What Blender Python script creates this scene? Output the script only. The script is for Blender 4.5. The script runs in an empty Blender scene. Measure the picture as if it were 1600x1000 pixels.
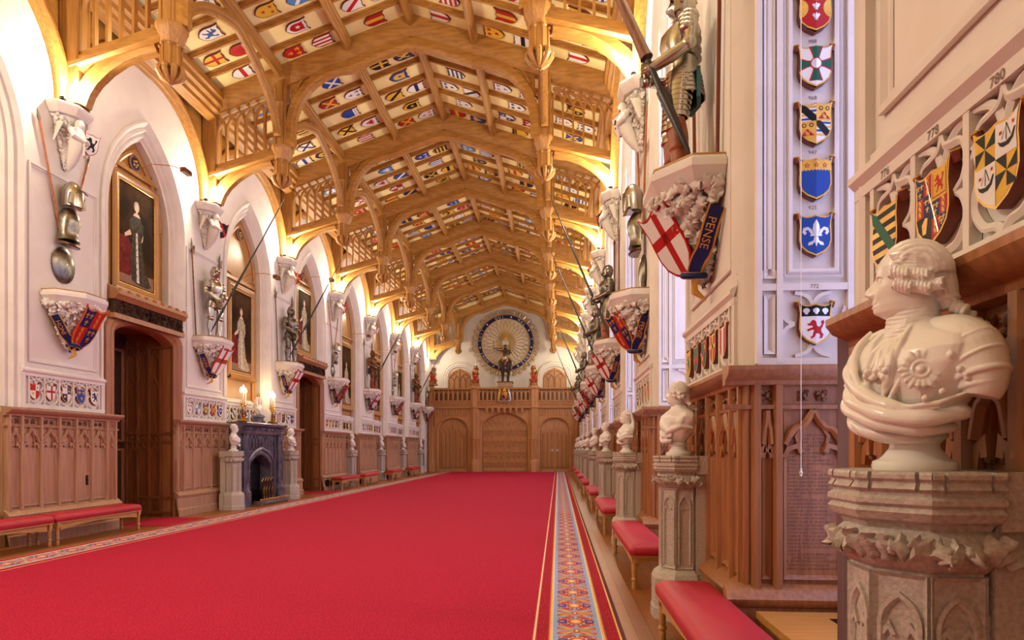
import bpy, math, random
import numpy as np
from mathutils import Vector, Matrix

RND = random.Random(11)
C = bpy.context.scene.collection
PI = math.pi
XC, LW, RW, BAY, YEND, YSCR = -3.635, -8.98, 1.45, 4.63, 45.0, 43.4
HALF = 5.165
def T(k): return 11.05 + BAY * k                 # truss line
def RT(k): return T(k) - .2                       # piers of the right wall
def BC(k): return T(k) + BAY / 2                 # bay centre

# ------------------------------------------------------------------ materials
def srgb(h):
    if isinstance(h, str):
        h = h.lstrip('#'); h = [int(h[i:i + 2], 16) / 255 for i in (0, 2, 4)]
    return tuple((c / 12.92 if c <= .04045 else ((c + .055) / 1.055) ** 2.4) for c in h) + (1,)
MATS = {}
def mat(name, c1, c2=None, rough=.6, metal=0, ns=8, stretch=(1, 1, 1), bump=0, bs=40, detail=4, coat=0, emit=0, lo=.35, hi=.65, spec=None):
    m = bpy.data.materials.new(name); m.use_nodes = True
    nt = m.node_tree; N = nt.nodes; L = nt.links
    b = N['Principled BSDF']
    b.inputs['Roughness'].default_value = rough; b.inputs['Metallic'].default_value = metal
    if spec is not None: b.inputs['Specular IOR Level'].default_value = spec
    if coat: b.inputs['Coat Weight'].default_value = coat; b.inputs['Coat Roughness'].default_value = .15
    b.inputs['Base Color'].default_value = srgb(c1)
    if emit:
        b.inputs['Emission Color'].default_value = srgb(c1); b.inputs['Emission Strength'].default_value = emit
    if c2 or bump:
        tc = N.new('ShaderNodeTexCoord'); mp = N.new('ShaderNodeMapping')
        mp.inputs['Scale'].default_value = stretch
        L.new(tc.outputs['Object'], mp.inputs['Vector'])
    if c2:
        n = N.new('ShaderNodeTexNoise'); n.inputs['Scale'].default_value = ns; n.inputs['Detail'].default_value = detail
        r = N.new('ShaderNodeValToRGB')
        r.color_ramp.elements[0].position = lo; r.color_ramp.elements[1].position = hi
        r.color_ramp.elements[0].color = srgb(c1); r.color_ramp.elements[1].color = srgb(c2)
        L.new(mp.outputs[0], n.inputs['Vector']); L.new(n.outputs['Fac'], r.inputs['Fac'])
        L.new(r.outputs['Color'], b.inputs['Base Color'])
    if bump:
        n2 = N.new('ShaderNodeTexNoise'); n2.inputs['Scale'].default_value = bs; n2.inputs['Detail'].default_value = 3
        bp = N.new('ShaderNodeBump'); bp.inputs['Strength'].default_value = bump; bp.inputs['Distance'].default_value = .02
        L.new(mp.outputs[0], n2.inputs['Vector']); L.new(n2.outputs['Fac'], bp.inputs['Height']); L.new(bp.outputs[0], b.inputs['Normal'])
    MATS[name] = m
    return m
mat('plaster', '#ebe2d8', '#e5dbcf', .8, ns=2, bump=.08, bs=9)
mat('stone_trim', '#eae1d8', '#e2d8cd', .7, ns=3, bump=.05, bs=20)
mat('oak_roof', '#c98f45', '#b07534', .5, ns=5, stretch=(1, .5, 1), bump=.06, bs=14)
mat('oak_x', '#bd873f', '#a06e2d', .5, ns=4, stretch=(.6, 4, 4), bump=.05, bs=8)
mat('oak_y', '#bb853d', '#9e6b2b', .5, ns=5, stretch=(5, .35, 5), bump=.05, bs=8)
mat('oak_z', '#b88343', '#a37035', .45, ns=5, stretch=(6, 6, .35), bump=.05, bs=8)
mat('oak_pale', '#bd9270', '#a98061', .45, ns=5, stretch=(6, 6, .35), bump=.05, bs=8)
mat('oak_carved', '#7a5133', '#946640', .5, ns=20, bump=.2, bs=40)
mat('oak_red', '#ab7245', '#935e35', .4, ns=5, stretch=(6, 6, .35), bump=.05, bs=8)
mat('oak_screen', '#c68c58', '#b17846', .5, ns=5, stretch=(6, 6, .35), bump=.05, bs=8)
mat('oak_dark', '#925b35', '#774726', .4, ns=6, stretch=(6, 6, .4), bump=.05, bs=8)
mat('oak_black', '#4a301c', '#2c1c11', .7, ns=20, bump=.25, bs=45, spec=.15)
mat('oak_bench', '#c9965c', '#b98449', .4, ns=8, stretch=(5, 1, 3))
mat('panel_cream', '#f8e7a8', '#f2dc96', .8, ns=1.5)
mat('marble', '#f8f3ea', '#f0e8dc', .28, ns=5, detail=8, coat=.15, bump=.02, bs=60)
mat('marble_white', '#f4efea', '#eae3db', .4, ns=6, coat=.1)
mat('stone_pedestal', '#cfc3b8', '#ada093', .6, ns=60, bump=.25, bs=120, lo=.3, hi=.7)
mat('stone_grey', '#514c58', '#837e8b', .35, ns=7, detail=9, stretch=(1, 1, .5), coat=.2, lo=.42, hi=.75)
mat('steel', '#b9b3a6', None, .24, 1)
mat('steel_dark', '#8d867a', '#6e675c', .3, 1, ns=14)
mat('brass', '#d7a44a', None, .25, 1)
mat('bronze', '#8a5a3c', '#5d3a26', .35, .8, ns=14)
mat('gilt_red', '#b87434', '#8d4a26', .35, .55, ns=9)
mat('gold', '#e6b94e', '#cf9c38', .35, .35, ns=10)
mat('leather_red', '#b4182f', '#a9152b', .55, ns=3, bump=.02, bs=180)
mat('leather_tan', '#a35a33', '#7d3f22', .5, ns=9, bump=.15, bs=22)
mat('black_iron', '#1c1a1e', None, .4, .6)
mat('black', '#141214', None, .5, spec=.22)
mat('white', '#eae6e2', None, .5, spec=.22)
mat('red', '#b3201f', None, .5, spec=.22)
mat('blue', '#1f479c', None, .5, spec=.22)
mat('sky', '#4f88c4', None, .5, spec=.22)
mat('navy', '#1c2459', None, .5, spec=.22)
mat('green', '#1c5a45', None, .5, spec=.22)
mat('silver', '#d5d5da', None, .28, .75)
mat('yellow', '#dfb23c', None, .5, spec=.22)
mat('brown', '#5b3420', None, .5, spec=.22)
mat('rim_brown', '#6e2a16', None, .35)
mat('wood_pole', '#b5682f', '#9c5525', .45, ns=10, stretch=(6, 6, .5))
mat('pole_black', '#2a211d', None, .4)
mat('skin_paint', '#e0b893', None, .6)
mat('canvas_dark', '#2c1f14', '#5a3c20', .8, ns=1.6, detail=3, lo=.4, hi=.75, spec=.05)
mat('gown', '#c9bb9c', '#8d7d5f', .5, ns=16, spec=.08)
mat('gown_dark', '#4c4436', '#2c261e', .5, ns=12, spec=.08)
mat('velvet_red', '#7a2020', '#55140f', .6, ns=6, spec=.08)
mat('ermine', '#e6dfd0', '#b8a88c', .6, ns=18, spec=.08)
mat('candle', '#f3ead6', None, .5)
mat('bulb', '#ffe2a6', None, .5, emit=45)
mat('lamp_glow', '#ffd9a0', None, .5, emit=60)
mat('wood_box', '#cf9854', '#bd833f', .35, ns=6, stretch=(.5, 6, 4))
mat('teal', '#155a5c', None, .6)
mat('ink', '#6b4a38', None, .6)
mat('cord_white', '#eeeae4', None, .5)
mat('stain_wood', '#8c5a34', '#74472a', .5, ns=8, stretch=(5, 5, .5))

def node_mat(name, rough):
    m = bpy.data.materials.new(name); m.use_nodes = True
    MATS[name] = m
    m.node_tree.nodes['Principled BSDF'].inputs['Roughness'].default_value = rough
    return m, m.node_tree.nodes, m.node_tree.links, m.node_tree.nodes['Principled BSDF']
def carpet_mat(name, a, b, c, sc):
    m, N, L, P = node_mat(name, .95)
    tc = N.new('ShaderNodeTexCoord')
    v = N.new('ShaderNodeTexVoronoi'); v.inputs['Scale'].default_value = sc
    n = N.new('ShaderNodeTexNoise'); n.inputs['Scale'].default_value = .45; n.inputs['Detail'].default_value = 3
    r = N.new('ShaderNodeValToRGB'); e = r.color_ramp.elements
    e[0].position = .12; e[0].color = srgb(a); e[1].position = .55; e[1].color = srgb(b)
    mx = N.new('ShaderNodeMix'); mx.data_type = 'RGBA'
    n3 = N.new('ShaderNodeTexNoise'); n3.inputs['Scale'].default_value = sc * 1.7
    r3 = N.new('ShaderNodeValToRGB'); r3.color_ramp.elements[0].position = .56; r3.color_ramp.elements[1].position = .7
    L.new(tc.outputs['Object'], v.inputs['Vector']); L.new(v.outputs['Distance'], r.inputs['Fac'])
    L.new(tc.outputs['Object'], n3.inputs['Vector']); L.new(n3.outputs['Fac'], r3.inputs['Fac'])
    L.new(r3.outputs['Color'], mx.inputs['Factor']); L.new(r.outputs['Color'], mx.inputs['A']); mx.inputs['B'].default_value = srgb(c)
    L.new(mx.outputs['Result'], P.inputs['Base Color'])
    P.inputs['Specular IOR Level'].default_value = .15
carpet_mat('carpet_red', '#8e0823', '#ab1233', '#cf4560', 46)
carpet_mat('carpet_band', '#900f24', '#a01329', '#c94c52', 38)
mat('carpet_gold', '#dba648', '#e9c078', .9, ns=60)
mat('carpet_cream', '#e8cfae', None, .9)
mat('carpet_orange', '#cf5a2c', '#b8381f', .9, ns=90)
mat('carpet_tan', '#d98a4a', '#c4632f', .9, ns=80)
mat('carpet_blue', '#8fa3c6', '#9aaccc', .95, ns=30)
mat('carpet_violet', '#4a3fa0', None, .9)
mat('carpet_dark', '#5a0f1a', None, .9)

def floor_mat():
    m, N, L, P = node_mat('floor_oak', .42)
    tc = N.new('ShaderNodeTexCoord'); mp = N.new('ShaderNodeMapping'); mp.inputs['Rotation'].default_value = (0, 0, PI / 2)
    br = N.new('ShaderNodeTexBrick'); br.inputs['Scale'].default_value = 1
    br.inputs['Brick Width'].default_value = 1.9; br.inputs['Row Height'].default_value = .135; br.inputs['Mortar Size'].default_value = .003
    br.inputs['Color1'].default_value = srgb('#ad6b2c'); br.inputs['Color2'].default_value = srgb('#995a22'); br.inputs['Mortar'].default_value = srgb('#5a3417')
    n = N.new('ShaderNodeTexNoise'); n.inputs['Scale'].default_value = 5
    mp2 = N.new('ShaderNodeMapping'); mp2.inputs['Scale'].default_value = (8, .5, 1)
    mx = N.new('ShaderNodeMix'); mx.data_type = 'RGBA'; mx.blend_type = 'MULTIPLY'; mx.inputs['Factor'].default_value = .35
    L.new(tc.outputs['Object'], mp.inputs[0]); L.new(mp.outputs[0], br.inputs['Vector'])
    L.new(tc.outputs['Object'], mp2.inputs[0]); L.new(mp2.outputs[0], n.inputs['Vector'])
    L.new(br.outputs['Color'], mx.inputs['A']); L.new(n.outputs['Color'], mx.inputs['B'])
    L.new(mx.outputs['Result'], P.inputs['Base Color'])
floor_mat()
def window_mat():
    m, N, L, P = node_mat('daylight_pane', .3)
    P.inputs['Base Color'].default_value = (.8, .9, 1, 1)
    P.inputs['Emission Color'].default_value = (.44, .5, 1, 1); P.inputs['Emission Strength'].default_value = WINDOW_EMIT
WINDOW_EMIT = 4.0
window_mat()

# ------------------------------------------------------------------ mesh builder
class MB:
    def __init__(s): s.v = []; s.f = []; s.m = []; s.mats = []; s.M = None
    def mi(s, name):
        if name not in s.mats: s.mats.append(name)
        return s.mats.index(name)
    def add(s, vs, fs, m):
        b = len(s.v)
        if s.M is not None: vs = [tuple(s.M @ Vector(p)) for p in vs]
        s.v.extend([tuple(p) for p in vs]); k = s.mi(m)
        for f in fs: s.f.append([b + i for i in f]); s.m.append(k)
    def box(s, a, b, m):
        x0, y0, z0 = a; x1, y1, z1 = b
        s.add([(x0, y0, z0), (x1, y0, z0), (x1, y1, z0), (x0, y1, z0), (x0, y0, z1), (x1, y0, z1), (x1, y1, z1), (x0, y1, z1)],
              [(0, 3, 2, 1), (4, 5, 6, 7), (0, 1, 5, 4), (1, 2, 6, 5), (2, 3, 7, 6), (3, 0, 4, 7)], m)
    def loft(s, rings, m, cap=True, closed=False):
        n = len(rings[0]); vs = [p for r in rings for p in r]; fs = []
        R_ = len(rings)
        for i in range(R_ if closed else R_ - 1):
            a = i * n; b = ((i + 1) % R_) * n
            for j in range(n): fs.append((a + j, a + (j + 1) % n, b + (j + 1) % n, b + j))
        if cap and not closed: fs.append(tuple(range(n))[::-1]); fs.append(tuple(range((R_ - 1) * n, R_ * n)))
        s.add(vs, fs, m)
    def prism(s, poly, fn, d0, d1, m):
        s.loft([[fn(u, v, d0) for u, v in poly], [fn(u, v, d1) for u, v in poly]], m)
    def tube(s, pts, rad, m, n=8, cap=True, flat=1.0, closed=False):
        pts = [Vector(p) for p in pts]; k = len(pts)
        if not hasattr(rad, '__len__'): rad = [rad] * k
        rings = []; prev = None
        for i, p in enumerate(pts):
            if closed: t = (pts[(i + 1) % k] - pts[i - 1])
            else: t = pts[min(i + 1, k - 1)] - pts[max(i - 1, 0)]
            t = t.normalized() if t.length > 1e-9 else Vector((0, 0, 1))
            if prev is None:
                up = Vector((0, 0, 1)) if abs(t.z) < .9 else Vector((0, 1, 0))
                a = t.cross(up).normalized()
            else:
                a = prev - t * prev.dot(t)
                a = a.normalized() if a.length > 1e-6 else t.orthogonal().normalized()
            prev = a; c = t.cross(a)
            rings.append([p + a * math.cos(2 * PI * j / n) * rad[i] + c * math.sin(2 * PI * j / n) * rad[i] * flat for j in range(n)])
        s.loft(rings, m, cap, closed)
    def lathe(s, prof, m, n=16, c=(0, 0, 0), ph=0, sx=1, sy=1, cap=True, M=None):
        rings = []
        for r, z in prof:
            ring = []
            for j in range(n):
                a = ph + 2 * PI * j / n
                p = Vector((math.cos(a) * r * sx, math.sin(a) * r * sy, z))
                if M is not None: p = M @ p
                ring.append(p + Vector(c))
            rings.append(ring)
        s.loft(rings, m, cap)
    def ball(s, c, r, m, n=10, k=7, M=None):
        if not hasattr(r, '__len__'): r = (r, r, r)
        prof = [(max(math.sin(PI * i / k), .02), -math.cos(PI * i / k)) for i in range(k + 1)]
        Mx = Matrix.Diagonal((r[0], r[1], r[2])).to_4x4()
        if M is not None: Mx = M.to_4x4() @ Mx
        s.lathe(prof, m, n, c, M=Mx)
    def sweep(s, path, prof, fn, m, closed=False, pclosed=False, cap=False):
        """path [(u,v)] in a plane, profile [(n,d)]: n along the left-hand normal, d depth; fn(u,v,d)->xyz"""
        k = len(path); rings = []
        for i in range(k):
            if closed: p0, p1, p2 = path[i - 1], path[i], path[(i + 1) % k]
            else: p0, p1, p2 = path[max(i - 1, 0)], path[i], path[min(i + 1, k - 1)]
            d1 = (p1[0] - p0[0], p1[1] - p0[1]); d2 = (p2[0] - p1[0], p2[1] - p1[1])
            l1 = math.hypot(*d1); l2 = math.hypot(*d2)
            if l1 < 1e-9: d1, l1 = d2, l2
            if l2 < 1e-9: d2, l2 = d1, l1
            n1 = (-d1[1] / l1, d1[0] / l1); n2 = (-d2[1] / l2, d2[0] / l2)
            nx, ny = n1[0] + n2[0], n1[1] + n2[1]; q = nx * n1[0] + ny * n1[1]
            q = max(q, .35); nx /= q; ny /= q
            rings.append([fn(p1[0] + nx * a, p1[1] + ny * a, d) for a, d in prof])
        n = len(prof); vs = [p for r in rings for p in r]; fs = []
        for i in range(k if closed else k - 1):
            a = i * n; b = ((i + 1) % k) * n
            for j in range(n if pclosed else n - 1): fs.append((a + j, a + (j + 1) % n, b + (j + 1) % n, b + j))
        if cap and pclosed and not closed: fs.append(tuple(range(n))[::-1]); fs.append(tuple(range((k - 1) * n, k * n)))
        s.add(vs, fs, m)
    def mesh(s, name, smooth=35):
        me = bpy.data.meshes.new(name); me.from_pydata(s.v, [], s.f)
        for q in s.mats: me.materials.append(MATS[q])
        me.polygons.foreach_set('material_index', s.m)
        if smooth:
            me.polygons.foreach_set('use_smooth', [True] * len(s.f))
            me.set_sharp_from_angle(angle=math.radians(smooth))
        me.update()
        return me
    def build(s, name, parent=None, loc=None, rz=None, smooth=35):
        o = bpy.data.objects.new(name, s.mesh(name, smooth)); C.objects.link(o)
        if parent is not None: o.parent = parent
        if loc is not None: o.location = loc
        if rz is not None: o.rotation_euler = (0, 0, rz)
        return o

def tag(o, label, cat, group=None):
    o['label'] = label; o['category'] = cat
    if group: o['group'] = group
    return o
def thing(name, label, cat, loc=(0, 0, 0), rz=0, group=None):
    o = bpy.data.objects.new(name, None); C.objects.link(o); o.location = loc; o.rotation_euler = (0, 0, rz)
    o.empty_display_size = .1
    return tag(o, label, cat, group)
def struct(o): o['kind'] = 'structure'; return o
def dup(o, parent=None):
    c = o.copy(); C.objects.link(c)
    if parent is not None: c.parent = parent
    for ch in list(o.children): dup(ch, c)
    return c
def copy_thing(root, loc, rz, label, group=None):
    r = dup(root); r.location = loc; r.rotation_euler = (0, 0, rz); r['label'] = label
    if group: r['group'] = group
    return r

# plane maps
def on_left(x):   return lambda u, v, d: (x + d, u, v)      # wall on the left, d out into the hall; u = y, v = z
def on_right(x):  return lambda u, v, d: (x - d, u, v)
def on_back(y):   return lambda u, v, d: (u, y - d, v)      # facing the camera
def arc(cx, cy, r, a0, a1, n): return [(cx + r * math.cos(a0 + (a1 - a0) * i / n), cy + r * math.sin(a0 + (a1 - a0) * i / n)) for i in range(n + 1)]
def gothic(w, zs, za, n=10, c=0):
    """two-centred (or tudor) arch head, left spring -> apex -> right spring, as (u, z)"""
    h = za - zs; pts = []
    if h >= w * .8:
        r = (w * w + h * h) / (2 * w); a = math.atan2(h, r - w) if r > w else PI - math.atan2(h, w - r)
        cx = w - r
        right = [(cx + r * math.cos(a * i / n), zs + r * math.sin(a * i / n)) for i in range(n + 1)]
    else:
        right = [(w * (1 - (i / n) ** 1.7), zs + h * (.62 * math.sqrt(max(0, 1 - (1 - i / n) ** 2.6)) + .38 * (i / n) ** 1.7 if False else (.72 * math.sqrt(max(0, 1 - (1 - (i / n) ** 1.7) ** 2)) + .28 * (i / n) ** 1.7))) for i in range(n + 1)]
    left = [(-u, z) for u, z in right]
    return [(c + u, z) for u, z in left] + [(c + u, z) for u, z in right[::-1][1:]]
def cr(P, n=4):
    out = []
    for k in range(len(P) - 1):
        a, p, q, c = P[max(k - 1, 0)], P[k], P[k + 1], P[min(k + 2, len(P) - 1)]
        for i in range(n):
            f = i / n
            out.append(tuple(.5 * (2 * y + (z - x) * f + (2 * x - 5 * y + 4 * z - w) * f * f + (3 * y - x - 3 * z + w) * f ** 3) for x, y, z, w in zip(a, p, q, c)))
    return out + [tuple(P[-1])]
def text_into(mb, s, size, fn, m, depth=.0008, align='CENTER', squash=1.0):
    cu = bpy.data.curves.new('t', 'FONT'); cu.body = s; cu.size = size; cu.align_x = align; cu.resolution_u = 2
    o = bpy.data.objects.new('t', cu)
    me = o.to_mesh()
    mb.add([fn(v.co.x * squash, v.co.y, depth) for v in me.vertices], [tuple(p.vertices) for p in me.polygons], m)
    o.to_mesh_clear(); bpy.data.objects.remove(o); bpy.data.curves.remove(cu)
LAMP_W, WORLD_S, EXPO, BEAM_W = 330, 0.3, -0.5, 60
# ------------------------------------------------------------------ room shell
TRIM = [0]
def trim(mb, smooth=35):
    TRIM[0] += 1
    return struct(mb.build('trim_%d' % TRIM[0], smooth=smooth))

mb = MB(); mb.box((-11, -8, -.12), (4, YEND + .3, 0), 'floor_oak'); struct(mb.build('floor', smooth=0))

WTOP = 10.9
L_OPEN = [(BC(k), 1.02) for k in range(-2, 7)]
R_PIERS = [2.15] + [RT(k) for k in range(-1, 7)]
PH = 1.295
R_OPEN = []
_ends = [R_PIERS[0] - BAY] + R_PIERS + [RT(7)]
for i in range(len(_ends) - 1):
    a, b = _ends[i] + PH, _ends[i + 1] - PH
    R_OPEN.append(((a + b) / 2, (b - a) / 2))
JAMB = [(.1, 0), (.1, .045), (.06, .055), (.02, .03), (-.01, 0), (-.04, -.03), (-.075, -.02), (-.1, .005), (-.13, -.03), (-.15, -.07), (-.19, -.075), (-.215, -.05), (-.24, -.085), (-.26, -.12), (-.3, -.13)]
def opening_path(c, w, zs, za, z0=2.2): return [(c - w, z0)] + gothic(w, zs, za, 12, c) + [(c + w, z0)]
def side_wall(name, fn, opens, y0, y1, zs, za, depth):
    mb = MB(); edge = y0
    for c, w in opens:
        W = w + .3; P = gothic(W, zs, za + .35, 12, c)
        mb.add([fn(edge, 0, 0), fn(c - W, 0, 0), fn(c - W, WTOP, 0), fn(edge, WTOP, 0)], [(0, 1, 2, 3)], 'plaster')
        mb.add([fn(c - W, zs, 0), fn(c - W, WTOP, 0)] + [], [], 'plaster')
        for p, q in zip(P, P[1:]):
            mb.add([fn(p[0], p[1], 0), fn(q[0], q[1], 0), fn(q[0], WTOP, 0), fn(p[0], WTOP, 0)], [(0, 1, 2, 3)], 'plaster')
        mb.sweep(opening_path(c, W, zs, za + .35), JAMB + [(-.3, -depth)], fn, 'stone_trim')
        for q in (c - w, c + w): mb.add([fn(q, 0, 0), fn(q, 2.2, 0), fn(q, 2.2, -depth), fn(q, 0, -depth)], [(0, 1, 2, 3)], 'oak_pale')
        for q, r in ((c - W, c - w), (c + w, c + W)): mb.add([fn(q, 2.19, .01), fn(r, 2.19, .01), fn(r, 2.19, -depth), fn(q, 2.19, -depth)], [(0, 1, 2, 3)], 'stone_trim')
        edge = c + W
    mb.add([fn(edge, 0, 0), fn(y1, 0, 0), fn(y1, WTOP, 0), fn(edge, WTOP, 0)], [(0, 1, 2, 3)], 'plaster')
    # outer leaf gives the wall its thickness
    mb.add([fn(y0, 0, -1.5), fn(y1, 0, -1.5), fn(y1, WTOP, -1.5), fn(y0, WTOP, -1.5)], [(0, 1, 2, 3)], 'plaster')
    return struct(mb.build(name, smooth=25))
FL, FR = on_left(LW), on_right(RW)
side_wall('wall_left', FL, L_OPEN, -8, YEND, 6.5, 8.3, .3)
side_wall('wall_right', FR, R_OPEN, -8, YEND, 6.9, 8.7, .95)
mb = MB(); mb.box((LW - .6, YEND, 0), (RW + 1.3, YEND + .2, 12.6), 'plaster'); struct(mb.build('wall_end', smooth=0))
mb = MB(); mb.box((LW - 1.5, -8.2, 0), (RW + 1.5, -8, 12.6), 'plaster'); struct(mb.build('wall_near', smooth=0))
# left recess backs: oak panel above doors, plaster behind the others
for k in range(-1, 7):
    c = BC(k); mb = MB(); fn = on_left(LW - .29)
    z0 = 0 if k not in (0, 2) else 4.3
    mb.prism([(c - 1.03, z0), (c + 1.03, z0)] + gothic(1.03, 6.5, 8.32, 10, c)[::-1], fn, -.02, .0, 'oak_z')
    # raised oak framing round the head and a round boss
    mb.sweep(gothic(.9, 6.6, 8.08, 10, c), [(.05, 0), (.05, .05), (0, .06), (-.05, .03), (-.05, 0)], fn, 'oak_z')
    zt = 7.5 if k in (0, 2) else 6.35
    mb.sweep([(c - .95, zt + .1), (c + .95, zt + .1)], [(.05, 0), (.05, .05), (-.05, .07), (-.05, 0)], fn, 'oak_z')
    for s in (-1, 1):
        mb.sweep([(c + s * .8, 2.3 if k not in (0, 2) else 4.9), (c + s * .8, zt)], [(.06, 0), (.06, .04), (-.06, .04), (-.06, 0)], fn, 'oak_z')
        mb.sweep([(c + s * .88, zt + .3), (c + s * .55, zt + .25), (c + s * .25, zt + .12)], [(.03, 0), (.03, .03), (-.03, .03), (-.03, 0)], fn, 'oak_z')
    trim(mb)

# ------------------------------------------------------------------ wainscot
def leaf(mb, p, n, s, m, rd):
    """a curled, lobed carved leaf growing out of p along n"""
    n = Vector(n).normalized(); a = n.orthogonal().normalized()
    t = Matrix.Rotation(rd.random() * 6.28, 3, n) @ a; b = n.cross(t); p = Vector(p)
    L_, cv, tw = s * rd.uniform(1.7, 2.3), rd.uniform(.5, 1.5), rd.uniform(-.5, .5); rows = []
    for i in range(11):
        q = i / 10; w = s * .6 * math.sin(PI * min(1, q * .88 + .14)) ** .8 * (1 + .4 * math.cos(q * 15.7))
        h = s * (.1 + .55 * math.sin(q * 2.4) + cv * .5 * q ** 3); l = L_ * (q - .36 - .3 * q ** 4); sd = tw * s * q * q * 1.4
        rows.append([p + t * l + b * (w * v + sd) + n * (h + s * (.22 * (1 - abs(v)) - .34 * v * v - .16 * (abs(v) < .1))) for v in (-1, -.5, 0, .5, 1)])
    vs = [v for r in rows for v in r]; k = len(vs)
    vs += [v - n * s * .16 for v in vs]
    fs = [(i * 5 + j, i * 5 + j + 1, i * 5 + j + 6, i * 5 + j + 5) for i in range(10) for j in range(4)]
    fs += [(k + i * 5 + j, k + i * 5 + j + 5, k + i * 5 + j + 6, k + i * 5 + j + 1) for i in range(10) for j in range(4)]
    edge = [i for i in range(5)] + [5 * i + 4 for i in range(1, 11)] + [50 + j for j in range(3, -1, -1)] + [5 * i for i in range(9, 0, -1)]
    fs += [(e, k + e, k + f, f) for e, f in zip(edge, edge[1:] + edge[:1])]
    mb.add(vs, fs, m)
def rosette(mb, fn, u, v, r, m='oak_carved', seed=0, d=.0):
    rr = random.Random(seed + int(u * 97)); o = Vector(fn(u, v, d)); n = Vector(fn(u, v, d + 1)) - o
    for i in range(4):
        a = PI / 4 + i * PI / 2; leaf(mb, Vector(fn(u + math.cos(a) * r * .5, v + math.sin(a) * r * .45, d)), n, r * .5, m, rr)
    mb.ball(fn(u, v, d + .03), r * .28, m, 6, 4)
BAR = [(.026, 0), (.026, .035), (.008, .058), (-.008, .058), (-.026, .035), (-.026, 0)]
BAR2 = [(p, max(q - .0015, 0)) for p, q in BAR]
def ogee(u0, u1, z0, z1, n=6):
    c, h = (u0 + u1) / 2, z1 - z0; w = (u1 - u0) / 2; pts = []
    for i in range(2 * n + 1):
        t = i / (2 * n); s = t * t * (3 - 2 * t)
        pts.append((u0 + w * (t if t < .5 else t) * 1.0 - 0, z0 + h * (.5 * math.sin(min(t, .5) * PI) if t < .5 else .5 + .5 * (1 - math.cos((t - .5) * PI)))))
    return pts, [(2 * c - u, z) for u, z in pts]
def wainscot(fn, u0, u1, seams, mats=('oak_z', 'oak_carved'), ztop=2.27, plinth=.55, skip=None, rails=True, cap0=0, cap1=0):
    m, mc = mats; mb = MB()
    mb.prism([(u0, 0), (u1, 0), (u1, ztop - .12), (u0, ztop - .12)], fn, .004, .03, m)
    hor = lambda z0, z1, prof, mm=m: mb.sweep([(u0 - cap0, 0), (u1 + cap1, 0)], [(v, d) for v, d in prof], lambda u, v, d: fn(u, v, d), mm, pclosed=True, cap=True)
    # profile given as (z, depth) because the path runs along u
    hor(0, 0, [(0, .16), (.16, .16), (.19, .13), (plinth - .12, .125), (plinth - .09, .15), (plinth - .05, .16), (plinth + .0, .11), (plinth + .04, .06), (plinth + .05, .03)])
    hor(0, 0, [(ztop - .14, .03), (ztop - .13, .09), (ztop - .1, .1), (ztop - .07, .17), (ztop - .03, .2), (ztop, .2), (ztop + .02, .0)])
    hor(0, 0, [(ztop - .31, .03), (ztop - .31, .075), (ztop - .28, .085), (ztop - .27, .03)])
    zt = ztop - .31; zp = plinth + .03
    for i, u in enumerate(seams):
        mb.sweep([(u, zp - .06), (u, ztop - .13)], [(.04, .03), (.04, .06), (.02, .095), (-.02, .095), (-.04, .06), (-.04, .03)], fn, m)
    for a, b in zip(seams, seams[1:]):
        w = b - a
        if skip and skip(a, b): continue
        a2, b2 = a + .045, b - .045
        # inner panel moulding
        mb.sweep([(a2, zt - .01), (a2, zp + .05), (b2, zp + .05), (b2, zt - .01)], [(.0, .03), (.0, .06), (.025, .035), (.03, .03)], fn, m)
        A, B = ogee(a2, b2, zt - .26, zt - .01)
        mb.sweep(A, BAR, lambda u, v, d: fn(u, v, d + .03), m); mb.sweep(B, BAR2, lambda u, v, d: fn(u, v, d + .03), m)
        c = (a + b) / 2; hw = (b2 - a2) / 2
        for s in (-1, 1):   # cusps
            mb.sweep([(c + s * hw, zt - .36), (c + s * hw * .85, zt - .29), (c + s * hw * .5, zt - .27), (c + s * hw * .42, zt - .32)], [(.017, 0), (.017, .04), (-.017, .04), (-.017, 0)], lambda u, v, d: fn(u, v, d + .03), m)
            mb.ball(fn(c + s * hw * .42, zt - .325, .05), .018, mc, 6, 4)
            mb.sweep([(c + s * hw * .42, zt - .32), (c + s * hw * .55, zt - .2), (c + s * hw * .3, zt - .12)], [(.012, 0), (.012, .02), (-.012, .02), (-.012, 0)], lambda u, v, d: fn(u, v, d + .03), m)
        k = 2 if w > .2 else 1
        for i in range(k): rosette(mb, fn, c + (i - (k - 1) / 2) * .13, ztop - .21, .062, mc, i, .03)
    return trim(mb)

def pier_seams(c, hw): 
    a = hw - .27
    return [c - hw + .02] + [c - a + 2 * a * i / 5 for i in range(6)] + [c + hw - .02]
LP = [T(k) for k in range(-1, 7)]
for c in LP: wainscot(FL, c - PH, c + PH, pier_seams(c, PH - .02), ('oak_pale', 'oak_carved'), cap0=.05, cap1=.05)
for i, c in enumerate(R_PIERS):
    e = .95 if i == 0 else PH
    wainscot(FR, c - PH, c + e, pier_seams(c, PH - .02)[:-1] + [c + e - .02] if i else pier_seams(c, e - .02), ('oak_red', 'oak_carved'), 2.2)
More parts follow.
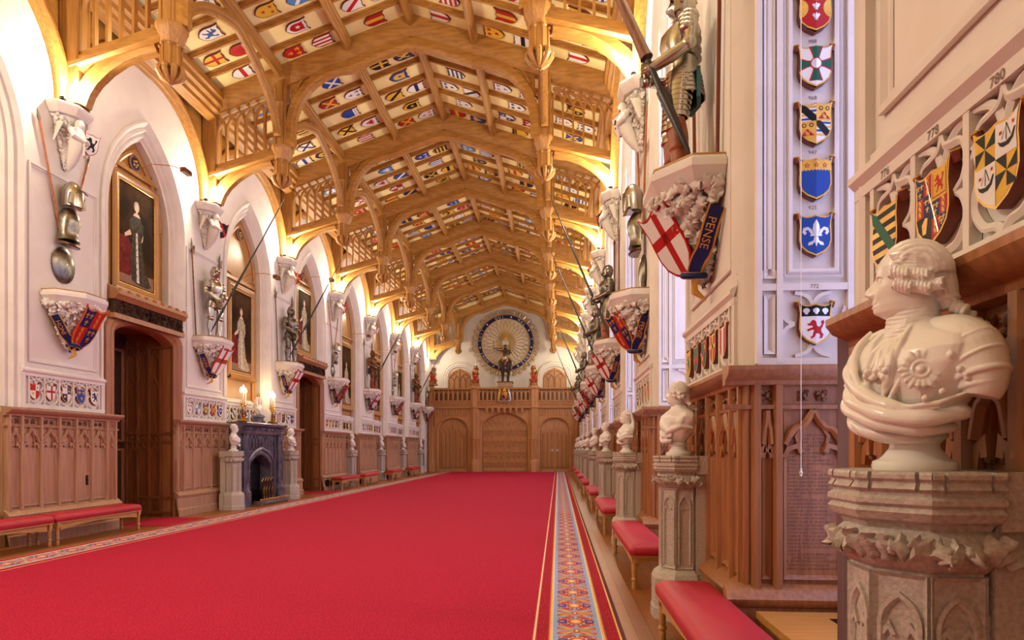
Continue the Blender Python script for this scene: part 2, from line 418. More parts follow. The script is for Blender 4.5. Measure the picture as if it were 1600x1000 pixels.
# wainscot returns inside left recesses without doors, and the window recess sides facing down the hall
for k in (-1, 3, 4, 5, 6):
    c = BC(k); wainscot(on_left(LW - .28), c - 1.0, c + 1.0, [c - 1 + .02 + 1.96 * i / 5 for i in range(6)], ('oak_pale', 'oak_carved'))
c, w = R_OPEN[1]
YREV = c + w                                        # the reveal that faces the camera
FB = on_back(YREV)
wide = (RW + .27, RW + .79)
wainscot(FB, RW - .02, RW + .95, [RW + .015, RW + .17, RW + .68], ('oak_red', 'marble_white' if False else 'oak_carved'), 2.2, cap0=.2)
for c, w in R_OPEN[2:]:
    wainscot(on_back(c + w), RW - .02, RW + .95, [RW + .015, RW + .17, RW + .68], ('oak_red', 'oak_carved'), 2.2, cap0=.2)
# oak corner colonettes of the right piers
for i, c in enumerate(R_PIERS):
    mb = MB()
    for s in (-1, 1):
        e = .95 if i == 0 and s > 0 else PH
        for dx, dy, r in ((-.02, -.02, .05), (.06, .0, .03), (-.04, -.1, .03), (-.05, .06, .028)):
            mb.tube([(RW + dx, c + s * (e + dy * .6), .5), (RW + dx, c + s * (e + dy * .6), 2.08)], r, 'oak_red', 8)
        mb.box((RW - .1, c + s * e - .1, 0), (RW + .05, c + s * e + .1, .5), 'oak_red')
    trim(mb)

# ------------------------------------------------------------------ plaster shield strips above the wainscot
def strip(mb, fn, u0, u1, seams, z0=2.29, z1=2.88, deep=.05):
    m = 'stone_trim'; d = deep
    mb.prism([(u0, z0), (u1, z0), (u1, z0 + .07), (u0, z0 + .07)], fn, .003, d, m)
    mb.prism([(u0, z1 - .05), (u1, z1 - .05), (u1, z1), (u0, z1)], fn, .003, d, m)
    mb.sweep([(u0, 0), (u1, 0)], [(z1, d), (z1 + .03, d + .03), (z1 + .06, d + .03), (z1 + .1, d * .4), (z1 + .13, d * .5), (z1 + .15, .003)], fn, m, pclosed=True, cap=True)
    for u in seams: mb.prism([(u - .017, z0 + .01), (u + .017, z0 + .01), (u + .017, z1 - .01), (u - .017, z1 - .01)], fn, .004, d - .003, m)
    zm = (z0 + z1) / 2 + .01
    P = [(.014, .003), (.014, d * .78), (-.014, d * .78), (-.014, .003)]
    for a, b in zip(seams, seams[1:]):
        c = (a + b) / 2; hw = (b - a) / 2 - .015
        if hw < .09:
            mb.sweep([(c - hw, z0 + .09), (c - hw, z1 - .08), (c + hw, z1 - .08), (c + hw, z0 + .09)], [(0, .003), (0, d * .6), (-.02, .003)], fn, m); continue
        for s in (-1, 1):
            e = (s > 0) * .0016
            Q = lambda k: [(.015, .003), (.015, d * k + e), (.004, d * k + e + .004), (-.015, d * k * .8 + e), (-.015, .003)]
            up = cr([(c + s * hw * .5, zm), (c + s * hw * .8, zm + .03), (c + s * hw * .96, zm + .09), (c + s * hw * .96, z1 - .2), (c + s * hw * .8, z1 - .125), (c + s * hw * .4, z1 - .11), (c + s * hw * .12, z1 - .095), (c, z1 - .05)])
            lo = cr([(c + s * hw * .5, zm), (c + s * hw * .8, zm - .03), (c + s * hw * .96, zm - .09), (c + s * hw * .9, z0 + .17), (c + s * hw * .6, z0 + .115), (c + s * hw * .2, z0 + .1), (c, z0 + .065)])
            mb.sweep(up, Q(.76), fn, m); mb.sweep(lo, Q(.7), fn, m)
            mb.sweep(cr([(c + s * hw, z1 - .05), (c + s * hw * .6, z1 - .065), (c + s * hw * .25, z1 - .1), (c + s * hw * .03, z1 - .17)]), Q(.62), fn, m)
def pier_plaster(fn, c, hw, side):
    mb = MB()
    a = hw - .12; zz = .0 if side == 0 else -.07
    strip(mb, fn, c - hw, c + hw, [c - hw + .02] + [c - a + .04 + (2 * a - .08) * i / 5 for i in range(6)] + [c + hw - .02], 2.29 + zz, 2.88 + zz)
    mb.sweep([(c - a + .06, 3.08), (c + a - .06, 3.08), (c + a - .06, 6.5), (c - a + .06, 6.5)], [(.0, .003), (.0, .03), (.03, .035), (.05, .012), (.07, .012), (.08, .003)], fn, 'stone_trim', closed=True)
    for s in (-1, 1): rosette(mb, fn, c + s * (hw - .04), 2.98, .05, 'stone_trim')
    trim(mb)
for c in LP: pier_plaster(FL, c, .99, 0)
for c in R_PIERS: pier_plaster(FR, c, .99, 1)
# smaller three-shield strips at the back of the plain left recesses
for k in (-1, 3, 4, 5, 6):
    c = BC(k); mb = MB(); strip(mb, on_left(LW - .28), c - 1.0, c + 1.0, [c - .98, c - .4, c, c + .4, c + .98]); trim(mb)
mb = MB(); strip(mb, on_left(LW - .28), BC(1) - 1.0, BC(1) + 1.0, [BC(1) - .98 + 1.96 * i / 5 for i in range(6)]); trim(mb)

# reveal facing the camera beside the near window: shafts, shield column panel, quatrefoil panel
def reveal(fn, full):
    m = 'stone_trim'; mb = MB()
    x0, xa, xb, x1 = RW + .05, RW + .185, RW + .2, RW + .95
    mb.prism([(RW + .02, 2.22), (x1, 2.22), (x1, 8.6), (RW + .02, 8.6)], fn, .004, .02, 'plaster')
    for z in (2.22, 2.77): mb.prism([(RW + .03, z), (x1, z), (x1, z + .05), (RW + .03, z + .05)], fn, .02, .057, m)
    mb.prism([(RW + .02, 2.23), (RW + .06, 2.23), (RW + .06, 8.6), (RW + .02, 8.6)], fn, .02, .06, m)
    mb.prism([(xa - .02, 2.23), (xa + .025, 2.23), (xa + .025, 8.6), (xa - .02, 8.6)], fn, .02, .06, m)
    mb.sweep([(xa - .03, 8.5), (xa - .03, 2.86), (RW + .075, 2.86), (RW + .075, 8.5)], [(0, .02), (0, .055), (-.03, .03), (-.04, .02)], fn, m)
    mb.tube([fn(RW + .115, 2.93, .02), fn(RW + .115, 8.5, .02)], .03, m, 10)
    for s in (-1, 1): mb.sweep([(RW + .115 + s * .05, 2.86), (RW + .115 + s * .05, 2.9), (RW + .115 + s * .02, 2.93)], [(.012, .02), (.012, .05), (-.012, .05), (-.012, .02)], fn, m)
    mb.sweep([(xa - .03, 2.74), (xa - .03, 2.3), (RW + .075, 2.3), (RW + .075, 2.74)], [(0, .02), (0, .055), (-.03, .03), (-.04, .02)], fn, m, closed=True)
    # moulded frame of the shield column
    fr = [(RW + .26, 8.4), (RW + .26, 2.91), (RW + .6, 2.91), (RW + .6, 8.4)]
    mb.sweep(fr, [(.02, .02), (.02, .055), (-.005, .06), (-.02, .035), (-.035, .05), (-.05, .03), (-.06, .02)], fn, m)
    c, z0, z1 = RW + .43, 2.29, 2.75; hw = .17
    P = [(.014, .02), (.014, .05), (-.014, .05), (-.014, .02)]
    zm = (z0 + z1) / 2; e = 0
    for q in (-1, 1):
        e += .001; Pq = [(a, max(d - e, .02)) for a, d in P]
        for sg in (-1, 1):
            e += .0007; Pq = [(a, max(d - e, .02)) for a, d in P]
            mb.sweep(cr([(c + q * .13, zm + sg * .235), (c + q * .06, zm + sg * .215), (c + q * .02, zm + sg * .18), (c, zm + sg * .13)]), Pq, fn, m)
            mb.sweep(cr([(c + q * .235, zm + sg * .13), (c + q * .21, zm + sg * .06), (c + q * .18, zm + sg * .02), (c + q * .13, zm)]), Pq, fn, m)
    mb.prism([(xa + .49, 2.23), (xa + .53, 2.23), (xa + .53, 8.6), (xa + .49, 8.6)], fn, .02, .06, m)
    trim(mb)
for c, w in R_OPEN[1:]: reveal(on_back(c + w), c < 6)

# ------------------------------------------------------------------ windows of the right wall
for n, (c, w) in enumerate(R_OPEN):
    xw = RW + .94; mb = MB()
    fr = struct(None) if False else None
    P = [(c - w, .62), (c + w, .62)] + gothic(w, 6.9, 8.7, 8, c)[::-1]
    f = MB(); fn = on_right(xw)
    f.sweep([(c - w + .03, .62)] + gothic(w - .03, 6.9, 8.65, 8, c) + [(c + w - .03, .62)], [(.04, 0), (.04, .08), (-.04, .06), (-.04, 0)], fn, 'stone_trim')
    for q in (-.34, .34):
        f.prism([(c + q * w - .035, .62), (c + q * w + .035, .62), (c + q * w + .035, 7.9), (c + q * w - .035, 7.9)], fn, 0, .08, 'stone_trim')
    for z in (.6, 2.9, 5.0, 6.9): f.prism([(c - w, z), (c + w, z), (c + w, z + .07), (c - w, z + .07)], fn, 0, .08, 'stone_trim')
    f.prism([(c - w, 0), (c + w, 0), (c + w, .62), (c - w, .62)], fn, -.02, .05, 'oak_red')
    fo = struct(f.build('window_%d' % (n + 1)))
    mb.prism(P, fn, -.01, -.005, 'daylight_pane'); mb.build('pane', fo)

# window seat with a heating grille in the near recess
c, w = R_OPEN[1]
st = thing('window_seat', 'low oak window seat with grilles in the recess beside the inscribed panel', 'window seat', (RW + .45, c, 0))
mb = MB(); bx = lambda a, b, m: mb.box((a[0] - RW - .45, a[1] - c, a[2]), (b[0] - RW - .45, b[1] - c, b[2]), m)
bx((RW - .02, c - w + .05, .37), (RW + .9, c + w - .17, .42), 'wood_box'); mb.build('seat_board', st)
mb = MB(); bx((RW + .0, c - w + .05, 0), (RW + .03, c + w - .19, .37), 'oak_red')
bx((RW - .012, c - w + .1, .3), (RW + .0, c + w - .3, .33), 'oak_red'); bx((RW - .012, c - w + .1, .05), (RW, c + w - .3, .08), 'oak_red'); mb.build('front_board', st)
mb = MB(); bx((RW - .006, c - w + .12, .08), (RW - .002, c + w - .32, .3), 'black')
for i in range(26): y = c - w + .13 + i * (2 * w - .46) / 25; bx((RW - .014, y, .08), (RW - .008, y + .014, .3), 'oak_dark')
mb.build('grille', st)
mb = MB(); bx((RW + .42, c - w + .3, .4205), (RW + .56, c + w - .36, .424), 'black'); mb.build('vent', st)

# ------------------------------------------------------------------ roof
SL = .345
def zc(d): return 12.3 - SL * abs(d)
mb = MB()
for s in (-1, 1):
    mb.add([(XC, -8.1, zc(0)), (XC + s * 5.5, -8.1, zc(5.5)), (XC + s * 5.5, YEND + .1, zc(5.5)), (XC, YEND + .1, zc(0)),
            (XC, -8.1, zc(0) + .15), (XC + s * 5.5, -8.1, zc(5.5) + .15), (XC + s * 5.5, YEND + .1, zc(5.5) + .15), (XC, YEND + .1, zc(0) + .15)],
           [(0, 1, 2, 3), (4, 5, 6, 7), (0, 1, 5, 4), (1, 2, 6, 5), (2, 3, 7, 6)], 'panel_cream')
struct(mb.build('ceiling', smooth=0))
PUR = [0, 1.57, 3.31]
def rib(mb, y, d0, d1, s, wd=.05, dp=.085, m='oak_x'):
    for (a, b, t) in ((wd * 1.6, 0, .035), (wd, .03, dp), (wd * .6, dp - .02, dp + .03)):
        vs = []
        for d in (d0, d1):
            for yy, zz in ((-a, -b), (a, -b), (a, -t), (-a, -t)): vs.append((XC + s * d, y + yy, zc(d) + zz))
        mb.add(vs, [(0, 1, 2, 3), (4, 5, 6, 7), (0, 1, 5, 4), (1, 2, 6, 5), (2, 3, 7, 6), (3, 0, 4, 7)], m)
NC = 6
for k in range(-1, 7):
    mb = MB()
    for s in (-1, 1):
        for d0, d1 in ((.1, 1.47), (1.67, 3.2), (3.42, 4.9)):
            for j in range(1, NC): rib(mb, T(k) + BAY * j / NC, d0, d1, s)
    trim(mb, 0)
PPROF = [(-.11, -.05), (-.11, -.12), (-.085, -.15), (-.085, -.22), (-.05, -.25), (-.05, -.29), (0, -.32), (.05, -.29), (.05, -.25), (.085, -.22), (.085, -.15), (.11, -.12), (.11, -.05)]
ORD = ['first', 'second', 'third', 'fourth', 'fifth', 'sixth', 'seventh', 'eighth', 'ninth', 'tenth']
def beam(name, d, s, label):
    x = XC + s * d
    for k in range(-1, 7):
        y0, y1 = T(k) + .185, (T(k + 1) if k < 6 else 44.2) - .185
        mb = MB(); mb.loft([[(x + a, y, zc(d) + .0 + b) for a, b in PPROF] for y in (y0, y1)], 'oak_y')
        tag(mb.build(name), label + (' in the bay before the first truss' if k < 0 else ' from the %s to the %s truss' % (ORD[k], ORD[k + 1])), 'beam', 'roof beams between the trusses')
beam('ridge_beam', 0, 1, 'oak ridge beam at the ceiling peak')
for s, nm in ((-1, 'left'), (1, 'right')):
    beam('purlin', 1.57, s, 'upper oak purlin of the %s slope' % nm)
    beam('purlin', 3.31, s, 'lower oak purlin of the %s slope' % nm)
    # wall plate: a stepped oak cornice at the wall head
    mb = MB(); X0 = XC + s * 5.155
    pr = [(0, 10.55), (.42, 10.5), (.42, 10.36), (.36, 10.32), (.36, 10.2), (.28, 10.16), (.28, 10.06), (.2, 10.02), (.2, 9.92), (.12, 9.88), (0, 9.84)]
    mb.loft([[(X0 - s * a, y, z) for a, z in pr] for y in (-8, YEND - .02)], 'oak_y'); trim(mb)
    # wall arches and their oak spandrels
    for k in range(-1, 7):
        mb = MB(); fn = (on_left(LW) if s < 0 else on_right(RW))
        A = gothic(2.18, 7.85, 9.85, 14, BC(k))
        mb.sweep(A, [(.13, .005), (.13, .16), (.06, .2), (.0, .2), (-.05, .14), (-.09, .12), (-.11, .07), (-.11, .005)], fn, 'oak_y')
        for p, q in zip(A, A[1:]):
            mb.add([fn(p[0], p[1], .02), fn(q[0], q[1], .02), fn(q[0], 9.98, .02), fn(p[0], 9.98, .02)], [(0, 1, 2, 3)], 'oak_y')
        trim(mb)
# longitudinal arcade arches between hammer posts
ARCH = [(.1, -.09), (.1, .09), (.03, .09), (-.01, .06), (-.06, .06), (-.1, .03), (-.1, -.03), (-.06, -.06), (-.01, -.06), (.03, -.09)]
for k in range(0, 7):
    for s, nm in ((-1, 'left'), (1, 'right')):
        mb = MB(); x = XC + s * 3.31
        A = gothic(BAY / 2 - .33, 9.35, 10.72, 14, 0)
        mb.sweep(A, ARCH, lambda u, v, d: (d, u, v), 'oak_y', pclosed=True, cap=True)
        o = mb.build('arcade_arch', loc=(x, BC(k), 0))
        tag(o, 'pointed oak arch from the %s to the %s hammer post on the %s side' % (ORD[k], ORD[k + 1], nm), 'arch', 'oak arches between hammer posts')

def make_truss():
    t = thing('hammerbeam_truss', 'x', 'truss', (XC, T(0), 0), 0, 'oak roof trusses')
    for s in (-1, 1):
        fn = lambda u, v, d: (s * u, d, v)
        bar = lambda path, w, th, m='oak_x': b.sweep(path, [(w / 2, -th / 2), (w / 2, th / 2), (-w * .15, th / 2), (-w * .3, th * .36), (-w / 2, th * .3), (-w / 2, -th * .3), (-w * .3, -th * .36), (-w * .15, -th / 2)], fn, m, pclosed=True, cap=True)
        b = MB(); bar([(-.1, zc(-.0) - .26 + .0345), (1.57, zc(1.57) - .26), (5.13, zc(5.13) - .26)], .5, .34 + .006 * (s > 0)); b.build('rafter', t)
        b = MB()
        P = [(1.5, 11.2)] + [(1.57 + 1.5 * math.sin(a), 9.55 + 1.55 * math.cos(a)) for a in [i * PI / 2 / 10 for i in range(11)]] + [(3.07, 9.15)]
        bar(P, .22, .24); bar([(-.08, 11.6), (.1, 11.62), (.8, 11.42), (1.55, 11.12)], .24, .26 + .006 * (s > 0))
        b.build('arch_brace', t)
        b = MB()   # boarded spandrel between brace and rafter
        top = [(u, zc(u) - .42) for u, v in P[2:-1]]
        for (p, q), (p2, q2) in zip(zip(P[2:], P[3:-1]), zip(top, top[1:])):
            for y in (-.05, .05): b.add([fn(*p, y), fn(*q, y), fn(*q2, y), fn(*p2, y)], [(0, 1, 2, 3)], 'oak_x')
        b.sweep([(2.4, 11.15), (2.75, 10.85), (2.95, 10.5)], [(.03, -.09), (.03, .09), (-.03, .09), (-.03, -.09)], fn, 'oak_x', pclosed=True)
        b.build('spandrel_board', t)
        b = MB(); b.lathe([(.17, 9.1), (.17, 10.2), (.2, 10.25), (.17, 10.3), (.17, zc(3.31) - .3)], 'oak_z', 8, (s * 3.31, 0, 0), PI / 8)
        for a in range(4): b.tube([(s * 3.31 + .17 * math.cos(a * PI / 2 + PI / 4), .17 * math.sin(a * PI / 2 + PI / 4), 9.15), (s * 3.31 + .17 * math.cos(a * PI / 2 + PI / 4), .17 * math.sin(a * PI / 2 + PI / 4), zc(3.31) - .3)], .035, 'oak_z', 6)
        b.build('hammer_post', t)
        b = MB()
        b.sweep([(3.31, 9.0), (5.13, 8.5)], [(.11, -.15), (.11, .15), (.04, .15), (.02, .19), (-.05, .19), (-.09, .13), (-.11, .13), (-.11, -.13), (-.09, -.13), (-.05, -.19), (.02, -.19), (.04, -.15)], fn, 'oak_x', pclosed=True, cap=True)
        b.build('hammer_beam', t)
        b = MB(); bar([(3.55, 8.82), (3.85, 8.78), (4.2, 8.66), (4.5, 8.48), (4.75, 8.26), (4.9, 8.05), (4.99, 7.82)], .24, .26); b.build('curved_brace', t)
        b = MB(); b.box((min(s * 4.98, s * 5.3 if s < 0 else s * 5.15), -.17, 7.8), (max(s * 4.98, s * 5.3 if s < 0 else s * 5.15), .17, zc(5.13) - .5), 'oak_z')
        b.tube([(s * 5.0, -.14, 7.8), (s * 5.0, -.14, 10)], .04, 'oak_z', 6); b.tube([(s * 5.0, .14, 7.8), (s * 5.0, .14, 10)], .04, 'oak_z', 6); b.build('wall_post', t)
        # pendant under the hammer post
        c = (s * 3.31, 0, 0)
        b = MB(); b.lathe([(.2, 9.16), (.29, 9.16), (.29, 9.08), (.26, 9.03), (.25, 8.97), (.2, 8.9), (.19, 8.84)], 'oak_z', 8, c, PI / 8); b.build('pendant_cap', t)
        b = MB(); b.lathe([(.19, 8.85), (.165, 8.82), (.165, 8.5), (.19, 8.45), (.15, 8.4)], 'oak_z', 8, c, PI / 8)
        for j in range(8):
            a = PI / 8 + j * PI / 4; b.tube([(c[0] + .17 * math.cos(a), .17 * math.sin(a), 8.45), (c[0] + .17 * math.cos(a), .17 * math.sin(a), 8.82)], .022, 'oak_z', 6)
            b.ball((c[0] + .19 * math.cos(a), .19 * math.sin(a), 8.8), .035, 'oak_z', 6, 4)
        b.build('pendant_shaft', t)
        b = MB(); b.lathe([(.14, 8.45), (.12, 8.35), (.06, 8.22), (.03, 8.16)], 'oak_z', 10, c)
        for j in range(8):
            a = j * PI / 4; ca, sa = math.cos(a), math.sin(a)
            b.tube([(c[0] + r * ca, r * sa, z) for r, z in ((.13, 8.47), (.19, 8.42), (.21, 8.35), (.17, 8.28), (.1, 8.22), (.03, 8.17))], [.03, .05, .055, .05, .04, .02], 'oak_z', 6)
            b.ball((c[0] + .22 * ca, .22 * sa, 8.4), .04, 'oak_z', 6, 4)
        b.build('leaf_boss', t)
        # pierced tracery between hammer post and wall post
        b = MB(); u0, u1 = 3.5, 5.0; n = 6
        zb = lambda u: 9.1 - (u - 3.31) * .275; zt = lambda u: zc(u) - .5
        b.sweep([(u0, zb(u0) + .08), (u1, zb(u1) + .08)], [(.05, -.08), (.05, .08), (-.05, .08), (-.05, -.08)], fn, 'oak_x', pclosed=True)
        b.sweep([(u0, zt(u0)), (u1, zt(u1))], [(.06, -.09), (.06, .09), (-.06, .09), (-.06, -.09)], fn, 'oak_x', pclosed=True)
        M_ = [(.024, -.05), (.024, .05), (-.024, .05), (-.024, -.05)]
        us = [u0 + (u1 - u0) * i / n for i in range(n + 1)]; h = .58
        for u in us: b.sweep([(u, zb(u) + .1), (u, zt(u) - h)], M_, fn, 'oak_z', pclosed=True)
        w = (u1 - u0) / n
        for i, u in enumerate(us):
            for sg in (-1, 1):
                P = []
                for q in range(9):
                    a = q / 8; uu = u + sg * 2 * w * (1 - math.cos(a * PI / 2.2)) * 1.15
                    if uu < u0 - .001 or uu > u1 + .001: break
                    P.append((uu, zt(u) - h + (h - .03) * math.sin(a * PI / 2)))
                if len(P) > 2: b.sweep(P, [(x_, y_ * (.96 if sg > 0 else .92) - i * .0002) for x_, y_ in M_], fn, 'oak_z', pclosed=True)
        b.build('tracery_panel', t)
    return t
TR = make_truss()
for k in range(0, 8):
    o = TR if k == 0 else copy_thing(TR, (XC, T(k) if k < 7 else 44.2, 0), 0, 'x')
    o['label'] = ('nearest oak hammerbeam truss, only its carved pendants and brackets in view' if k == 0 else
                  'oak hammerbeam truss framing the far plaster wall above the gallery' if k == 7 else
                  '%s oak hammerbeam truss down the hall, its arch spanning the ceiling' % ORD[k])
# ------------------------------------------------------------------ heraldic shields
_half = [(0, 1.02), (.3, .95), (.55, .93), (.8, .99), (1.03, 1.16), (.95, .85), (.9, .45), (.94, .05), (.95, -.4), (.82, -.78), (.5, -1.08), (0, -1.32)]
OUT = [(x, y * 1.06) for x, y in _half] + [(-x, y * 1.06) for x, y in _half[-2:0:-1]]
def clip(poly, a, b, c):
    out = []
    for i, p in enumerate(poly):
        q = poly[(i + 1) % len(poly)]
        dp, dq = a * p[0] + b * p[1] - c, a * q[0] + b * q[1] - c
        if dp <= 0: out.append(p)
        if (dp < 0 < dq) or (dq < 0 < dp):
            t = dp / (dp - dq); out.append((p[0] + t * (q[0] - p[0]), p[1] + t * (q[1] - p[1])))
    return out
def clips(poly, hp):
    for h in hp:
        if len(poly) < 3: return []
        poly = clip(poly, *h)
    return poly
def circ(x, y, r, n=12, ry=None): return [(x + r * math.cos(2 * PI * i / n), y + (ry or r) * math.sin(2 * PI * i / n)) for i in range(n)]
def star(x, y, r, n=5, q=.42): return [(x + (r if i % 2 == 0 else r * q) * math.sin(PI * i / n), y + (r if i % 2 == 0 else r * q) * math.cos(PI * i / n)) for i in range(2 * n)]
def xf(pts, x, y, s, fx=1): return [(x + p[0] * s * fx, y + p[1] * s) for p in pts]
LION = [(-.55, .75), (-.35, .95), (-.1, .85), (0, .65), (.05, .35), (.3, .2), (.55, .45), (.5, .8), (.75, .95), (.85, .7), (.65, .25), (.5, -.05), (.55, -.35), (.75, -.55), (.6, -.95), (.3, -.95), (.42, -.65), (.2, -.45), (-.05, -.5), (-.15, -.8), (-.45, -1), (-.6, -.85), (-.35, -.7), (-.3, -.4), (-.2, -.1), (-.5, -.1), (-.8, -.25), (-.9, -.05), (-.6, .1), (-.35, .15), (-.35, .35), (-.75, .35), (-.9, .55), (-.6, .6)]
PETAL = [(0, 1), (.2, .65), (.25, .3), (.12, -.05), (-.12, -.05), (-.25, .3), (-.2, .65)]
CURL = [(.15, -.02), (.3, .3), (.55, .5), (.85, .42), (.92, .12), (.75, -.08), (.62, .05), (.72, .2), (.55, .28), (.4, .05), (.28, -.12)]
FOOT = [(-.12, -.2), (.12, -.2), (.2, -.5), (.5, -.62), (.55, -.82), (.3, -.8), (.1, -.6), (0, -.95), (-.1, -.6), (-.3, -.8), (-.55, -.82), (-.5, -.62), (-.2, -.5)]
def fleur(x, y, s): return [xf(PETAL, x, y, s), xf(CURL, x, y, s), xf(CURL, x, y, s, -1), xf([(-.4, -.05), (.4, -.05), (.4, -.18), (-.4, -.18)], x, y, s), xf(FOOT, x, y, s)]
SHELL = [(0, -.9), (.35, -.75), (.4, -.5), (.8, -.1), (.9, .3), (.65, .65), (.3, .85), (0, .9), (-.3, .85), (-.65, .65), (-.9, .3), (-.8, -.1), (-.4, -.5), (-.35, -.75)]
HULL = [(-.9, -.1), (-.6, -.3), (0, -.42), (.5, -.25), (.8, .25), (1, .3), (.75, -.45), (.3, -.75), (-.3, -.75), (-.7, -.5)]
BIRD = [(0, .9), (.2, .7), (.15, .4), (.6, .75), (.9, .3), (.6, .1), (.55, -.3), (.2, -.2), (.4, -.8), (.1, -.6), (0, -1), (-.1, -.6), (-.4, -.8), (-.2, -.2), (-.55, -.3), (-.6, .1), (-.9, .3), (-.6, .75), (-.15, .4), (-.2, .7)]
class Shield:
    def __init__(s, hw, th=.04, ridge=.0, rim='gold', body='rim_brown', ears=False, sy=1.0):
        s.mb = MB(); s.hw, s.th, s.rg, s.sy = hw, th, ridge, sy; s.layer = 0
        P = OUT; s.z = lambda x: th + ridge * hw * max(0, 1 - abs(x))
        f0 = [(x * hw, y * hw * sy, .002) for x, y in P]; f1 = [(x * hw, y * hw * sy, th) for x, y in P]
        s.mb.loft([f0, f1], body, cap=False); s.mb.add(f0, [tuple(range(len(P)))[::-1]], body)
        s.put(P, rim); s.layer = 1
        if ears:
            for sg in (-1, 1): s.mb.tube([(sg * hw * 1.0, hw * .92 * sy, th * .4), (sg * hw * 1.06, hw * 1.28 * sy, th * .7)], hw * .17, body, 10); s.mb.tube([(sg * hw * 1.055, hw * 1.25 * sy, th * .68), (sg * hw * 1.065, hw * 1.3 * sy, th * .72)], hw * .18, rim, 10)
        s.IN = [(x * .92, y * .925 - .005) for x, y in OUT]
    def put(s, poly, m):
        if len(poly) < 3: return
        halves = [clip(poly, 1, 0, 0), clip(poly, -1, 0, 0)] if s.rg else [poly]
        for h in halves:
            if len(h) >= 3: s.mb.add([(x * s.hw, y * s.hw * s.sy, s.z(x) + .0006 * s.layer) for x, y in h], [tuple(range(len(h)))], m)
    def field(s, m): s.put(s.IN, m); s.layer += 1; return s
    def reg(s, hp, m): s.put(clips(s.IN, hp), m); return s
    def up(s): s.layer += 1; return s
    def charge(s, polys, m):
        if polys and not isinstance(polys[0], list): polys = [polys]
        for p in polys: s.put(p, m)
        return s
    def inner(s, f, m): s.layer += 1; s.put([(x * f, y * f) for x, y in s.IN], m); s.layer += 1; return s
    def mesh(s, name): return s.mb.mesh(name, 25)

def box_hp(x0, x1, y0, y1): return [(1, 0, x1), (-1, 0, -x0), (0, 1, y1), (0, -1, -y0)]
def band(ang, off, w):
    a, b = math.cos(ang), math.sin(ang); return [(a, b, off + w), (-a, -b, -off + w)]
BEND, SIN = PI / 4 * 1.0, -PI / 4
def pattern(S, kind, c1, c2, c3='yellow'):
    S.field(c1)
    if kind == 'cross': S.reg(box_hp(-.17, .17, -2, 2), c2); S.reg(box_hp(-2, 2, -.1, .24), c2)
    elif kind == 'diagonal cross': S.reg(band(.78, 0, .16), c2); S.reg(band(-.78, 0, .16), c2)
    elif kind == 'diagonal band': S.reg(band(.75, 0, .24), c2)
    elif kind == 'chevron': S.reg([(-1, 0, 0)] + band(.95, .05, .2), c2); S.reg([(1, 0, 0)] + band(PI - .95, .05, .2), c2)
    elif kind == 'top band': S.reg([(0, -1, -.38)], c2); S.up().charge([star(x, .66, .2) for x in (-.5, 0, .5)], c1)
    elif kind == 'middle band': S.reg(box_hp(-2, 2, -.25, .25), c2)
    elif kind == 'vertical band': S.reg(box_hp(-.28, .28, -2, 2), c2)
    elif kind == 'quartered': S.reg([(1, 0, 0), (0, -1, 0)], c2); S.reg([(-1, 0, 0), (0, 1, 0)], c2); S.up().charge([circ(.42, .45, .2), circ(-.42, -.45, .2)], c3)
    elif kind == 'horizontal stripes':
        for y in (-.9, -.3, .3, .9): S.reg(box_hp(-2, 2, y - .15, y + .15), c2)
    elif kind == 'vertical stripes':
        for x in (-.6, 0, .6): S.reg(box_hp(x - .15, x + .15, -2, 2), c2)
    elif kind == 'three discs': S.charge([circ(-.42, .45, .24), circ(.42, .45, .24), circ(0, -.45, .24)], c2)
    elif kind == 'three lilies': S.charge(fleur(-.42, .45, .34) + fleur(.42, .45, .34) + fleur(0, -.5, .34), c2)
    elif kind == 'lion': S.charge([xf(LION, 0, -.05, .8)], c2)
    elif kind == 'bird': S.charge([xf(BIRD, 0, 0, .75)], c2)
    elif kind == 'border': S.inner(.72, c2); S.charge([star(0, 0, .35)], c1)
    elif kind == 'three stars': S.charge([star(-.42, .45, .28), star(.42, .45, .28), star(0, -.45, .28)], c2)
    return S
KINDS_ = ['cross', 'diagonal cross', 'diagonal band', 'chevron', 'top band', 'middle band', 'vertical band', 'quartered', 'horizontal stripes', 'vertical stripes', 'three discs', 'three lilies', 'lion', 'bird', 'border', 'three stars']
PAIRS = [('red', 'white'), ('blue', 'yellow'), ('white', 'red'), ('yellow', 'red'), ('white', 'black'), ('sky', 'white'), ('red', 'yellow'), ('black', 'yellow'), ('white', 'blue'), ('navy', 'yellow'), ('yellow', 'black'), ('blue', 'white'), ('white', 'navy')]
CN = {'sky': 'light blue', 'navy': 'dark blue'}
_cache = {}
def ceiling_mesh(i, j):
    key = (i, j)
    if key not in _cache:
        S = Shield(.19, .035, 0, rim='brown', sy=1.12)
        _cache[key] = pattern(S, KINDS_[i], *PAIRS[j]).mesh('ceiling_shield')
    return _cache[key]
def place(o, pos, right, up, out):
    r, u, n = Vector(right).normalized(), Vector(up).normalized(), Vector(out).normalized()
    o.matrix_basis = Matrix(((r.x, u.x, n.x, pos[0]), (r.y, u.y, n.y, pos[1]), (r.z, u.z, n.z, pos[2]), (0, 0, 0, 1)))
FOC, TH, HOR, CH = 1000.0, .072, 700.6, 1.6
def proj(x, y, z):
    c, s = math.cos(TH), math.sin(TH); r = x * c + y * s; d = -x * s + y * c
    return 800 + FOC * r / d, HOR - FOC * (z - CH) / d, d
cells = []
POSN = {0: 'upper', 1: 'middle', 2: 'lower'}
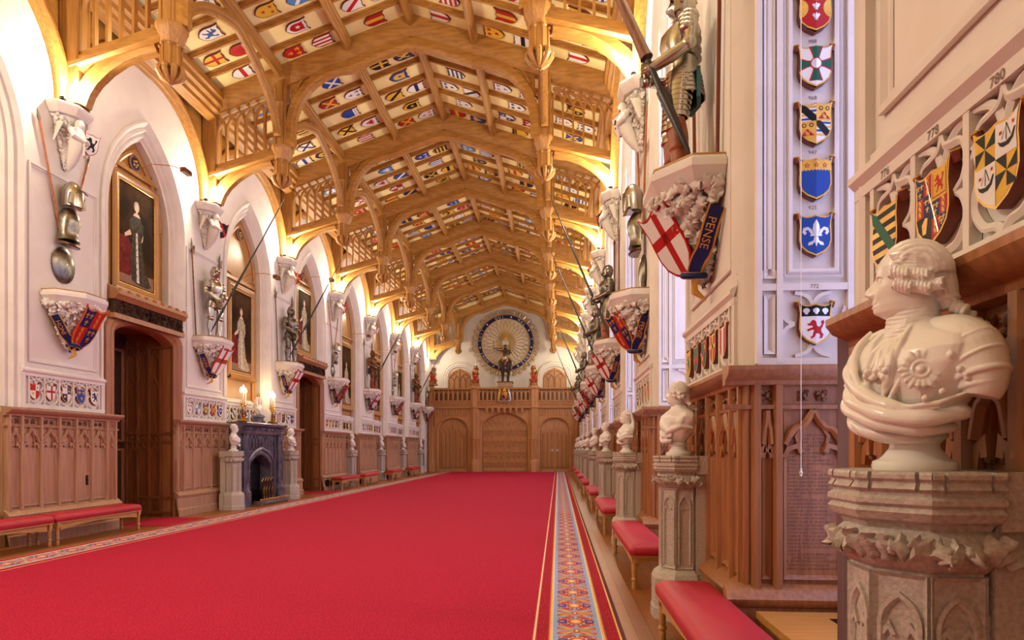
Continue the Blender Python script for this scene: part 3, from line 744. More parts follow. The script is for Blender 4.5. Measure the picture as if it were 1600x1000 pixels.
for k in range(-1, 7):
    for s in (-1, 1):
        for ci, (d0, d1) in enumerate(((.13, 1.45), (1.69, 3.18), (3.45, 4.75))):
            for j in range(NC):
                y = T(k) + BAY * (j + .5) / NC + (.06 if j == 0 else -.06 if j == NC - 1 else 0)
                two = (j + ci + k) % 2 == 0
                for q, fr in enumerate((.27, .75) if two else (.5,)):
                    d = d0 + (d1 - d0) * fr
                    x, z = XC + s * d, zc(d) - .004
                    if y < 1: continue
                    px, py, dd = proj(x, y, z)
                    if -10 < px < 1610 and py > -12: cells.append((dd, k, s, ci, j, q, two, x, y, z))
cells.sort()
rr = random.Random(5)
BAYW = ['nearest', 'second', 'third', 'fourth', 'fifth', 'sixth', 'seventh']
far_v = MB()
for n, (dd, k, s, ci, j, q, two, x, y, z) in enumerate(cells):
    i, jj = rr.randrange(len(KINDS_)), rr.randrange(len(PAIRS))
    up = (-s, 0, SL); out = (-s * SL, 0, -1)
    right = Vector(up).cross(Vector(out))
    if n < 300:
        o = bpy.data.objects.new('ceiling_shield', ceiling_mesh(i, jj)); C.objects.link(o)
        place(o, (x, y, z), right, up, out)
        c1, c2 = [CN.get(c, c) for c in PAIRS[jj]]
        kd = KINDS_[i]
        des = ('%s and %s shield in quarters' % (c1, c2) if kd == 'quartered' else '%s shield, %s %s' % (c1, c2, kd))
        tag(o, '%s, %s ceiling %s, %s bay, row %s%s' % (des, 'left' if s < 0 else 'right', ('by ridge', 'mid-slope', 'by wall')[ci], BAYW[max(k, 0)],
            ('one', 'two', 'three', 'four', 'five', 'six')[j], (' ridge-side', ' eaves-side')[q] if two else ''), 'ceiling shield', 'painted shields on the ceiling')
    else:
        me = ceiling_mesh(i, jj); r, u, nn = Vector(right).normalized(), Vector(up).normalized(), Vector(out).normalized()
        for mi, mt in enumerate(me.materials):
            vs = [tuple(Vector((x, y, z)) + r * v.co.x + u * v.co.y + nn * v.co.z) for v in me.vertices]
            far_v.add(vs, [tuple(p.vertices) for p in me.polygons if p.material_index == mi], mt.name)
if far_v.v:
    o = far_v.build('ceiling_shields_far_off', smooth=0); tag(o, 'small painted shields massed on the farthest ceiling bays', 'ceiling shields', 'painted shields on the ceiling'); o['kind'] = 'stuff'

def wall_shield(S, side, y, z, label, group, x=None):
    """side -1 left wall, +1 right wall, 0 reveal facing the camera (y is then x)"""
    o = bpy.data.objects.new('heraldic_shield', S if isinstance(S, bpy.types.Mesh) else S.mesh('heraldic_shield')); C.objects.link(o)
    if side == -1: place(o, ((LW if x is None else x) + .006, y, z), (0, 1, 0), (0, 0, 1), (1, 0, 0))
    elif side == 1: place(o, ((RW if x is None else x) - .006, y, z), (0, -1, 0), (0, 0, 1), (-1, 0, 0))
    else: place(o, (y, YREV - .024, z), (1, 0, 0), (0, 0, 1), (0, -1, 0))
    return tag(o, label, 'shield', group)
def SH(hw=.122, ridge=.16, **k): return Shield(hw, .05, ridge, ears=True, **k)
# column on the reveal beside the near window
G1 = 'shield column on the white reveal'
XR = RW + .435
S = SH().field('red')
for sx in (-1, 1): S.reg([(math.cos(a), math.sin(a), math.cos(a) * sx * 1.02 + .58) for a in [q * PI / 14 for q in range(28)]], 'gold')
S.up()
for yy in (.62, .05, -.55): S.charge([xf(BIRD, 0, yy, .27)], 'silver')
# keep the golden flaunches inside the outline
wall_shield(S, 0, XR, 4.83, 'red shield with three silver beasts between golden curved sides, topmost of the column', G1)
S = SH().field('white')
pat = [(-.1, .22), (.1, .22), (.3, .95), (-.3, .95)]
for a in range(4):
    for m_, e in (('red', 1.0), ('green', .74)):
        ca, sa = math.cos(a * PI / 2), math.sin(a * PI / 2); L_ = .95 if a % 2 else 1.05
        P = [(-.16 * e, .2), (.16 * e, .2), (.22 * e, .5), (.42 * e, L_), (-.42 * e, L_), (-.22 * e, .5)]
        S.layer = 2 if m_ == 'red' else 3
        S.charge([[(u * ca - v * sa, (u * sa + v * ca) * (.98)) for u, v in P]], m_)
S.layer = 4; S.charge([circ(0, 0, .36, 16)], 'red'); S.up().charge([circ(0, 0, .29, 16)], 'silver')
wall_shield(S, 0, XR, 4.42, 'white shield with a red-edged green cross and silver boss', G1)
S = SH().field('white'); S.reg([(-1, 0, 0), (0, -1, 0)], 'gold'); S.reg([(1, 0, 0), (0, 1, 0)], 'gold'); S.up()
for sx, sy in ((-1, 1), (1, -1)):
    for t in range(4): S.reg(box_hp(0 if sx > 0 else -2, 2 if sx > 0 else 0, .06 + .24 * t if sy > 0 else -.18 - .24 * t, .18 + .24 * t if sy > 0 else -.06 - .24 * t), 'blue' if t % 2 == 0 else 'gold')
S.up(); S.reg(band(.75, .0, .2) + [(0, -1, 0), (1, 0, 0)], 'black'); S.reg(band(.75, .0, .2) + [(0, 1, 0), (-1, 0, 0)], 'black')
for sx, sy in ((1, 1), (-1, -1)): S.charge([circ(sx * .28, sy * .5 + .25, .13), circ(sx * .68, sy * .5 + .25, .13)], 'brown'); S.charge([[(sx * .1 if sx > 0 else -.1, sy * .5 - .38), (sx * .5, sy * .5 + .05), (sx * .85, sy * .5 - .38)]], 'red')
S.up(); S.charge([circ(sx * q, sy * .5 + .25, .07) for sx, sy in ((1, 1), (-1, -1)) for q in (.28, .68)], 'gold'); S.charge([xf(LION, sx * .5, sy * .5 - .25, .17) for sx, sy in ((1, 1), (-1, -1))], 'gold')
wall_shield(S, 0, XR, 4.0, 'quartered shield of dark striped quarters and gold quarters with red triangles', G1)
S = SH().field('blue')
zig = [(-.95 + .095 * i, .42 if i % 2 else .32) for i in range(21)]
S.charge([zig + [(.9, .95), (-.9, .95)]], 'gold'); S.up()
S.charge([star(x, .66, .19) for x in (-.52, 0, .52)], 'red'); S.up(); S.charge([star(x, .66, .09) for x in (-.52, 0, .52)], 'gold')
wall_shield(S, 0, XR, 3.595, 'plain blue shield with a golden zigzag top and three red stars', G1)
S = SH().field('blue'); S.charge(fleur(0, -.05, .85), 'silver')
wall_shield(S, 0, XR, 3.18, 'blue shield with one large silver fleur-de-lis', G1)
S = SH().field('white'); S.reg([(0, -1, -.32)], 'black'); S.up(); S.charge([xf(SHELL, x, .62, .22) for x in (-.55, 0, .55)], 'silver'); S.charge([xf(LION, 0, -.45, .58)], 'red')
wall_shield(S, 0, XR, 2.53, 'silver shield with a red lion under a black top band of shells', G1)
def number(t, fn, sz, lab):
    mb = MB(); text_into(mb, t, sz, fn, 'ink'); tag(mb.build('shield_number', smooth=0), lab, 'lettering', 'painted shield numbers')
for z, t in ((4.61, '988'), (4.19, '968'), (3.785, '947'), (3.375, '925'), (2.782, '772')):
    number(t, lambda u, v, d, z=z: (XR + u, YREV - .0215 - (.0375 if z < 2.9 else 0), z + v), .042, 'small painted number %s above a shield of the column' % t)
NP = R_PIERS[0]; SP = .352
for i, t in enumerate(('776', '778', '780')): number(t, lambda u, v, d, i=i: (RW - .053, NP + SP * (2 - i) - u, 2.765 + v), .05, 'small painted number %s over a shield behind the marble bust' % t)
G2 = 'shields in the plaster strip beside the bust'
def big(): return Shield(.112, .05, 0, ears=True)
S = big().field('black')
for t in range(6): S.reg(box_hp(-2, 2, -1.25 + .42 * t, -1.04 + .42 * t), 'gold')
S.up(); S.reg(band(.75, 0, .2), 'green'); 
wall_shield(S, 1, NP + 2 * SP, 2.52, 'black and gold striped shield with a green diagonal, half behind the marble head', G2)
S = big().field('red')
for x0, x1, y0, y1, m_ in ((-2, -.45, .33, 2, 'navy'), (-.45, 0, -.35, .33, 'navy'), (0, 2, 0, 2, 'yellow'), (-2, 0, -2, -.35, 'black'), (0, .45, -.55, 0, 'navy'), (.45, 2, -2, -.55, 'navy')): S.reg(box_hp(x0, x1, y0, y1), m_)
S.up()
for x, y, dy in ((-.66, .62, .22), (-.22, 0, .22), (.22, -.27, .17), (.58, -.75, .1)): S.charge(fleur(x - .1, y + dy * .5, .11) + fleur(x + .1, y + dy * .5, .11) + fleur(x, y - dy * .7, .11), 'gold')
for x, y in ((-.22, .62), (-.66, 0), (.66, -.27), (.22, -.8)): S.charge([xf(LION, x, y + q, .11) for q in (.2, 0, -.2)], 'gold')
S.charge([xf(LION, .44, .5, .3)], 'red'); S.charge([[(-.5, -.95), (-.3, -.95), (-.2, -.45), (-.35, -.4), (-.55, -.6)]], 'gold')
for a_, b_ in (((.08, .1), (.11, .9)), ((.78, .1), (.81, .9))): S.charge([[a_, (b_[0], a_[1]), b_, (a_[0], b_[1])]], 'red')
S.charge([[(.08, .08), (.81, .08), (.81, .12), (.08, .12)]], 'red')
S.up(); S.reg(band(.35, .0, .035), 'steel')
wall_shield(S, 1, NP + SP, 2.52, 'red, gold and dark blue quartered shield of lilies and lions above the marble head', G2)
S = big().field('yellow')
for qx, qy in ((-.45, .5), (.45, -.45)):
    for a in range(4):
        a0 = PI / 4 * (2 * a); P = [(qx, qy)] + [(qx + 1.2 * math.cos(a0 + f), qy + 1.2 * math.sin(a0 + f)) for f in (0, PI / 4)]
        S.put(clips(P, box_hp(-.88 if qx < 0 else 0, 0 if qx < 0 else .86, 0 if qy > 0 else -.9, .95 if qy > 0 else 0)), 'black')
S.up(); S.reg([(-1, 0, 0), (0, -1, 0)], 'white'); S.reg([(1, 0, 0), (0, 1, 0)], 'white'); S.up()
for qx, qy in ((.45, .5), (-.42, -.45)):
    S.charge([xf(HULL, qx, qy, .38), xf([(-.05, -.3), (.05, -.3), (.03, 1), (-.03, 1)], qx, qy, .38), xf([(0, .9), (.1, .9), (.5, -.1), (.42, -.1)], qx, qy, .38), xf([(0, .9), (-.5, -.1), (-.42, -.1)], qx, qy, .38)], 'black')
    S.charge([xf([(-.75, .3), (-.45, .3), (-.45, .55), (-.75, .55)], qx, qy, .38), xf([(.6, .6), (.85, .6), (.85, .85), (.6, .85)], qx, qy, .38)], 'red')
wall_shield(S, 1, NP + 0 * SP, 2.52, 'black and yellow gyronny shield with black ships on white quarters', G2)
# strip under the near armoured knight: five seen edge-on
G3 = 'shields in the strip below the near right knight'
for i, (a, d, lab) in enumerate([(('yellow', 'green'), 'lion', 'gold shield with a green beast, farthest of the five under the near right bracket'), (('green', 'red'), 'chevron', 'green shield with a red chevron, fourth along the strip under the near right bracket'),
        (('red', 'green'), 'quartered', 'red and green quartered shield, middle of the strip under the near right bracket'), (('red', 'yellow'), 'cross', 'red shield with a gold cross under the near right bracket'), (('red', 'white'), 'vertical band', 'red shield with a pale upright band, nearest under the near right bracket')]):
    wall_shield(pattern(Shield(.11, .06, 0, ears=True), d, *a), 1, RT(-1) + SP * (2 - i), 2.51, lab, G3)
# left wall near strip
G4 = 'shields in the strip left of the near doorway'
L5 = [('white', 'red', 'quartered', 'white, red and gold quartered shield, leftmost under the royal bracket'), ('white', 'red', 'cross', 'white shield with a red cross on the left wall strip'), ('navy', 'white', 'quartered', 'dark blue shield with silver quarters, middle of the left wall strip'),
      ('blue', 'yellow', 'three lilies', 'blue shield scattered with gold lilies on the left wall strip'), ('white', 'navy', 'lion', 'white shield with a dark blue lion, beside the near doorway')]
for i, (a, b_, d, lab) in enumerate(L5):
    wall_shield(pattern(Shield(.112, .035, .16, ears=True), d, a, b_), -1, T(0) + (i - 2) * .355, 2.59, lab, G4)
# remaining strips, both walls
_w = {}
def common(i):
    if i not in _w:
        q = random.Random(i); _w[i] = (pattern(Shield(.108, .035, 0, ears=True), KINDS_[q.randrange(len(KINDS_))], *PAIRS[q.randrange(len(PAIRS))]).mesh('heraldic_shield'))
    return _w[i]
NB = ['second', 'third', 'fourth', 'fifth', 'sixth', 'seventh', 'eighth']
POS5 = ['nearest', 'second', 'middle', 'fourth', 'farthest']
for k in range(1, 7):
    for i in range(5):
        wall_shield(common(k * 7 + i), -1, T(k) + (i - 2) * .355, 2.59, '%s of five shields in the strip under the %s bracket from the left' % (POS5[i], NB[k - 1]), 'shields along the left wall')
for k in (1, 3, 4, 5, 6):
    for i in range(3 if k != 1 else 5):
        y = BC(k) + ((i - 1) * .4 if k != 1 else (i - 2) * .39)
        wall_shield(common(k * 5 + i + 60), -1, y, 2.59, ('%s small shield in the left wall recess %s' % (['near', 'centre', 'far'][i], 'after the %s bracket' % NB[k - 1])) if k != 1 else '%s shield behind the mantelpiece candles' % POS5[i], 'shields along the left wall', x=LW - .28)
for k in range(0, 7):
    for i in range(5):
        wall_shield(common(k * 9 + i + 120), 1, RT(k) + (i - 2) * SP, 2.51, '%s of five shields on the right wall beyond the %s bracket' % (POS5[i], (['first'] + NB)[k]), 'shields along the right wall')

# ------------------------------------------------------------------ carved brackets and corbels
def half_oct(o_, h, z, f=1.0):
    return [(0.004, -h * f, z), (o_ * .5 * f, -h * f, z), (o_ * f, -h * .45 * f, z), (o_ * f, h * .45 * f, z), (o_ * .5 * f, h * f, z), (0.004, h * f, z)]
def cone_pt(o_, h, t, a, zt, zb):
    """point on the tapering bracket body; t 0 top..1 tip, a in [0,1] round the plan from -y to +y"""
    th = PI * a - PI / 2; f = (1 - t) ** .85 * .9 + .06
    x, y = o_ * math.cos(th) * f, h * math.sin(th) * f
    n = Vector((math.cos(th) / o_, math.sin(th) / h, 0)).normalized(); n.z = -.35; return Vector((max(x, .01), y, zt + (zb - zt) * t)), n.normalized()
def bracket_meshes(stone):
    mb = MB(); o_, h = .6, .62
    prof = [(.0, .94), (-.03, .94), (-.035, 1.0), (-.1, 1.0), (-.13, .96), (-.19, .9), (-.22, .84), (-.24, .8)]
    mb.loft([half_oct(o_, h, z, f) for z, f in prof], stone); cap = mb.mesh('cap', 25)
    mb = MB(); rd = random.Random(3)
    mb.loft([[tuple(cone_pt(o_, h, t, i / 10, -.19, -1.04)[0] - cone_pt(o_, h, t, i / 10, -.19, -1.04)[1] * (.17 - .1 * t) + Vector((.16 - .1 * t, 0, 0))) for i in range(11)] for t in (0, .15, .3, .5, .7, .85, 1)], stone)
    for i in range(260):
        t = rd.random() ** 1.2 * .93; a = rd.random()
        p, n = cone_pt(o_, h, t, a, -.2, -1.02)
        p.x = max(p.x, .06); leaf(mb, p - n * .05, n + Vector((rd.uniform(-.5, .5), rd.uniform(-.5, .5), rd.uniform(-.5, .5))), .082 - .028 * t, stone, rd)
    for i in range(16): p, n = cone_pt(o_, h, .04, (i + .5) / 16, -.2, -1.02); leaf(mb, p - n * .04, n, .09, stone, rd)
    mb.v = [(max(v[0], .005), v[1], v[2]) for v in mb.v]
    return cap, mb.mesh('foliage', 75)
BCAP, BFOL = bracket_meshes('stone_trim')
def ribbon(mb, pts, w, m, off):
    rows = []
    for i, (p, n) in enumerate(pts):
        t = (pts[min(i + 1, len(pts) - 1)][0] - pts[max(i - 1, 0)][0]).normalized(); b = t.cross(n).normalized()
        rows.append((p + n * off + b * w, p + n * (off - .015) + b * w, p + n * (off - .015) - b * w, p + n * off - b * w))
    mb.loft(rows, m)
def bracket(x, y, z, side, kind, label, big_=False):
    t = thing('wall_bracket', label, 'bracket', (x, y, z), 0 if side < 0 else PI, 'carved wall brackets')
    for me, nm in ((BCAP, 'cap'), (BFOL, 'foliage')):
        o = bpy.data.objects.new(nm, me); C.objects.link(o); o.parent = t
    mb = MB(); mb.loft([half_oct(.57, .58, .002, 1), half_oct(.57, .58, .02, 1)], 'oak_x'); mb.build('oak_top', t)
    S = Shield(.27 if side < 0 else .225, .025, 0, body='red', rim='red' if kind == 'cross' else 'gold', sy=1.3)
    if kind == 'cross': pattern(S, 'cross', 'white', 'red')
    else:
        S.field('navy'); S.reg([(-1, 0, 0), (0, -1, 0)], 'red'); S.reg([(1, 0, 0), (0, 1, 0)], 'red'); S.up()
        for sx, sy in ((-1, 1), (1, -1)): S.charge(fleur(sx * .6, sy * .45 + .2, .17) + fleur(sx * .25, sy * .45 + .2, .17) + fleur(sx * .42, sy * .45 - .2, .17), 'gold')
        for sx, sy in ((1, 1), (-1, -1)): S.charge([xf(LION, sx * .42, sy * .45 + q, .15, fx) for q in (.28, 0, -.28) for fx in (1,)], 'gold')
    o = bpy.data.objects.new('shield', S.mesh('shield')); C.objects.link(o); o.parent = t
    out = Vector((.87, 0, -.5)) if side < 0 else Vector((.8, .45, -.42)).normalized(); up = Vector((.5, 0, .87)); up = (up - out * up.dot(out)).normalized(); place(o, (.4, 0 if side < 0 else .05, -.56), up.cross(out), up, out)
    o['label'] = 'white shield with a red cross' if kind == 'cross' else 'royal shield quartered red and blue'
    # garter strap curling round the tip
    sg = -1 if side < 0 else 1
    path = []
    for i in range(12):
        q = i / 11; tt = .25 + .62 * q; a = (.12 if side < 0 else .04) + .12 * q + .35 * max(0, q - .6)
        p, n = cone_pt(.6, .62, tt, a if sg < 0 else 1 - a, -.2, -1.02); path.append((p + n * .1, n))
    mb = MB(); ribbon(mb, path, .075, 'gold', 0); ribbon(mb, path, .058, 'navy', .006)
    word = 'HONI' if side < 0 else 'PENSE'
    i0 = 4; p, n = path[i0]; tdir = (path[7][0] - path[1][0]).normalized(); b = tdir.cross(n).normalized(); n2 = b.cross(tdir)
    if n2.dot(n) < 0: n2 = -n2
    bb = n2.cross(tdir)
    text_into(mb, word, .105, lambda u, v, d: p + tdir * u + bb * (v - .037) + n2 * .03, 'gold')
    c0, n0 = path[-1]; ring = [c0 + Vector((0, 0, .02)) + Matrix.Rotation(a * PI / 5, 3, Vector((0, .3, 1)).normalized()) @ Vector((.1, 0, 0)) for a in range(10)]
    mb.tube(ring, .03, 'navy', 8, closed=True); mb.tube([q + Vector((0, 0, .026)) for q in ring], .009, 'gold', 6, closed=True); mb.tube([q - Vector((0, 0, .026)) for q in ring], .009, 'gold', 6, closed=True)
    mb.tube([c0, c0 + Vector((-.02, sg * -.05, -.12)), (.05, sg * .02, -1.13)], [.025, .035, .012], 'gold', 6)
    g = mb.build('garter_strap', t); g['label'] = 'dark blue strap edged with gold letters'
    return t
BRN = ['first', 'second', 'third', 'fourth', 'fifth', 'sixth', 'seventh', 'eighth']
BZ, BZR = 4.37, 4.14
for k in range(0, 7):
    kind = 'royal' if k in (0, 3, 5) else 'cross'
    lab = ('carved stone bracket with a royal red and blue shield, left of the near doorway' if k == 0 else 'carved white bracket with red-cross shield under the steel knight by the fireplace' if k == 1 else
           'carved bracket glowing gold in candlelight right of the fireplace' if k == 2 else '%s carved bracket along the left wall with a %s shield' % (BRN[k], 'royal' if kind == 'royal' else 'red-cross'))
    bracket(LW + .003, T(k) + .05, BZ, -1, kind, lab)
for k in range(-1, 7):
    kind = 'royal' if k in (0, 3, 5) else 'cross'
    lab = ('large carved white bracket with red-cross shield and lettered strap, nearest on the right wall' if k == -1 else '%s carved bracket along the right wall with a %s shield' % (BRN[k + 1], 'royal' if kind == 'royal' else 'red-cross'))
    bracket(RW - .003, RT(k), BZR, 1, kind, lab)
def corbel_meshes():
    m = 'stone_trim'; rd = random.Random(8)
    mb = MB(); mb.loft([half_oct(.42, .44, z, f) for z, f in [(0, 1), (-.05, 1), (-.08, .97), (-.16, .85), (-.18, .8)]], m); cap = mb.mesh('cap', 25)
    mb = MB()
    mb.loft([[tuple(cone_pt(.3, .32, t, i / 8, -.15, -1.1)[0]) for i in range(9)] for t in (0, .2, .4, .6, .8, 1)], m)
    for i in range(110):
        t = rd.random() * .95; p, n = cone_pt(.33, .36, t, rd.random(), -.18, -1.1); p.x = max(p.x, .05); leaf(mb, p - n * .03, n, .06, m, rd)
    mb.v = [(max(v[0], .005), v[1], v[2]) for v in mb.v]
    fol = mb.mesh('foliage', 75)
    mb = MB()
    mb.ball((.34, -.06, -.3), (.085, .075, .1), m, 10, 8); mb.tube([(.3, -.06, -.36), (.31, -.06, -.5), (.27, -.05, -.68), (.2, -.03, -.86), (.12, -.01, -1.0), (.07, 0, -1.08)], [.09, .13, .125, .1, .06, .02], m, 12)
    for s in (-1, 1):
        mb.tube([(.28, -.06 + s * .13, -.42), (.36, -.06 + s * .17, -.56), (.43, -.02 + s * .03, -.6)], [.06, .055, .04], m, 8)
        mb.tube([(.2, -.06 + s * .1, -.4), (.16, s * .3, -.35), (.1, s * .38, -.7)], [.05, .09, .02], m, 8, flat=.4)
    mb.tube([(.43, -.06, -.48), (.42, -.06, -.85)], .018, m, 6); mb.tube([(.43, -.13, -.56), (.43, .01, -.56)], .016, m, 6)
    return cap, fol, mb.mesh('carved_figure', 50)
CC, CF, CG = corbel_meshes()
CD = [('white', 'black', 'lion'), ('black', 'red', 'diagonal band'), ('red', 'yellow', 'cross'), ('red', 'white', 'lion'), ('white', 'red', 'vertical band'), ('yellow', 'red', 'chevron'), ('red', 'white', 'cross')]
def corbel(x, y, z, side, k, label):
    t = thing('corbel', label, 'corbel', (x, y, z), 0 if side < 0 else PI, 'carved corbels under the trusses')
    for me, nm in ((CC, 'cap'), (CF, 'foliage'), (CG, 'carved_figure')):
        o = bpy.data.objects.new(nm, me); C.objects.link(o); o.parent = t
    S = pattern(Shield(.13, .03, 0, rim='red', sy=1.2), CD[k % 7][2], CD[k % 7][0], CD[k % 7][1])
    o = bpy.data.objects.new('shield', S.mesh('shield')); C.objects.link(o); o.parent = t
    q = .13 if side < 0 else -.13
    out = Vector((.8, -.45 if side < 0 else .45, -.2)).normalized(); up = Vector((.2, 0, .98)); up = (up - out * up.dot(out)).normalized()
    place(o, (.4, q, -.55), up.cross(out), up, out)
    u = thing('uplight', 'small bright uplight on the corbel ledge, %s' % label.split(',')[-1].strip(), 'lamp', (x + (.2 if side < 0 else -.2), y - .28, z + .004), 0, 'corbel uplights')
    mb = MB(); mb.lathe([(.05, 0), (.05, .015), (.02, .02), (.02, .05), (.055, .06), (.06, .1)], 'black_iron', 10); mb.build('lamp_body', u)
    mb = MB(); mb.ball((0, 0, .13), .045, 'lamp_glow', 10, 7); mb.build('bulb', u)
for k in range(0, 7):
    cc = ['black lion', 'dark', 'red and gold', 'red', 'white and red', 'yellow', 'red-crossed'][k]
    corbel(LW + .003, T(k), 7.74, -1, k, 'carved figure corbel with %s shield, under the %s truss on the left wall' % (cc, ORD[k]))
    corbel(RW - .003, T(k), 7.74, 1, k, 'carved figure corbel with %s shield, under the %s truss on the right wall' % (cc, ORD[k]))

# ------------------------------------------------------------------ arms and armour
def steel_knight(m='steel', legs='steel', detail=1, hy=0):
    """meshes of an armour standing at the origin facing +x with both hands on a lance at (.37, 0, .93)"""
    n = 14 if detail else 10; P = {}
    b = MB()
    sec = [(.92, .13, .15, -.02), (.98, .15, .165, 0), (1.06, .14, .15, .0), (1.14, .155, .165, .01), (1.26, .18, .185, .015), (1.37, .175, .19, .005), (1.44, .14, .17, -.01), (1.5, .085, .1, -.01)]
    b.loft([[(cx + math.cos(2 * PI * i / n) * rx * (1.15 if math.cos(2 * PI * i / n) > .95 else 1), math.sin(2 * PI * i / n) * ry, z) for i in range(n)] for z, rx, ry, cx in sec], m)
    for z in (1.12, 1.2, 1.3): b.lathe([(.17, z), (.185, z + .012), (.17, z + .02)], m, n, sx=.95)
    P['cuirass'] = b
    b = MB()
    for i in range(5):
        z = 1.0 - i * .045; r = .165 + i * .007; b.lathe([(r, z), (r + .02, z - .06), (r + .008, z - .065)], m, n, cap=False)
    P['skirt'] = b
    b = MB()
    b.ball((.0, 0, 1.66), (.125, .105, .14), m, n, 9)
    b.lathe([(.075, 1.46), (.1, 1.5), (.085, 1.54), (.1, 1.57)], m, n, (.0, 0, 0))
    b.loft([[(.05, -.1, z + .02), (.1, -.085, z), (.17 - abs(q) * .35, 0, z - .03), (.1, .085, z), (.05, .1, z + .02), (.04, 0, z)] for z, q in ((1.56, .3), (1.6, .1), (1.64, 0), (1.69, .15), (1.72, .28))], m)
    b.tube([(.12, 0, 1.72), (.06, 0, 1.8), (-.02, 0, 1.83), (-.09, 0, 1.79), (-.13, 0, 1.68)], [.01, .018, .022, .018, .01], m, 6)
    for s in (-1, 1): b.ball((.03, s * .11, 1.65), .02, m, 8, 5)
    b.box((.105, -.07, 1.673), (.128, .07, 1.683), 'black')
    P['helmet'] = b
    for s, nm in ((-1, 'arm'), (1, 'arm.')):
        b = MB(); y = s * .22
        for i in range(4): b.ball((-.01 + i * .006, y + s * .012 * i, 1.42 - i * .045), (.1 - i * .004, .085, .06), m, 10, 6)
        b.tube([(-.01, y + s * .02, 1.4), (-.02, y + s * .05, 1.28), (0, y + s * .06, 1.17)], [.065, .062, .055], m, 10)
        b.ball((0, y + s * .065, 1.14), (.075, .06, .07), m, 10, 6)
        h = (.35, s * .03 + hy, .93 + (.06 if s > 0 else -.02))
        b.tube([(.0, y + s * .06, 1.13), (.14, y + s * .02, 1.06), (.26, s * .1 + hy * .6, .99 + s * .03), (.33, s * .045 + hy, h[2])], [.055, .06, .05, .045], m, 10)
        b.ball(h, (.05, .05, .055), m, 9, 6)
        for q in range(4): b.tube([(h[0] + .01, h[1] + s * .035, h[2] + .035 - q * .024), (h[0] + .06, h[1] + s * .01, h[2] + .035 - q * .024), (h[0] + .05, h[1] - s * .035, h[2] + .03 - q * .024)], .013, m, 6)
        b.tube([(h[0] - .02, h[1] - s * .01, h[2] + .04), (h[0] + .02, h[1] - s * .045, h[2] + .04)], .014, m, 6)
        P[nm] = b
    for s, nm in ((-1, 'leg'), (1, 'leg.')):
        b = MB(); y = s * .11; fx = .03 * s
        if legs == 'steel':
            b.tube([(0, y * .9, .92), (.02 + fx, y * 1.1, .74), (.03 + fx, y * 1.15, .52)], [.1, .092, .068], m, 12)
            b.ball((.045 + fx, y * 1.15, .5), (.075, .07, .075), m, 10, 7); b.tube([(.04 + fx, y * 1.15 + s * .06, .54), (.0 + fx, y * 1.15 + s * .1, .5), (.04 + fx, y * 1.15 + s * .06, .46)], .02, m, 6)
            b.tube([(.02 + fx, y * 1.15, .48), (-.005 + fx, y * 1.15, .34), (.0 + fx, y * 1.15, .12), (.0 + fx, y * 1.15, .06)], [.062, .072, .045, .05], m, 12)
            b.tube([(-.05 + fx, y * 1.15, .04), (.05 + fx, y * 1.2, .045), (.14 + fx, y * 1.3, .03), (.2 + fx, y * 1.35, .018)], [.04, .045, .035, .015], m, 10, flat=.8)
        else:
            # long laminated tasset over leather boots
            for i in range(9):
                z = .98 - i * .05; q = i / 9
                b.lathe([(.125 - q * .03, z), (.135 - q * .03, z - .055), (.123 - q * .03, z - .058)], m, 16, (.03 + .055 * q, y * (.8 + .45 * q), 0), sy=.8, cap=False)
            for i in range(8): b.ball((.08 + .02 * i / 8 - .05, y * (1 + .03 * i) + s * .085, .95 - i * .05), .008, 'brass', 6, 4)
            b.ball((.1, y * 1.3, .5), (.085, .075, .08), m, 12, 8); b.lathe([(.07, .47), (.085, .41), (.07, .4)], m, 12, (.1, y * 1.3, 0), cap=False)
            b.tube([(.05, y * 1.2, .9), (.08, y * 1.3, .5)], [.05, .06], 'leather_tan', 10)
            b.tube([(.09, y * 1.3, .5), (.07, y * 1.3, .36), (.06, y * 1.3, .2), (.05, y * 1.3, .06)], [.085, .092, .088, .078], 'leather_tan', 12)
            b.tube([(0, y * 1.3, .045), (.1, y * 1.35, .055), (.19, y * 1.4, .04), (.25, y * 1.42, .025)], [.05, .055, .045, .02], 'leather_tan', 10, flat=.85)
            b.lathe([(.088, .0), (.1, .02), (.088, .04)], 'leather_tan', 12, (.062, y * 1.3, .2), cap=False)
        P[nm] = b
    return P
def make_knight(label, m, legs, loc, rz, hy):
    t = thing('suit_of_armour', label, 'armour', loc, rz, 'suits of armour on the brackets')
    for nm, b in steel_knight(m, legs, 1, hy).items():
        o = b.build(nm.rstrip('.'), t, smooth=45)
        if legs != 'steel' and nm.startswith('leg'): o['label'] = 'steel thigh plates over tan leather boot'
    if legs != 'steel':
        mb = MB(); mb.loft([[(-.12, -.2, z), (-.17, 0, z), (-.12, .2, z), (-.09, .18, z), (-.13, 0, z), (-.09, -.18, z)] for z in (.7, .85, .98)], 'teal'); mb.build('cloth_skirt', t)['label'] = 'dark teal cloth'
    return t
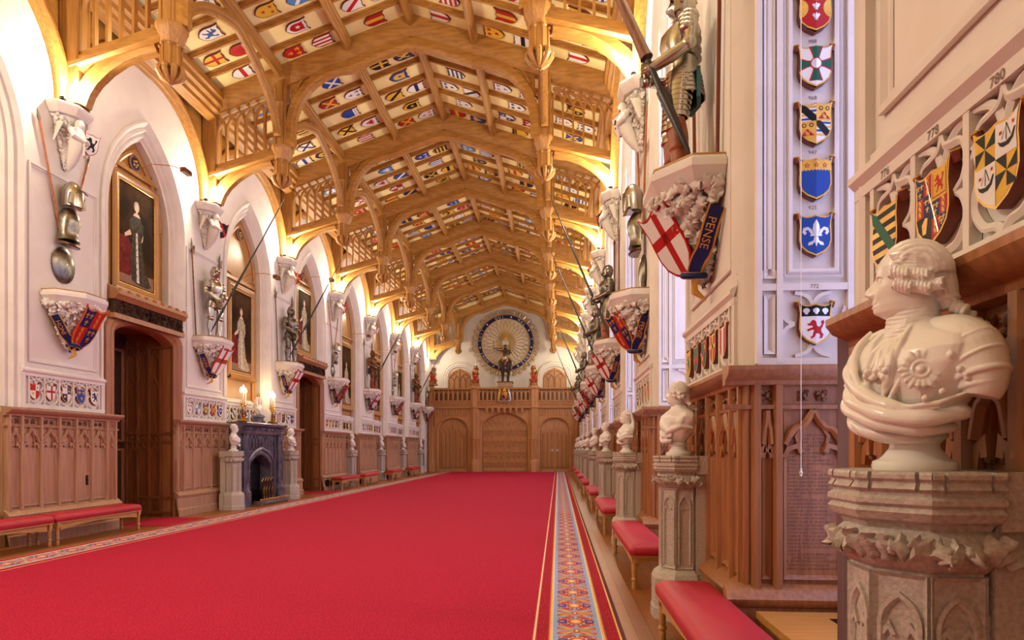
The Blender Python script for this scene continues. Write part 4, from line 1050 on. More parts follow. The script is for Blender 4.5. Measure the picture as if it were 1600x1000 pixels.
def lance(x0, z0, y0, x1, z1, y1, label, big_=False):
    a, b = Vector((x0, y0, z0)), Vector((x1, y1, z1)); f = 1 if big_ else .62
    L_ = (b - a).length; t = thing('lance', label, 'lance', a, 0, 'long tilting lances'); d = (b - a).normalized()
    mb = MB(); at = lambda q: d * q
    mb.tube([at(q) for q in (0, .08, .62, .68, .7, .8, .86, .9, 1.02, 1.05)], [f * r for r in (.012, .024, .05, .05, .034, .03, .03, .03, .03, .06)], 'pole_black', 16); mb.build('grip', t)
    mb = MB(); mb.tube([at(q) for q in (1.05, 1.1, 1.3, L_ * .6, L_ * .93)], [f * r for r in (.062, .056, .05, .036, .02)], 'stain_wood' if big_ else 'pole_black', 14); mb.build('shaft', t)
    mb = MB(); mb.tube([at(L_ * .93), at(L_ * .95), at(L_)], [f * .022, f * .024, .003], 'steel_dark', 8); mb.build('tip', t)
    return t
KN = {1: ('steel', 'steel'), 2: ('steel_dark', 'steel'), 4: ('bronze', 'tan'), 6: ('bronze', 'tan')}
for k, (m, lg) in KN.items():
    lab = {1: 'bright steel suit of armour on the bracket left of the fireplace', 2: 'dark steel suit of armour on the gilded bracket right of the fireplace', 4: 'brown-booted suit of armour midway along the left wall', 6: 'small far suit of armour near the left end of the gallery'}[k]
    make_knight(lab, m, lg, (LW + .26, T(k) + .02, BZ + .022), -.3, -.09)
    lance(LW + .33, BZ + .14, T(k) - .28, XC - 3.33, 7.98, T(k) + .2, {1: 'long lance held by the bright steel knight', 2: 'long lance held by the dark knight right of the fireplace', 4: 'long lance of the brown-booted left wall knight', 6: 'long lance of the farthest left wall knight'}[k])
for k in (-1, 1, 2, 4, 6):
    lab = {-1: 'large steel suit of armour with tan boots on the nearest right bracket', 1: 'suit of armour with tan boots beyond the hanging helmet on the right', 2: 'second suit of armour beyond the hanging helmet, bronze tinted, on the right wall', 4: 'distant suit of armour on the fifth right bracket after the near knight', 6: 'farthest suit of armour on the right wall by the gallery'}[k]
    make_knight(lab, 'steel' if k < 1 else 'steel_dark', 'tan', (RW - .26, RT(k), BZR + .022), PI, .11)
    lance(RW - .26, BZR + .14, RT(k) - .3, XC + 3.36, 7.98 if k >= 0 else 8.2, RT(k) + .3, {-1: 'thick lance slanting up from the nearest right knight', 1: 'long lance of the first knight beyond the hanging helmet', 2: 'long lance of the second knight beyond the hanging helmet', 4: 'distant lance rising to a right pendant', 6: 'farthest lance on the right wall'}[k], k == -1)
# poles flanking the knights
def pole(side, y0, z0, y1, z1, label, m='wood_pole', head=True):
    x = (LW + .05) if side < 0 else (RW - .05)
    t = thing('halberd' if head else 'pole', label, 'polearm', (x, y0, z0), 0, 'poles and halberds on the walls'); d = Vector((0, y1 - y0, z1 - z0))
    mb = MB(); mb.tube([(0, 0, 0), d * .9], .018, m, 8); mb.build('shaft', t)
    mb = MB(); q = d * .9; mb.tube([q, d * .93, d], [.02, .03, .003], 'steel_dark', 6)
    if head: mb.prism([(-.02, -.1), (.1, -.14), (.12, .08), (.02, .05)], lambda u, v, w: (w, q.y + u, q.z + v), -.008, .008, 'steel_dark')
    mb.build('blade', t); return t
for k in (1, 2, 4, 6):
    for s in (-1, 1): pole(-1, T(k) + s * .46, BZ + .03, T(k) + s * .66, 6.75, '%s pole behind the armour on the %s left bracket' % ('near-side' if s < 0 else 'far-side', BRN[k]), 'bronze')
for k in (-1, 1, 2, 4, 6):
    for s in (-1, 1): pole(1, RT(k) + s * .46, BZR + .03, RT(k) + s * .62, 6.9, '%s pole behind the armour on the %s right bracket' % ('near-side' if s < 0 else 'far-side', BRN[k + 1]), 'rim_brown')
# wall trophies: kettle helmet, breastplate and round shield with a V of lances
def trophy(side, y, k, where, poles=True):
    sc_ = 1 if k == 0 else .74; hz = 5.98 if k == 0 else 5.5; bz = 5.36 if k == 0 else 5.03; rz_ = 5.28 if k == 0 else 4.97
    dz = 0 if side < 0 else -.4 if k == 0 else -.15; n0 = len(C.objects); x = LW if side < 0 else RW; sg = 1 if side < 0 else -1; g = 'armour hung as trophies on the wall piers'; rz = 0 if side < 0 else PI
    t = thing('helmet', 'hanging steel helmet, %s' % where, 'helmet', (x + sg * .2, y, hz + dz), rz, g)
    mb = MB(); mb.lathe([(.17, -.02), (.175, .06), (.178, .22), (.16, .3), (.12, .38), (.06, .43), (.02, .45)], 'steel', 14); mb.build('skull', t)
    mb = MB(); mb.prism([(-.18, .2), (.18, .2), (.21, .0), (0, -.09), (-.21, .0)], lambda u, v, d: (.14 + d - abs(u) * .35, u, v), 0, .03, 'steel'); mb.build('visor', t)
    mb = MB(); mb.tube([(.19, -.12, .24), (.21, 0, .26), (.19, .12, .24)], .012, 'steel_dark', 6); mb.build('brow_band', t)
    t = thing('breastplate', 'hanging steel breastplate, %s' % where, 'breastplate', (x + sg * .085, y, bz + dz), rz, g)
    mb = MB(); mb.loft([[(d * math.sin(PI * q / 10) ** .8, -w * math.cos(PI * q / 10), z + .02 * math.sin(PI * q / 10)) for q in range(11)] for z, w, d in ((.56, .1, .12), (.5, .14, .16), (.42, .18, .2), (.28, .19, .22), (.14, .17, .16), (.04, .2, .17), (-.02, .22, .19))], 'steel_dark'); mb.build('chest_plate', t)
    mb = MB(); mb.loft([[(d * math.sin(PI * q / 10) ** .8, -w * math.cos(PI * q / 10), z - .02 * math.sin(PI * q / 10)) for q in range(11)] for z, w, d in ((-.03, .2, .16), (-.08, .23, .19), (-.1, .22, .17))], 'steel_dark'); mb.build('lower_lame', t)
    t = thing('round_shield', 'oval steel shield hung below the breastplate, %s' % where, 'shield', (x + sg * .02, y, rz_ + dz), rz, g)
    mb = MB(); mb.lathe([(.26, 0), (.27, .015), (.25, .03), (.18, .06), (.08, .085), (.01, .09)], 'steel_dark', 24, (0, 0, -.36), sx=1.22, M=Matrix.Rotation(PI / 2, 3, 'Y')); mb.build('disc', t)
    mb = MB(); mb.ball((.085, 0, -.36), (.02, .02, .02), 'steel', 8, 5)
    for i in range(6): mb.ball((.03, .22 * math.cos(i * PI / 3), -.36 + .27 * math.sin(i * PI / 3)), .01, 'steel', 6, 4)
    mb.build('studs', t)
    for o in list(C.objects)[n0:]:
        if o.parent is None: o.scale = (sc_,) * 3
    for s in (-1, 1) if poles else (): pole(side, y + s * .12, 5.55 + dz, y + s * .62, (7.45 if s < 0 else 7.2) + dz * .5, '%s lance of the crossed pair, %s' % ('near' if s < 0 else 'far', where), 'wood_pole', False)
trophy(-1, T(0) - .05, 0, 'on the left wall before the near doorway')
trophy(-1, T(3), 3, 'on the left wall past the second doorway'); trophy(-1, T(5), 5, 'on the sixth pier of the left wall'); bracket(LW + .003, 42.62, BZ, -1, 'royal', 'eighth carved bracket on the left wall, beside the gallery post')
trophy(-1, 42.9, 7, 'at the far end of the left wall', False)
trophy(1, RT(0), 0, 'on the right wall just past the near knight'); trophy(1, RT(3), 3, 'on the fifth pier of the right wall'); trophy(1, RT(5), 5, 'far along the right wall')
# ------------------------------------------------------------------ carpet
CL, CR, CY0, CY1 = -7.96, .567, -7.5, 43.0
carpet = thing('carpet', 'long red carpet with patterned blue borders running down the hall', 'carpet', (0, 0, 0))
mb = MB(); mb.box((CL + .802, CY0, .0), (CR - .802, CY1, .012), 'carpet_red'); mb.build('field', carpet, smooth=0)
BANDS = [(0, .035, 'carpet_dark'), (.035, .052, 'carpet_gold'), (.052, .15, 'carpet_band'), (.15, .158, 'carpet_dark'), (.158, .172, 'carpet_orange'), (.172, .19, 'carpet_gold'), (.19, .2, 'carpet_cream'),
         (.2, .612, 'carpet_blue'), (.612, .622, 'carpet_cream'), (.622, .64, 'carpet_gold'), (.64, .652, 'carpet_orange'), (.652, .752, 'carpet_band'), (.752, .76, 'carpet_orange'), (.76, .776, 'carpet_cream'), (.776, .784, 'carpet_orange'), (.784, .802, 'carpet_band')]
for sgn, x0, nm in ((-1, CR, 'right'), (1, CL, 'left')):
    mb = MB()
    for a, b, m in BANDS: mb.box((min(x0 + sgn * a, x0 + sgn * b), CY0, 0), (max(x0 + sgn * a, x0 + sgn * b), CY1, .012), m)
    cx = x0 + sgn * .406; z = .0128
    def flat(poly, m, zz): mb.add([(cx + u * .82, v, zz) for u, v in poly], [tuple(range(len(poly)))], m)
    P_ = .595; K = 1.35; y = CY0 + .3; i = 0
    while y < CY1 - .3:
        far = y > 16
        n = 10 if far else 20
        el = lambda rx, ry, ox=0, oy=0: [(ox + rx * math.cos(2 * PI * q / n), y + oy * K + ry * K * math.sin(2 * PI * q / n)) for q in range(n)]
        # medallion: dark scalloped rim, blue ends, red and gold heart
        flat(el(.135, .105), 'carpet_tan', z); flat(el(.12, .092), 'carpet_cream', z + .0006)
        if not far:
            for q in range(14):
                a = 2 * PI * q / 14; flat([(.12 * math.cos(a) + .018 * math.cos(b), y + .124 * math.sin(a) + .018 * math.sin(b)) for b in [k * PI / 3 for k in range(6)]], 'carpet_violet', z + .001)
        flat(el(.1, .075), 'carpet_orange', z + .0012); flat(el(.06, .05), 'carpet_gold', z + .0018); flat(el(.03, .03), 'carpet_cream', z + .0024)
        for s in (-1, 1):
            flat(el(.055, .05, s * .15), 'carpet_violet', z + .0016); flat(el(.03, .022, s * .155), 'carpet_tan', z + .002)
            if not far:
                flat([(s * .2, y), (s * .165, y + .055), (s * .13, y), (s * .165, y - .055)], 'carpet_orange', z + .0014)
        # four-lobed leaf spray between the medallions
        for s in (-1, 1):
            for t in (-1, 1):
                for (lx, ly, l, w, m) in ((.02, .22 + t * .03, .19, .034, 'carpet_tan'), (.02, .22 + t * .085, .16, .03, 'carpet_orange'), (.05, .22 + t * .03, .11, .012, 'carpet_gold')):
                    ang = t * (.12 if m == 'carpet_tan' else .45)
                    w = w * .6 if far else w
                    pts = [(0, -.3), (.35, -1), (.75, -.9), (1, -.2), (1, .35), (.75, .9), (.35, .8), (0, .3)]
                    ca, sa = math.cos(ang), math.sin(ang)
                    flat([(s * (lx + (u * l * ca - v * w * sa)), y + (ly + u * l * sa + v * w * ca) * K) for u, v in pts], m, z + (.0007 if m == 'carpet_gold' else 0))
                if not far:
                    flat(el(.02, .02, s * .19, .22 + t * .06), 'carpet_orange', z + .001)
            flat(el(.06, .01, s * .12, .22), 'carpet_blue' if not far else 'carpet_tan', z + .0012); flat(el(.03, .03, s * .165, .075), 'carpet_orange', z + .0003); flat(el(.03, .03, s * .165, .365), 'carpet_orange', z + .0003); flat(el(.014, .014, s * .165, .075), 'carpet_gold', z + .0006); flat(el(.014, .014, s * .165, .365), 'carpet_gold', z + .0006)
            flat([(s * .06, y + .18), (s * .11, y + .205), (s * .05, y + .235)], 'carpet_tan', z)
        flat(el(.035, .045, 0, .22), 'carpet_orange', z + .0014); flat(el(.016, .02, 0, .22), 'carpet_cream', z + .002)
        y += P_; i += 1
    mb.build('border', carpet, smooth=0)
for k, lab in ((0, 'small red runner leading through the near left doorway'), (2, 'small red runner at the second left doorway')):
    mb = MB(); mb.box((LW - .2, BC(k) - .8, 0), (CL - .02, BC(k) + .8, .01), 'carpet_red'); tag(mb.build('runner', smooth=0), lab, 'rug', 'red doorway runners')

# ------------------------------------------------------------------ benches
def make_bench(L_, W=.44, H=.5):
    t = thing('bench', 'x', 'bench', (0, 0, 0), 0, 'red topped oak benches')
    b = MB(); n = 8; hw, hl = W / 2 + .015, L_ / 2 + .02
    def ring(i, z):
        P = []
        for sx, sy, a0 in ((1, 1, 0), (-1, 1, PI / 2), (-1, -1, PI), (1, -1, 1.5 * PI)):
            for q in range(5): a = a0 + q * PI / 8; r = max(.06 - i * .3, .003); P.append((sx * (hw - i - r) + math.cos(a) * r, sy * (hl - i - r) + math.sin(a) * r, z))
        return P
    b.loft([ring(.012, H - .115), ring(.002, H - .1), ring(0, H - .06), ring(.006, H - .035), ring(.025, H - .012), ring(.06, H + .002), ring(.11, H + .01), ring(.17, H + .014), ring(hw - .004, H + .016)], 'leather_red'); b.build('cushion', t, smooth=50)
    b = MB(); b.box((-W / 2, -L_ / 2, H - .135), (W / 2, L_ / 2, H - .112), 'oak_bench'); b.build('seat_frame', t)
    for s in (-1, 1):
        x = s * (W / 2 - .045)
        b = MB()
        a = L_ / 2 - .1; z1 = H - .135
        path = [(-a, z1 - .12), (-a + .12, z1 - .1), (-.2, z1 - .055), (0, z1 - .05), (.2, z1 - .055), (a - .12, z1 - .1), (a, z1 - .12)]
        b.loft([[(x - .012, u, z1), (x + .012, u, z1), (x + .012, u, v), (x - .012, u, v)] for u, v in path], 'oak_bench')
        b.build('long_rail', t)
        b = MB(); y = s * (L_ / 2 - .045); a = W / 2 - .06
        for q in (-1, 1):
            b.add([(q * a, y - .01, z1), (0, y - .01, z1), (0, y - .01, z1 - .04), (q * a * .55, y - .01, z1 - .06), (q * a, y - .01, z1 - .13), (q * a, y + .01, z1), (0, y + .01, z1), (0, y + .01, z1 - .04), (q * a * .55, y + .01, z1 - .06), (q * a, y + .01, z1 - .13)],
                  [(0, 1, 2, 3, 4), (9, 8, 7, 6, 5), (2, 7, 8, 3), (3, 8, 9, 4), (0, 5, 6, 1), (1, 6, 7, 2), (4, 9, 5, 0)], 'oak_bench')
        b.build('end_rail', t)
    for sx in (-1, 1):
        for sy in (-1, 1):
            b = MB(); c = (sx * (W / 2 - .045), sy * (L_ / 2 - .045), 0)
            b.box((c[0] - .033, c[1] - .033, H - .2), (c[0] + .033, c[1] + .033, H - .135), 'oak_bench')
            b.lathe([(.026, 0), (.028, .02), (.03, .07), (.024, .085), (.036, .1), (.036, .115), (.026, .13), (.03, .2), (.032, H - .2)], 'oak_bench', 10, c); b.build('leg', t)
    return t
RB = make_bench(2.55); RB.location = (1.04, 4.17, 0); RB['label'] = 'long red leather bench in the right foreground'
labs = ['second red bench on the right, beyond the near pedestal', 'third red bench along the right wall', 'fourth red bench along the right wall', 'fifth red bench along the right wall', 'sixth red bench along the right wall', 'seventh red bench on the right', 'farthest red bench on the right by the gallery']
for i, l in enumerate(labs): copy_thing(RB, (1.04, 8.6 + BAY * i, 0), 0, l)
LB = make_bench(2.13); LB.location = (-8.43, 11.03, 0); LB['label'] = 'red bench on the left below the shield strip, beside the near doorway'
copy_thing(LB, (-8.43, 8.82, 0), 0, 'red bench cut off by the left picture edge')
for y, l in ((25.0, 'first red bench past the second doorway on the left'), (27.9, 'second red bench past the second doorway on the left'), (32.5, 'third far red bench on the left'), (36.8, 'farthest red bench on the left')): copy_thing(LB, (-8.43, y, 0), 0, l)

# ------------------------------------------------------------------ pedestals and busts
def make_pedestal(left=False):
    t = thing('pedestal', 'x', 'pedestal', (0, 0, 0), 0, 'stone pedestals under the busts'); m = 'stone_pedestal'
    w = .25; ap = 1 / math.cos(PI / 8); oc = lambda r, z: (r * ap, z)
    b = MB(); b.lathe([oc(.272, 0), oc(.272, .1), oc(.262, .12), oc(.262, .38), oc(.24, .43), oc(.2, .46), oc(.19, .47)], m, 8, ph=PI / 8); b.build('base', t, smooth=20)
    b = MB(); b.lathe([oc(.185, .46), oc(.185, 1.24)], m, 8, ph=PI / 8)
    for j in range(8):   # blind gothic arches on the facets
        a = j * PI / 4; ca, sa = math.cos(a), math.sin(a); f = lambda u, v, d, ca=ca, sa=sa: ((.185 + d) * ca - u * sa, (.185 + d) * sa + u * ca, v)
        hw = .05; A = [(-hw, .52)] + gothic(hw, 1.06, 1.15, 6) + [(hw, .52)]
        b.sweep(A, [(.012, 0), (.012, .012), (-.0, .014), (-.012, .002)], f, m)
        for s in (-1, 1): b.sweep([(s * hw, 1.03), (s * .03, 1.06), (s * .016, 1.03)], [(.007, 0), (.007, .01), (-.007, .01), (-.007, 0)], f, m)
        b.sweep([(-.075, .48), (-.075, 1.22), (.075, 1.22), (.075, .48)], [(0, 0), (0, .012), (-.014, .0)], f, m, closed=True)
    b.build('shaft', t, smooth=20)
    b = MB(); rd = random.Random(4); b.lathe([oc(.19, 1.23), oc(.215, 1.26), oc(.225, 1.33), oc(.2, 1.36)], m, 8, ph=PI / 8)
    for j in range(8):
        for q in (-.3, -.1, .1, .3):
            a = j * PI / 4 + q
            if math.cos(a) > .72: continue
            r = .22 / max(math.cos(q), .92)
            leaf(b, (r * math.cos(a), r * math.sin(a), 1.3), (math.cos(a), math.sin(a), .1), .055, m, rd)
        a = j * PI / 4; b.ball((.245 * math.cos(a), .245 * math.sin(a), 1.3), .018, m, 6, 4)
    b.build('carved_band', t, smooth=60)
    b = MB(); b.lathe([oc(.2, 1.35), oc(.215, 1.375), oc(.235, 1.385), oc(.25, 1.41), oc(.238, 1.425), oc(.25, 1.435), oc(.25, 1.45), oc(.235, 1.46), oc(.235, 1.475)], m, 8, ph=PI / 8)
    for j in range(8):   # battlemented cornice
        a = j * PI / 4; side = .235 * math.tan(PI / 8)
        b.lathe([oc(.232, 1.47), oc(.232, 1.515)], m, 8, ph=PI / 8) if j == 0 else None
        for u0, u1 in ((-1.04, -.72), (-.6, .6), (.72, 1.04)):
            f = lambda u, v, d, ca=math.cos(a), sa=math.sin(a): (d * ca - u * sa, d * sa + u * ca, v)
            k = side * 1.0; b.loft([[f(u0 * k, z, r), f(u1 * k, z, r), f(u1 * k, z, .2), f(u0 * k, z, .2)] for z, r in ((1.47, .238), (1.48, .25), (1.495, .24), (1.5, .24), (1.51, .25), (1.522, .25), (1.53, .246))], m)
    b.lathe([oc(.225, 1.5), oc(.225, 1.53)], m, 8, ph=PI / 8); b.build('cap', t, smooth=20)
    b = MB(); b.box((.1, -.2, .0), (.24, .2, 1.47), m); b.box((.1, -.23, 0), (.25, .23, .42), m); b.box((.1, -.23, 1.36), (.25, .23, 1.53), m); b.build('back_slab', t, smooth=0)
    return t

def head_mesh(mb, m, at, yaw, s=1.0, style='wig', nod=0.0, n=44):
    """a carved head; local front +x, origin at the base of the neck"""
    K = [  # z, front, back, half width
        (-.03, .055, .075, .068), (.02, .05, .07, .06), (.04, .066, .068, .06), (.052, .086, .07, .065), (.066, .102, .072, .07), (.09, .109, .078, .0735), (.11, .108, .085, .074), (.13, .107, .092, .077), (.15, .106, .097, .08),
        (.17, .1, .102, .081), (.185, .098, .104, .081), (.2, .1, .106, .081), (.22, .098, .105, .08), (.245, .088, .1, .077), (.265, .072, .088, .069), (.28, .05, .066, .053), (.29, .022, .035, .028), (.293, .004, .008, .006)]
    zs = []
    for a, b in zip(K, K[1:]):
        q = 3 if .05 < a[0] < .23 else 2
        for i in range(q): f = i / q; zs.append(tuple(u + (v - u) * f for u, v in zip(a, b)))
    zs.append(K[-1])
    g = lambda x, c, w: math.exp(-((x - c) / w) ** 2)
    R = Matrix.Rotation(yaw, 4, 'Z') @ Matrix.Rotation(nod, 4, 'Y'); T_ = Matrix.Translation(at) @ R @ Matrix.Scale(s, 4)
    old = mb.M; mb.M = T_ if old is None else old @ T_
    rings = []
    for z, f, bk, w in zs:
        ring = []
        for i in range(n):
            th = 2 * PI * i / n
            th = th - .35 * math.sin(th) * (1 if abs(th) < 9 else 0) * .8
            c, q = math.cos(th), math.sin(th)
            x = (f if c > 0 else bk) * (abs(c) ** .86) * (1 if c > 0 else -1); y = w * q
            if c > .15:
                nose = .0215 * g(z, .138, .016) * g(y, 0, .0145) + .022 * g(z, .16, .021) * g(y, 0, .0095) + .012 * g(z, .131, .0085) * g(abs(y), .0115, .007)
                lips = .009 * g(z, .104, .006) * g(y, 0, .02) + .009 * g(z, .092, .006) * g(y, 0, .018) - .006 * g(z, .098, .0035) * g(y, 0, .024)
                chin = .008 * g(z, .073, .011) * g(y, 0, .022)
                eye = -.014 * g(z, .169, .014) * g(abs(y), .031, .017) + .008 * g(z, .168, .007) * g(abs(y), .032, .011)
                brow = .006 * g(z, .186, .008) * g(abs(y), .03, .024)
                cheek = .005 * g(z, .13, .02) * g(abs(y), .043, .016) - .004 * g(z, .1, .012) * g(abs(y), .034, .01)
                x += nose + lips + chin + eye + brow + cheek
            ring.append((x, y, z))
        rings.append(ring)
    mb.loft(rings, m)
    for sg in (-1, 1):   # eyes under carved lids
        mb.ball((.079, sg * .031, .168), (.0135, .0135, .0125), m, 12, 8)
        for dz, r in ((.0085, .0032), (-.0075, .0026)): mb.tube([(.0755, sg * .0145, .167), (.0885, sg * .023, .168 + dz), (.09, sg * .032, .168 + dz * 1.15), (.083, sg * .042, .168 + dz * .8), (.071, sg * .0495, .166)], [r * .6, r, r, r, r * .5], m, 6)
        mb.tube([(.097, sg * .012, .184), (.098, sg * .026, .19), (.09, sg * .042, .189), (.075, sg * .054, .182)], [.003, .0042, .004, .002], m, 6)
    for sg in (-1, 1):   # ears
        if style != 'wig': mb.ball((-.008, sg * .08, .145), (.02, .01, .033), m, 8, 6); mb.ball((-.002, sg * .088, .148), (.013, .006, .024), m, 8, 6)
    mb.M = old
    return T_ if old is None else old @ T_
def curl(mb, a, b, r, m, turns=5):
    a, b = Vector(a), Vector(b); n = turns * 4
    mb.tube([a + (b - a) * i / n for i in range(n + 1)], [r * (.8 + .2 * abs(math.sin(i * PI / 4))) * (1 if 0 < i < n else .7) for i in range(n + 1)], m, 10)
def hair(mb, m, T_, style, rd):
    old = mb.M; mb.M = T_
    if style == 'wig':
        # swept back strands from the hairline over the skull
        mb.ball((-.018, 0, .205), (.1, .084, .1), m, 20, 14)
        for i in range(31):
            q = (i - 15) / 15; P = []
            for t in range(13):
                a = .62 + (PI - .75) * t / 12; lat = q * 1.25
                k = math.cos(lat); y = math.sin(lat) * .086
                jig = .0035 * math.sin(t * 1.1 + i * 2.1)
                P.append((-.016 + math.cos(a) * .108 * (k ** .7) , y * (1 + .06 * math.sin(a)) + jig, .19 + math.sin(a) * .112 * (k ** .8) - (.03 * (t / 12) ** 2)))
            mb.tube(P, [.004] + [.0085 + .0015 * (i % 3) for _ in range(11)] + [.008], m, 7)
        for sg in (-1, 1):
            for i in range(9):   # temple hair drawn back above the curls
                z = .25 - .009 * i
                mb.tube([(.06 - .004 * i, sg * .069, z), (.03, sg * .083, z - .006 + .01 * math.sin(i)), (-.02, sg * .09, z - .018), (-.07, sg * .075, z - .03)], [.0015, .006, .009, .007], m, 7)
            for row, (x0, z0, x1, z1, r) in enumerate(((.052, .188, .0, .166, .021), (-.002, .172, -.056, .152, .022), (.04, .15, -.008, .122, .022), (-.012, .134, -.062, .112, .021), (-.055, .128, -.095, .125, .019))):
                A_, B_ = Vector((x0, sg * .082, z0)), Vector((x1, sg * .096, z1)); ax = (B_ - A_).normalized(); e1 = ax.orthogonal().normalized(); e2 = ax.cross(e1)
                mb.tube([A_.lerp(B_, f) for f in (0, .12, .5, .88, 1)], [r * .55, r * .92, r, r * .92, r * .55], m, 12)
                for h in range(4):   # hair lines twisting round the roll
                    mb.tube([A_.lerp(B_, f / 12) + (e1 * math.cos(f * .62 + h * PI / 2) + e2 * math.sin(f * .62 + h * PI / 2)) * r * .96 for f in range(13)], .0042, m, 5)
                mb.ball(A_.lerp(B_, .06) + (A_ - B_).normalized() * .002, r * .5, m, 8, 6)
        # queue of curls at the nape
        mb.ball((-.07, 0, .17), (.05, .07, .075), m, 16, 12); mb.tube(cr([(-.06, 0, .2), (-.085, 0, .15), (-.1, 0, .1), (-.112, 0, .06)]), [.06 - .0027 * q for q in range(13)], m, 16)
        for h in range(9): y = (h - 4) * .014; mb.tube([(-.1 + abs(y) * .5, y, .22), (-.122 + abs(y) * .6, y * 1.0, .15), (-.13 + abs(y) * .5, y * .7, .1), (-.13, y * .5, .07)], [.005, .008, .007, .006], m, 6)
        mb.tube([(-.1 + .034 * math.cos(a), .034 * math.sin(a), .092) for a in [q * PI / 8 for q in range(16)]], .009, m, 8, closed=True)
        for k in range(5): a = k * 1.3; curl(mb, (-.1 - .012 * k, .03 * math.sin(a), .075 - .013 * k), (-.14 - .018 * k, .045 * math.sin(a + .6), .055 - .018 * k), .021, m, 3)
    elif style == 'short':
        mb.ball((-.012, 0, .2), (.1, .084, .1), m, 14, 10)
        for i in range(70):
            a = rd.uniform(-2.6, 2.6) + PI; e = rd.uniform(-.35, 1.35)
            p = Vector((-.014 + .1 * math.cos(e) * math.cos(a), .084 * math.cos(e) * math.sin(a), .2 + .098 * math.sin(e)))
            mb.ball(p, (.018, .013, .014), m, 6, 4)
    elif style == 'veil':
        mb.ball((-.015, 0, .205), (.105, .09, .1), m, 14, 10)
        for i in range(17):
            q = (i - 8) / 8; y = q * .1
            mb.tube([(.02, y * .8, .285 - abs(q) * .06), (-.08, y, .22), (-.11, y * 1.3, .08), (-.09, y * 1.9, -.08)], [.014, .024, .028, .03], m, 7)
    elif style == 'crown':
        mb.ball((-.015, 0, .205), (.103, .088, .1), m, 14, 10)
    mb.M = old
TORSO = [(.0, .045, .04, .06), (.02, .075, .055, .1), (.05, .1, .07, .14), (.09, .12, .085, .175), (.14, .13, .095, .205), (.19, .13, .1, .225), (.235, .118, .1, .232), (.265, .1, .092, .22), (.285, .085, .085, .185), (.3, .075, .08, .14), (.32, .066, .074, .09), (.35, .058, .068, .066)]
def torso(mb, m, n=40, folds=.006, seed=0, cutarms=True):
    rd = random.Random(seed); ph = [rd.uniform(0, 6) for _ in range(4)]
    rows = []
    for i in range(len(TORSO) - 1):
        for q in range(3): rows.append(tuple(u + (v - u) * q / 3 for u, v in zip(TORSO[i], TORSO[i + 1])))
    rows.append(TORSO[-1]); rings = []
    for z, f, b, w in rows:
        ring = []
        for i in range(n):
            th = 2 * PI * i / n; c, s = math.cos(th), math.sin(th)
            k = 1 + folds / .15 * (math.sin(5 * th + 30 * z + ph[0]) + .6 * math.sin(9 * th - 22 * z + ph[1])) * (1 if z < .27 else .2)
            ring.append(((f if c > 0 else b) * abs(c) ** .8 * (1 if c > 0 else -1) * k, w * abs(s) ** .85 * (1 if s > 0 else -1) * (k if cutarms else 1), z))
        rings.append(ring)
    mb.loft(rings, m)
def finish(mb, name, parent, voxel=None, smooth_it=0, **k):
    o = mb.build(name, parent, smooth=180, **k)
    if voxel:
        r = o.modifiers.new('r', 'REMESH'); r.mode = 'VOXEL'; r.voxel_size = voxel; r.use_smooth_shade = True
        if smooth_it: sm = o.modifiers.new('s', 'SMOOTH'); sm.factor = .5; sm.iterations = smooth_it
    return o
def socle(t, m, plaque=False):
    b = MB(); b.lathe([(.118, 0), (.122, .012), (.118, .028), (.1, .035), (.09, .045), (.072, .07), (.07, .085), (.084, .1), (.092, .105), (.09, .115), (.075, .118), (.074, .13)], m, 32)
    b.build('socle', t, smooth=50)

# ---- the great bust at the right
PX, PY = 1.17, 2.16
HB = thing('bust', 'large white marble bust of a man in a curled wig, right foreground', 'bust', (PX - .02, PY + .0, 1.5302), math.radians(198.5), 'marble busts on pedestals')
socle(HB, 'marble')
m = 'marble'; b = MB(); b.M = Matrix.Translation((0, 0, .125)) @ Matrix.Diagonal((1.0, .98, 1.06, 1))
torso(b, m, 56, .0025, 3)
# armoured shoulders with lames, smooth from the neck to the cut arm
for sg in (1, -1):
    Q = cr([p + (r,) for p, r in zip([(-.012, sg * .05, .285), (-.015, sg * .12, .258), (-.02, sg * .18, .222), (-.02, sg * .212, .17), (-.015, sg * .224, .12), (-.01, sg * .222, .09)], [.055, .08, .084, .074, .06, .045])]); b.tube([q[:3] for q in Q], [q[3] for q in Q], m, 26)
    C0 = [Vector((-.02, sg * .175, .222)), Vector((-.02, sg * .205, .185)), Vector((-.018, sg * .218, .15)), Vector((-.015, sg * .222, .122))]
    for e, (c0, r) in enumerate(zip(C0, (.0835, .0775, .068, .054))):
        dr = (C0[min(e + 1, 3)] - C0[max(e - 1, 0)]).normalized(); e1 = Vector((1, 0, 0)); e2 = dr.cross(e1)
        b.tube([c0 + e1 * math.cos(a) * r + e2 * math.sin(a) * r for a in [q * PI / 14 for q in range(28)]], .0055 if e < 2 else .009, m, 8, closed=True)
    for q in range(5): a = -.9 + q * .55; b.ball(C0[2] + Vector((math.cos(a) * .074, sg * .012, math.sin(a) * .02 - .005)), .0075, m, 8, 6)
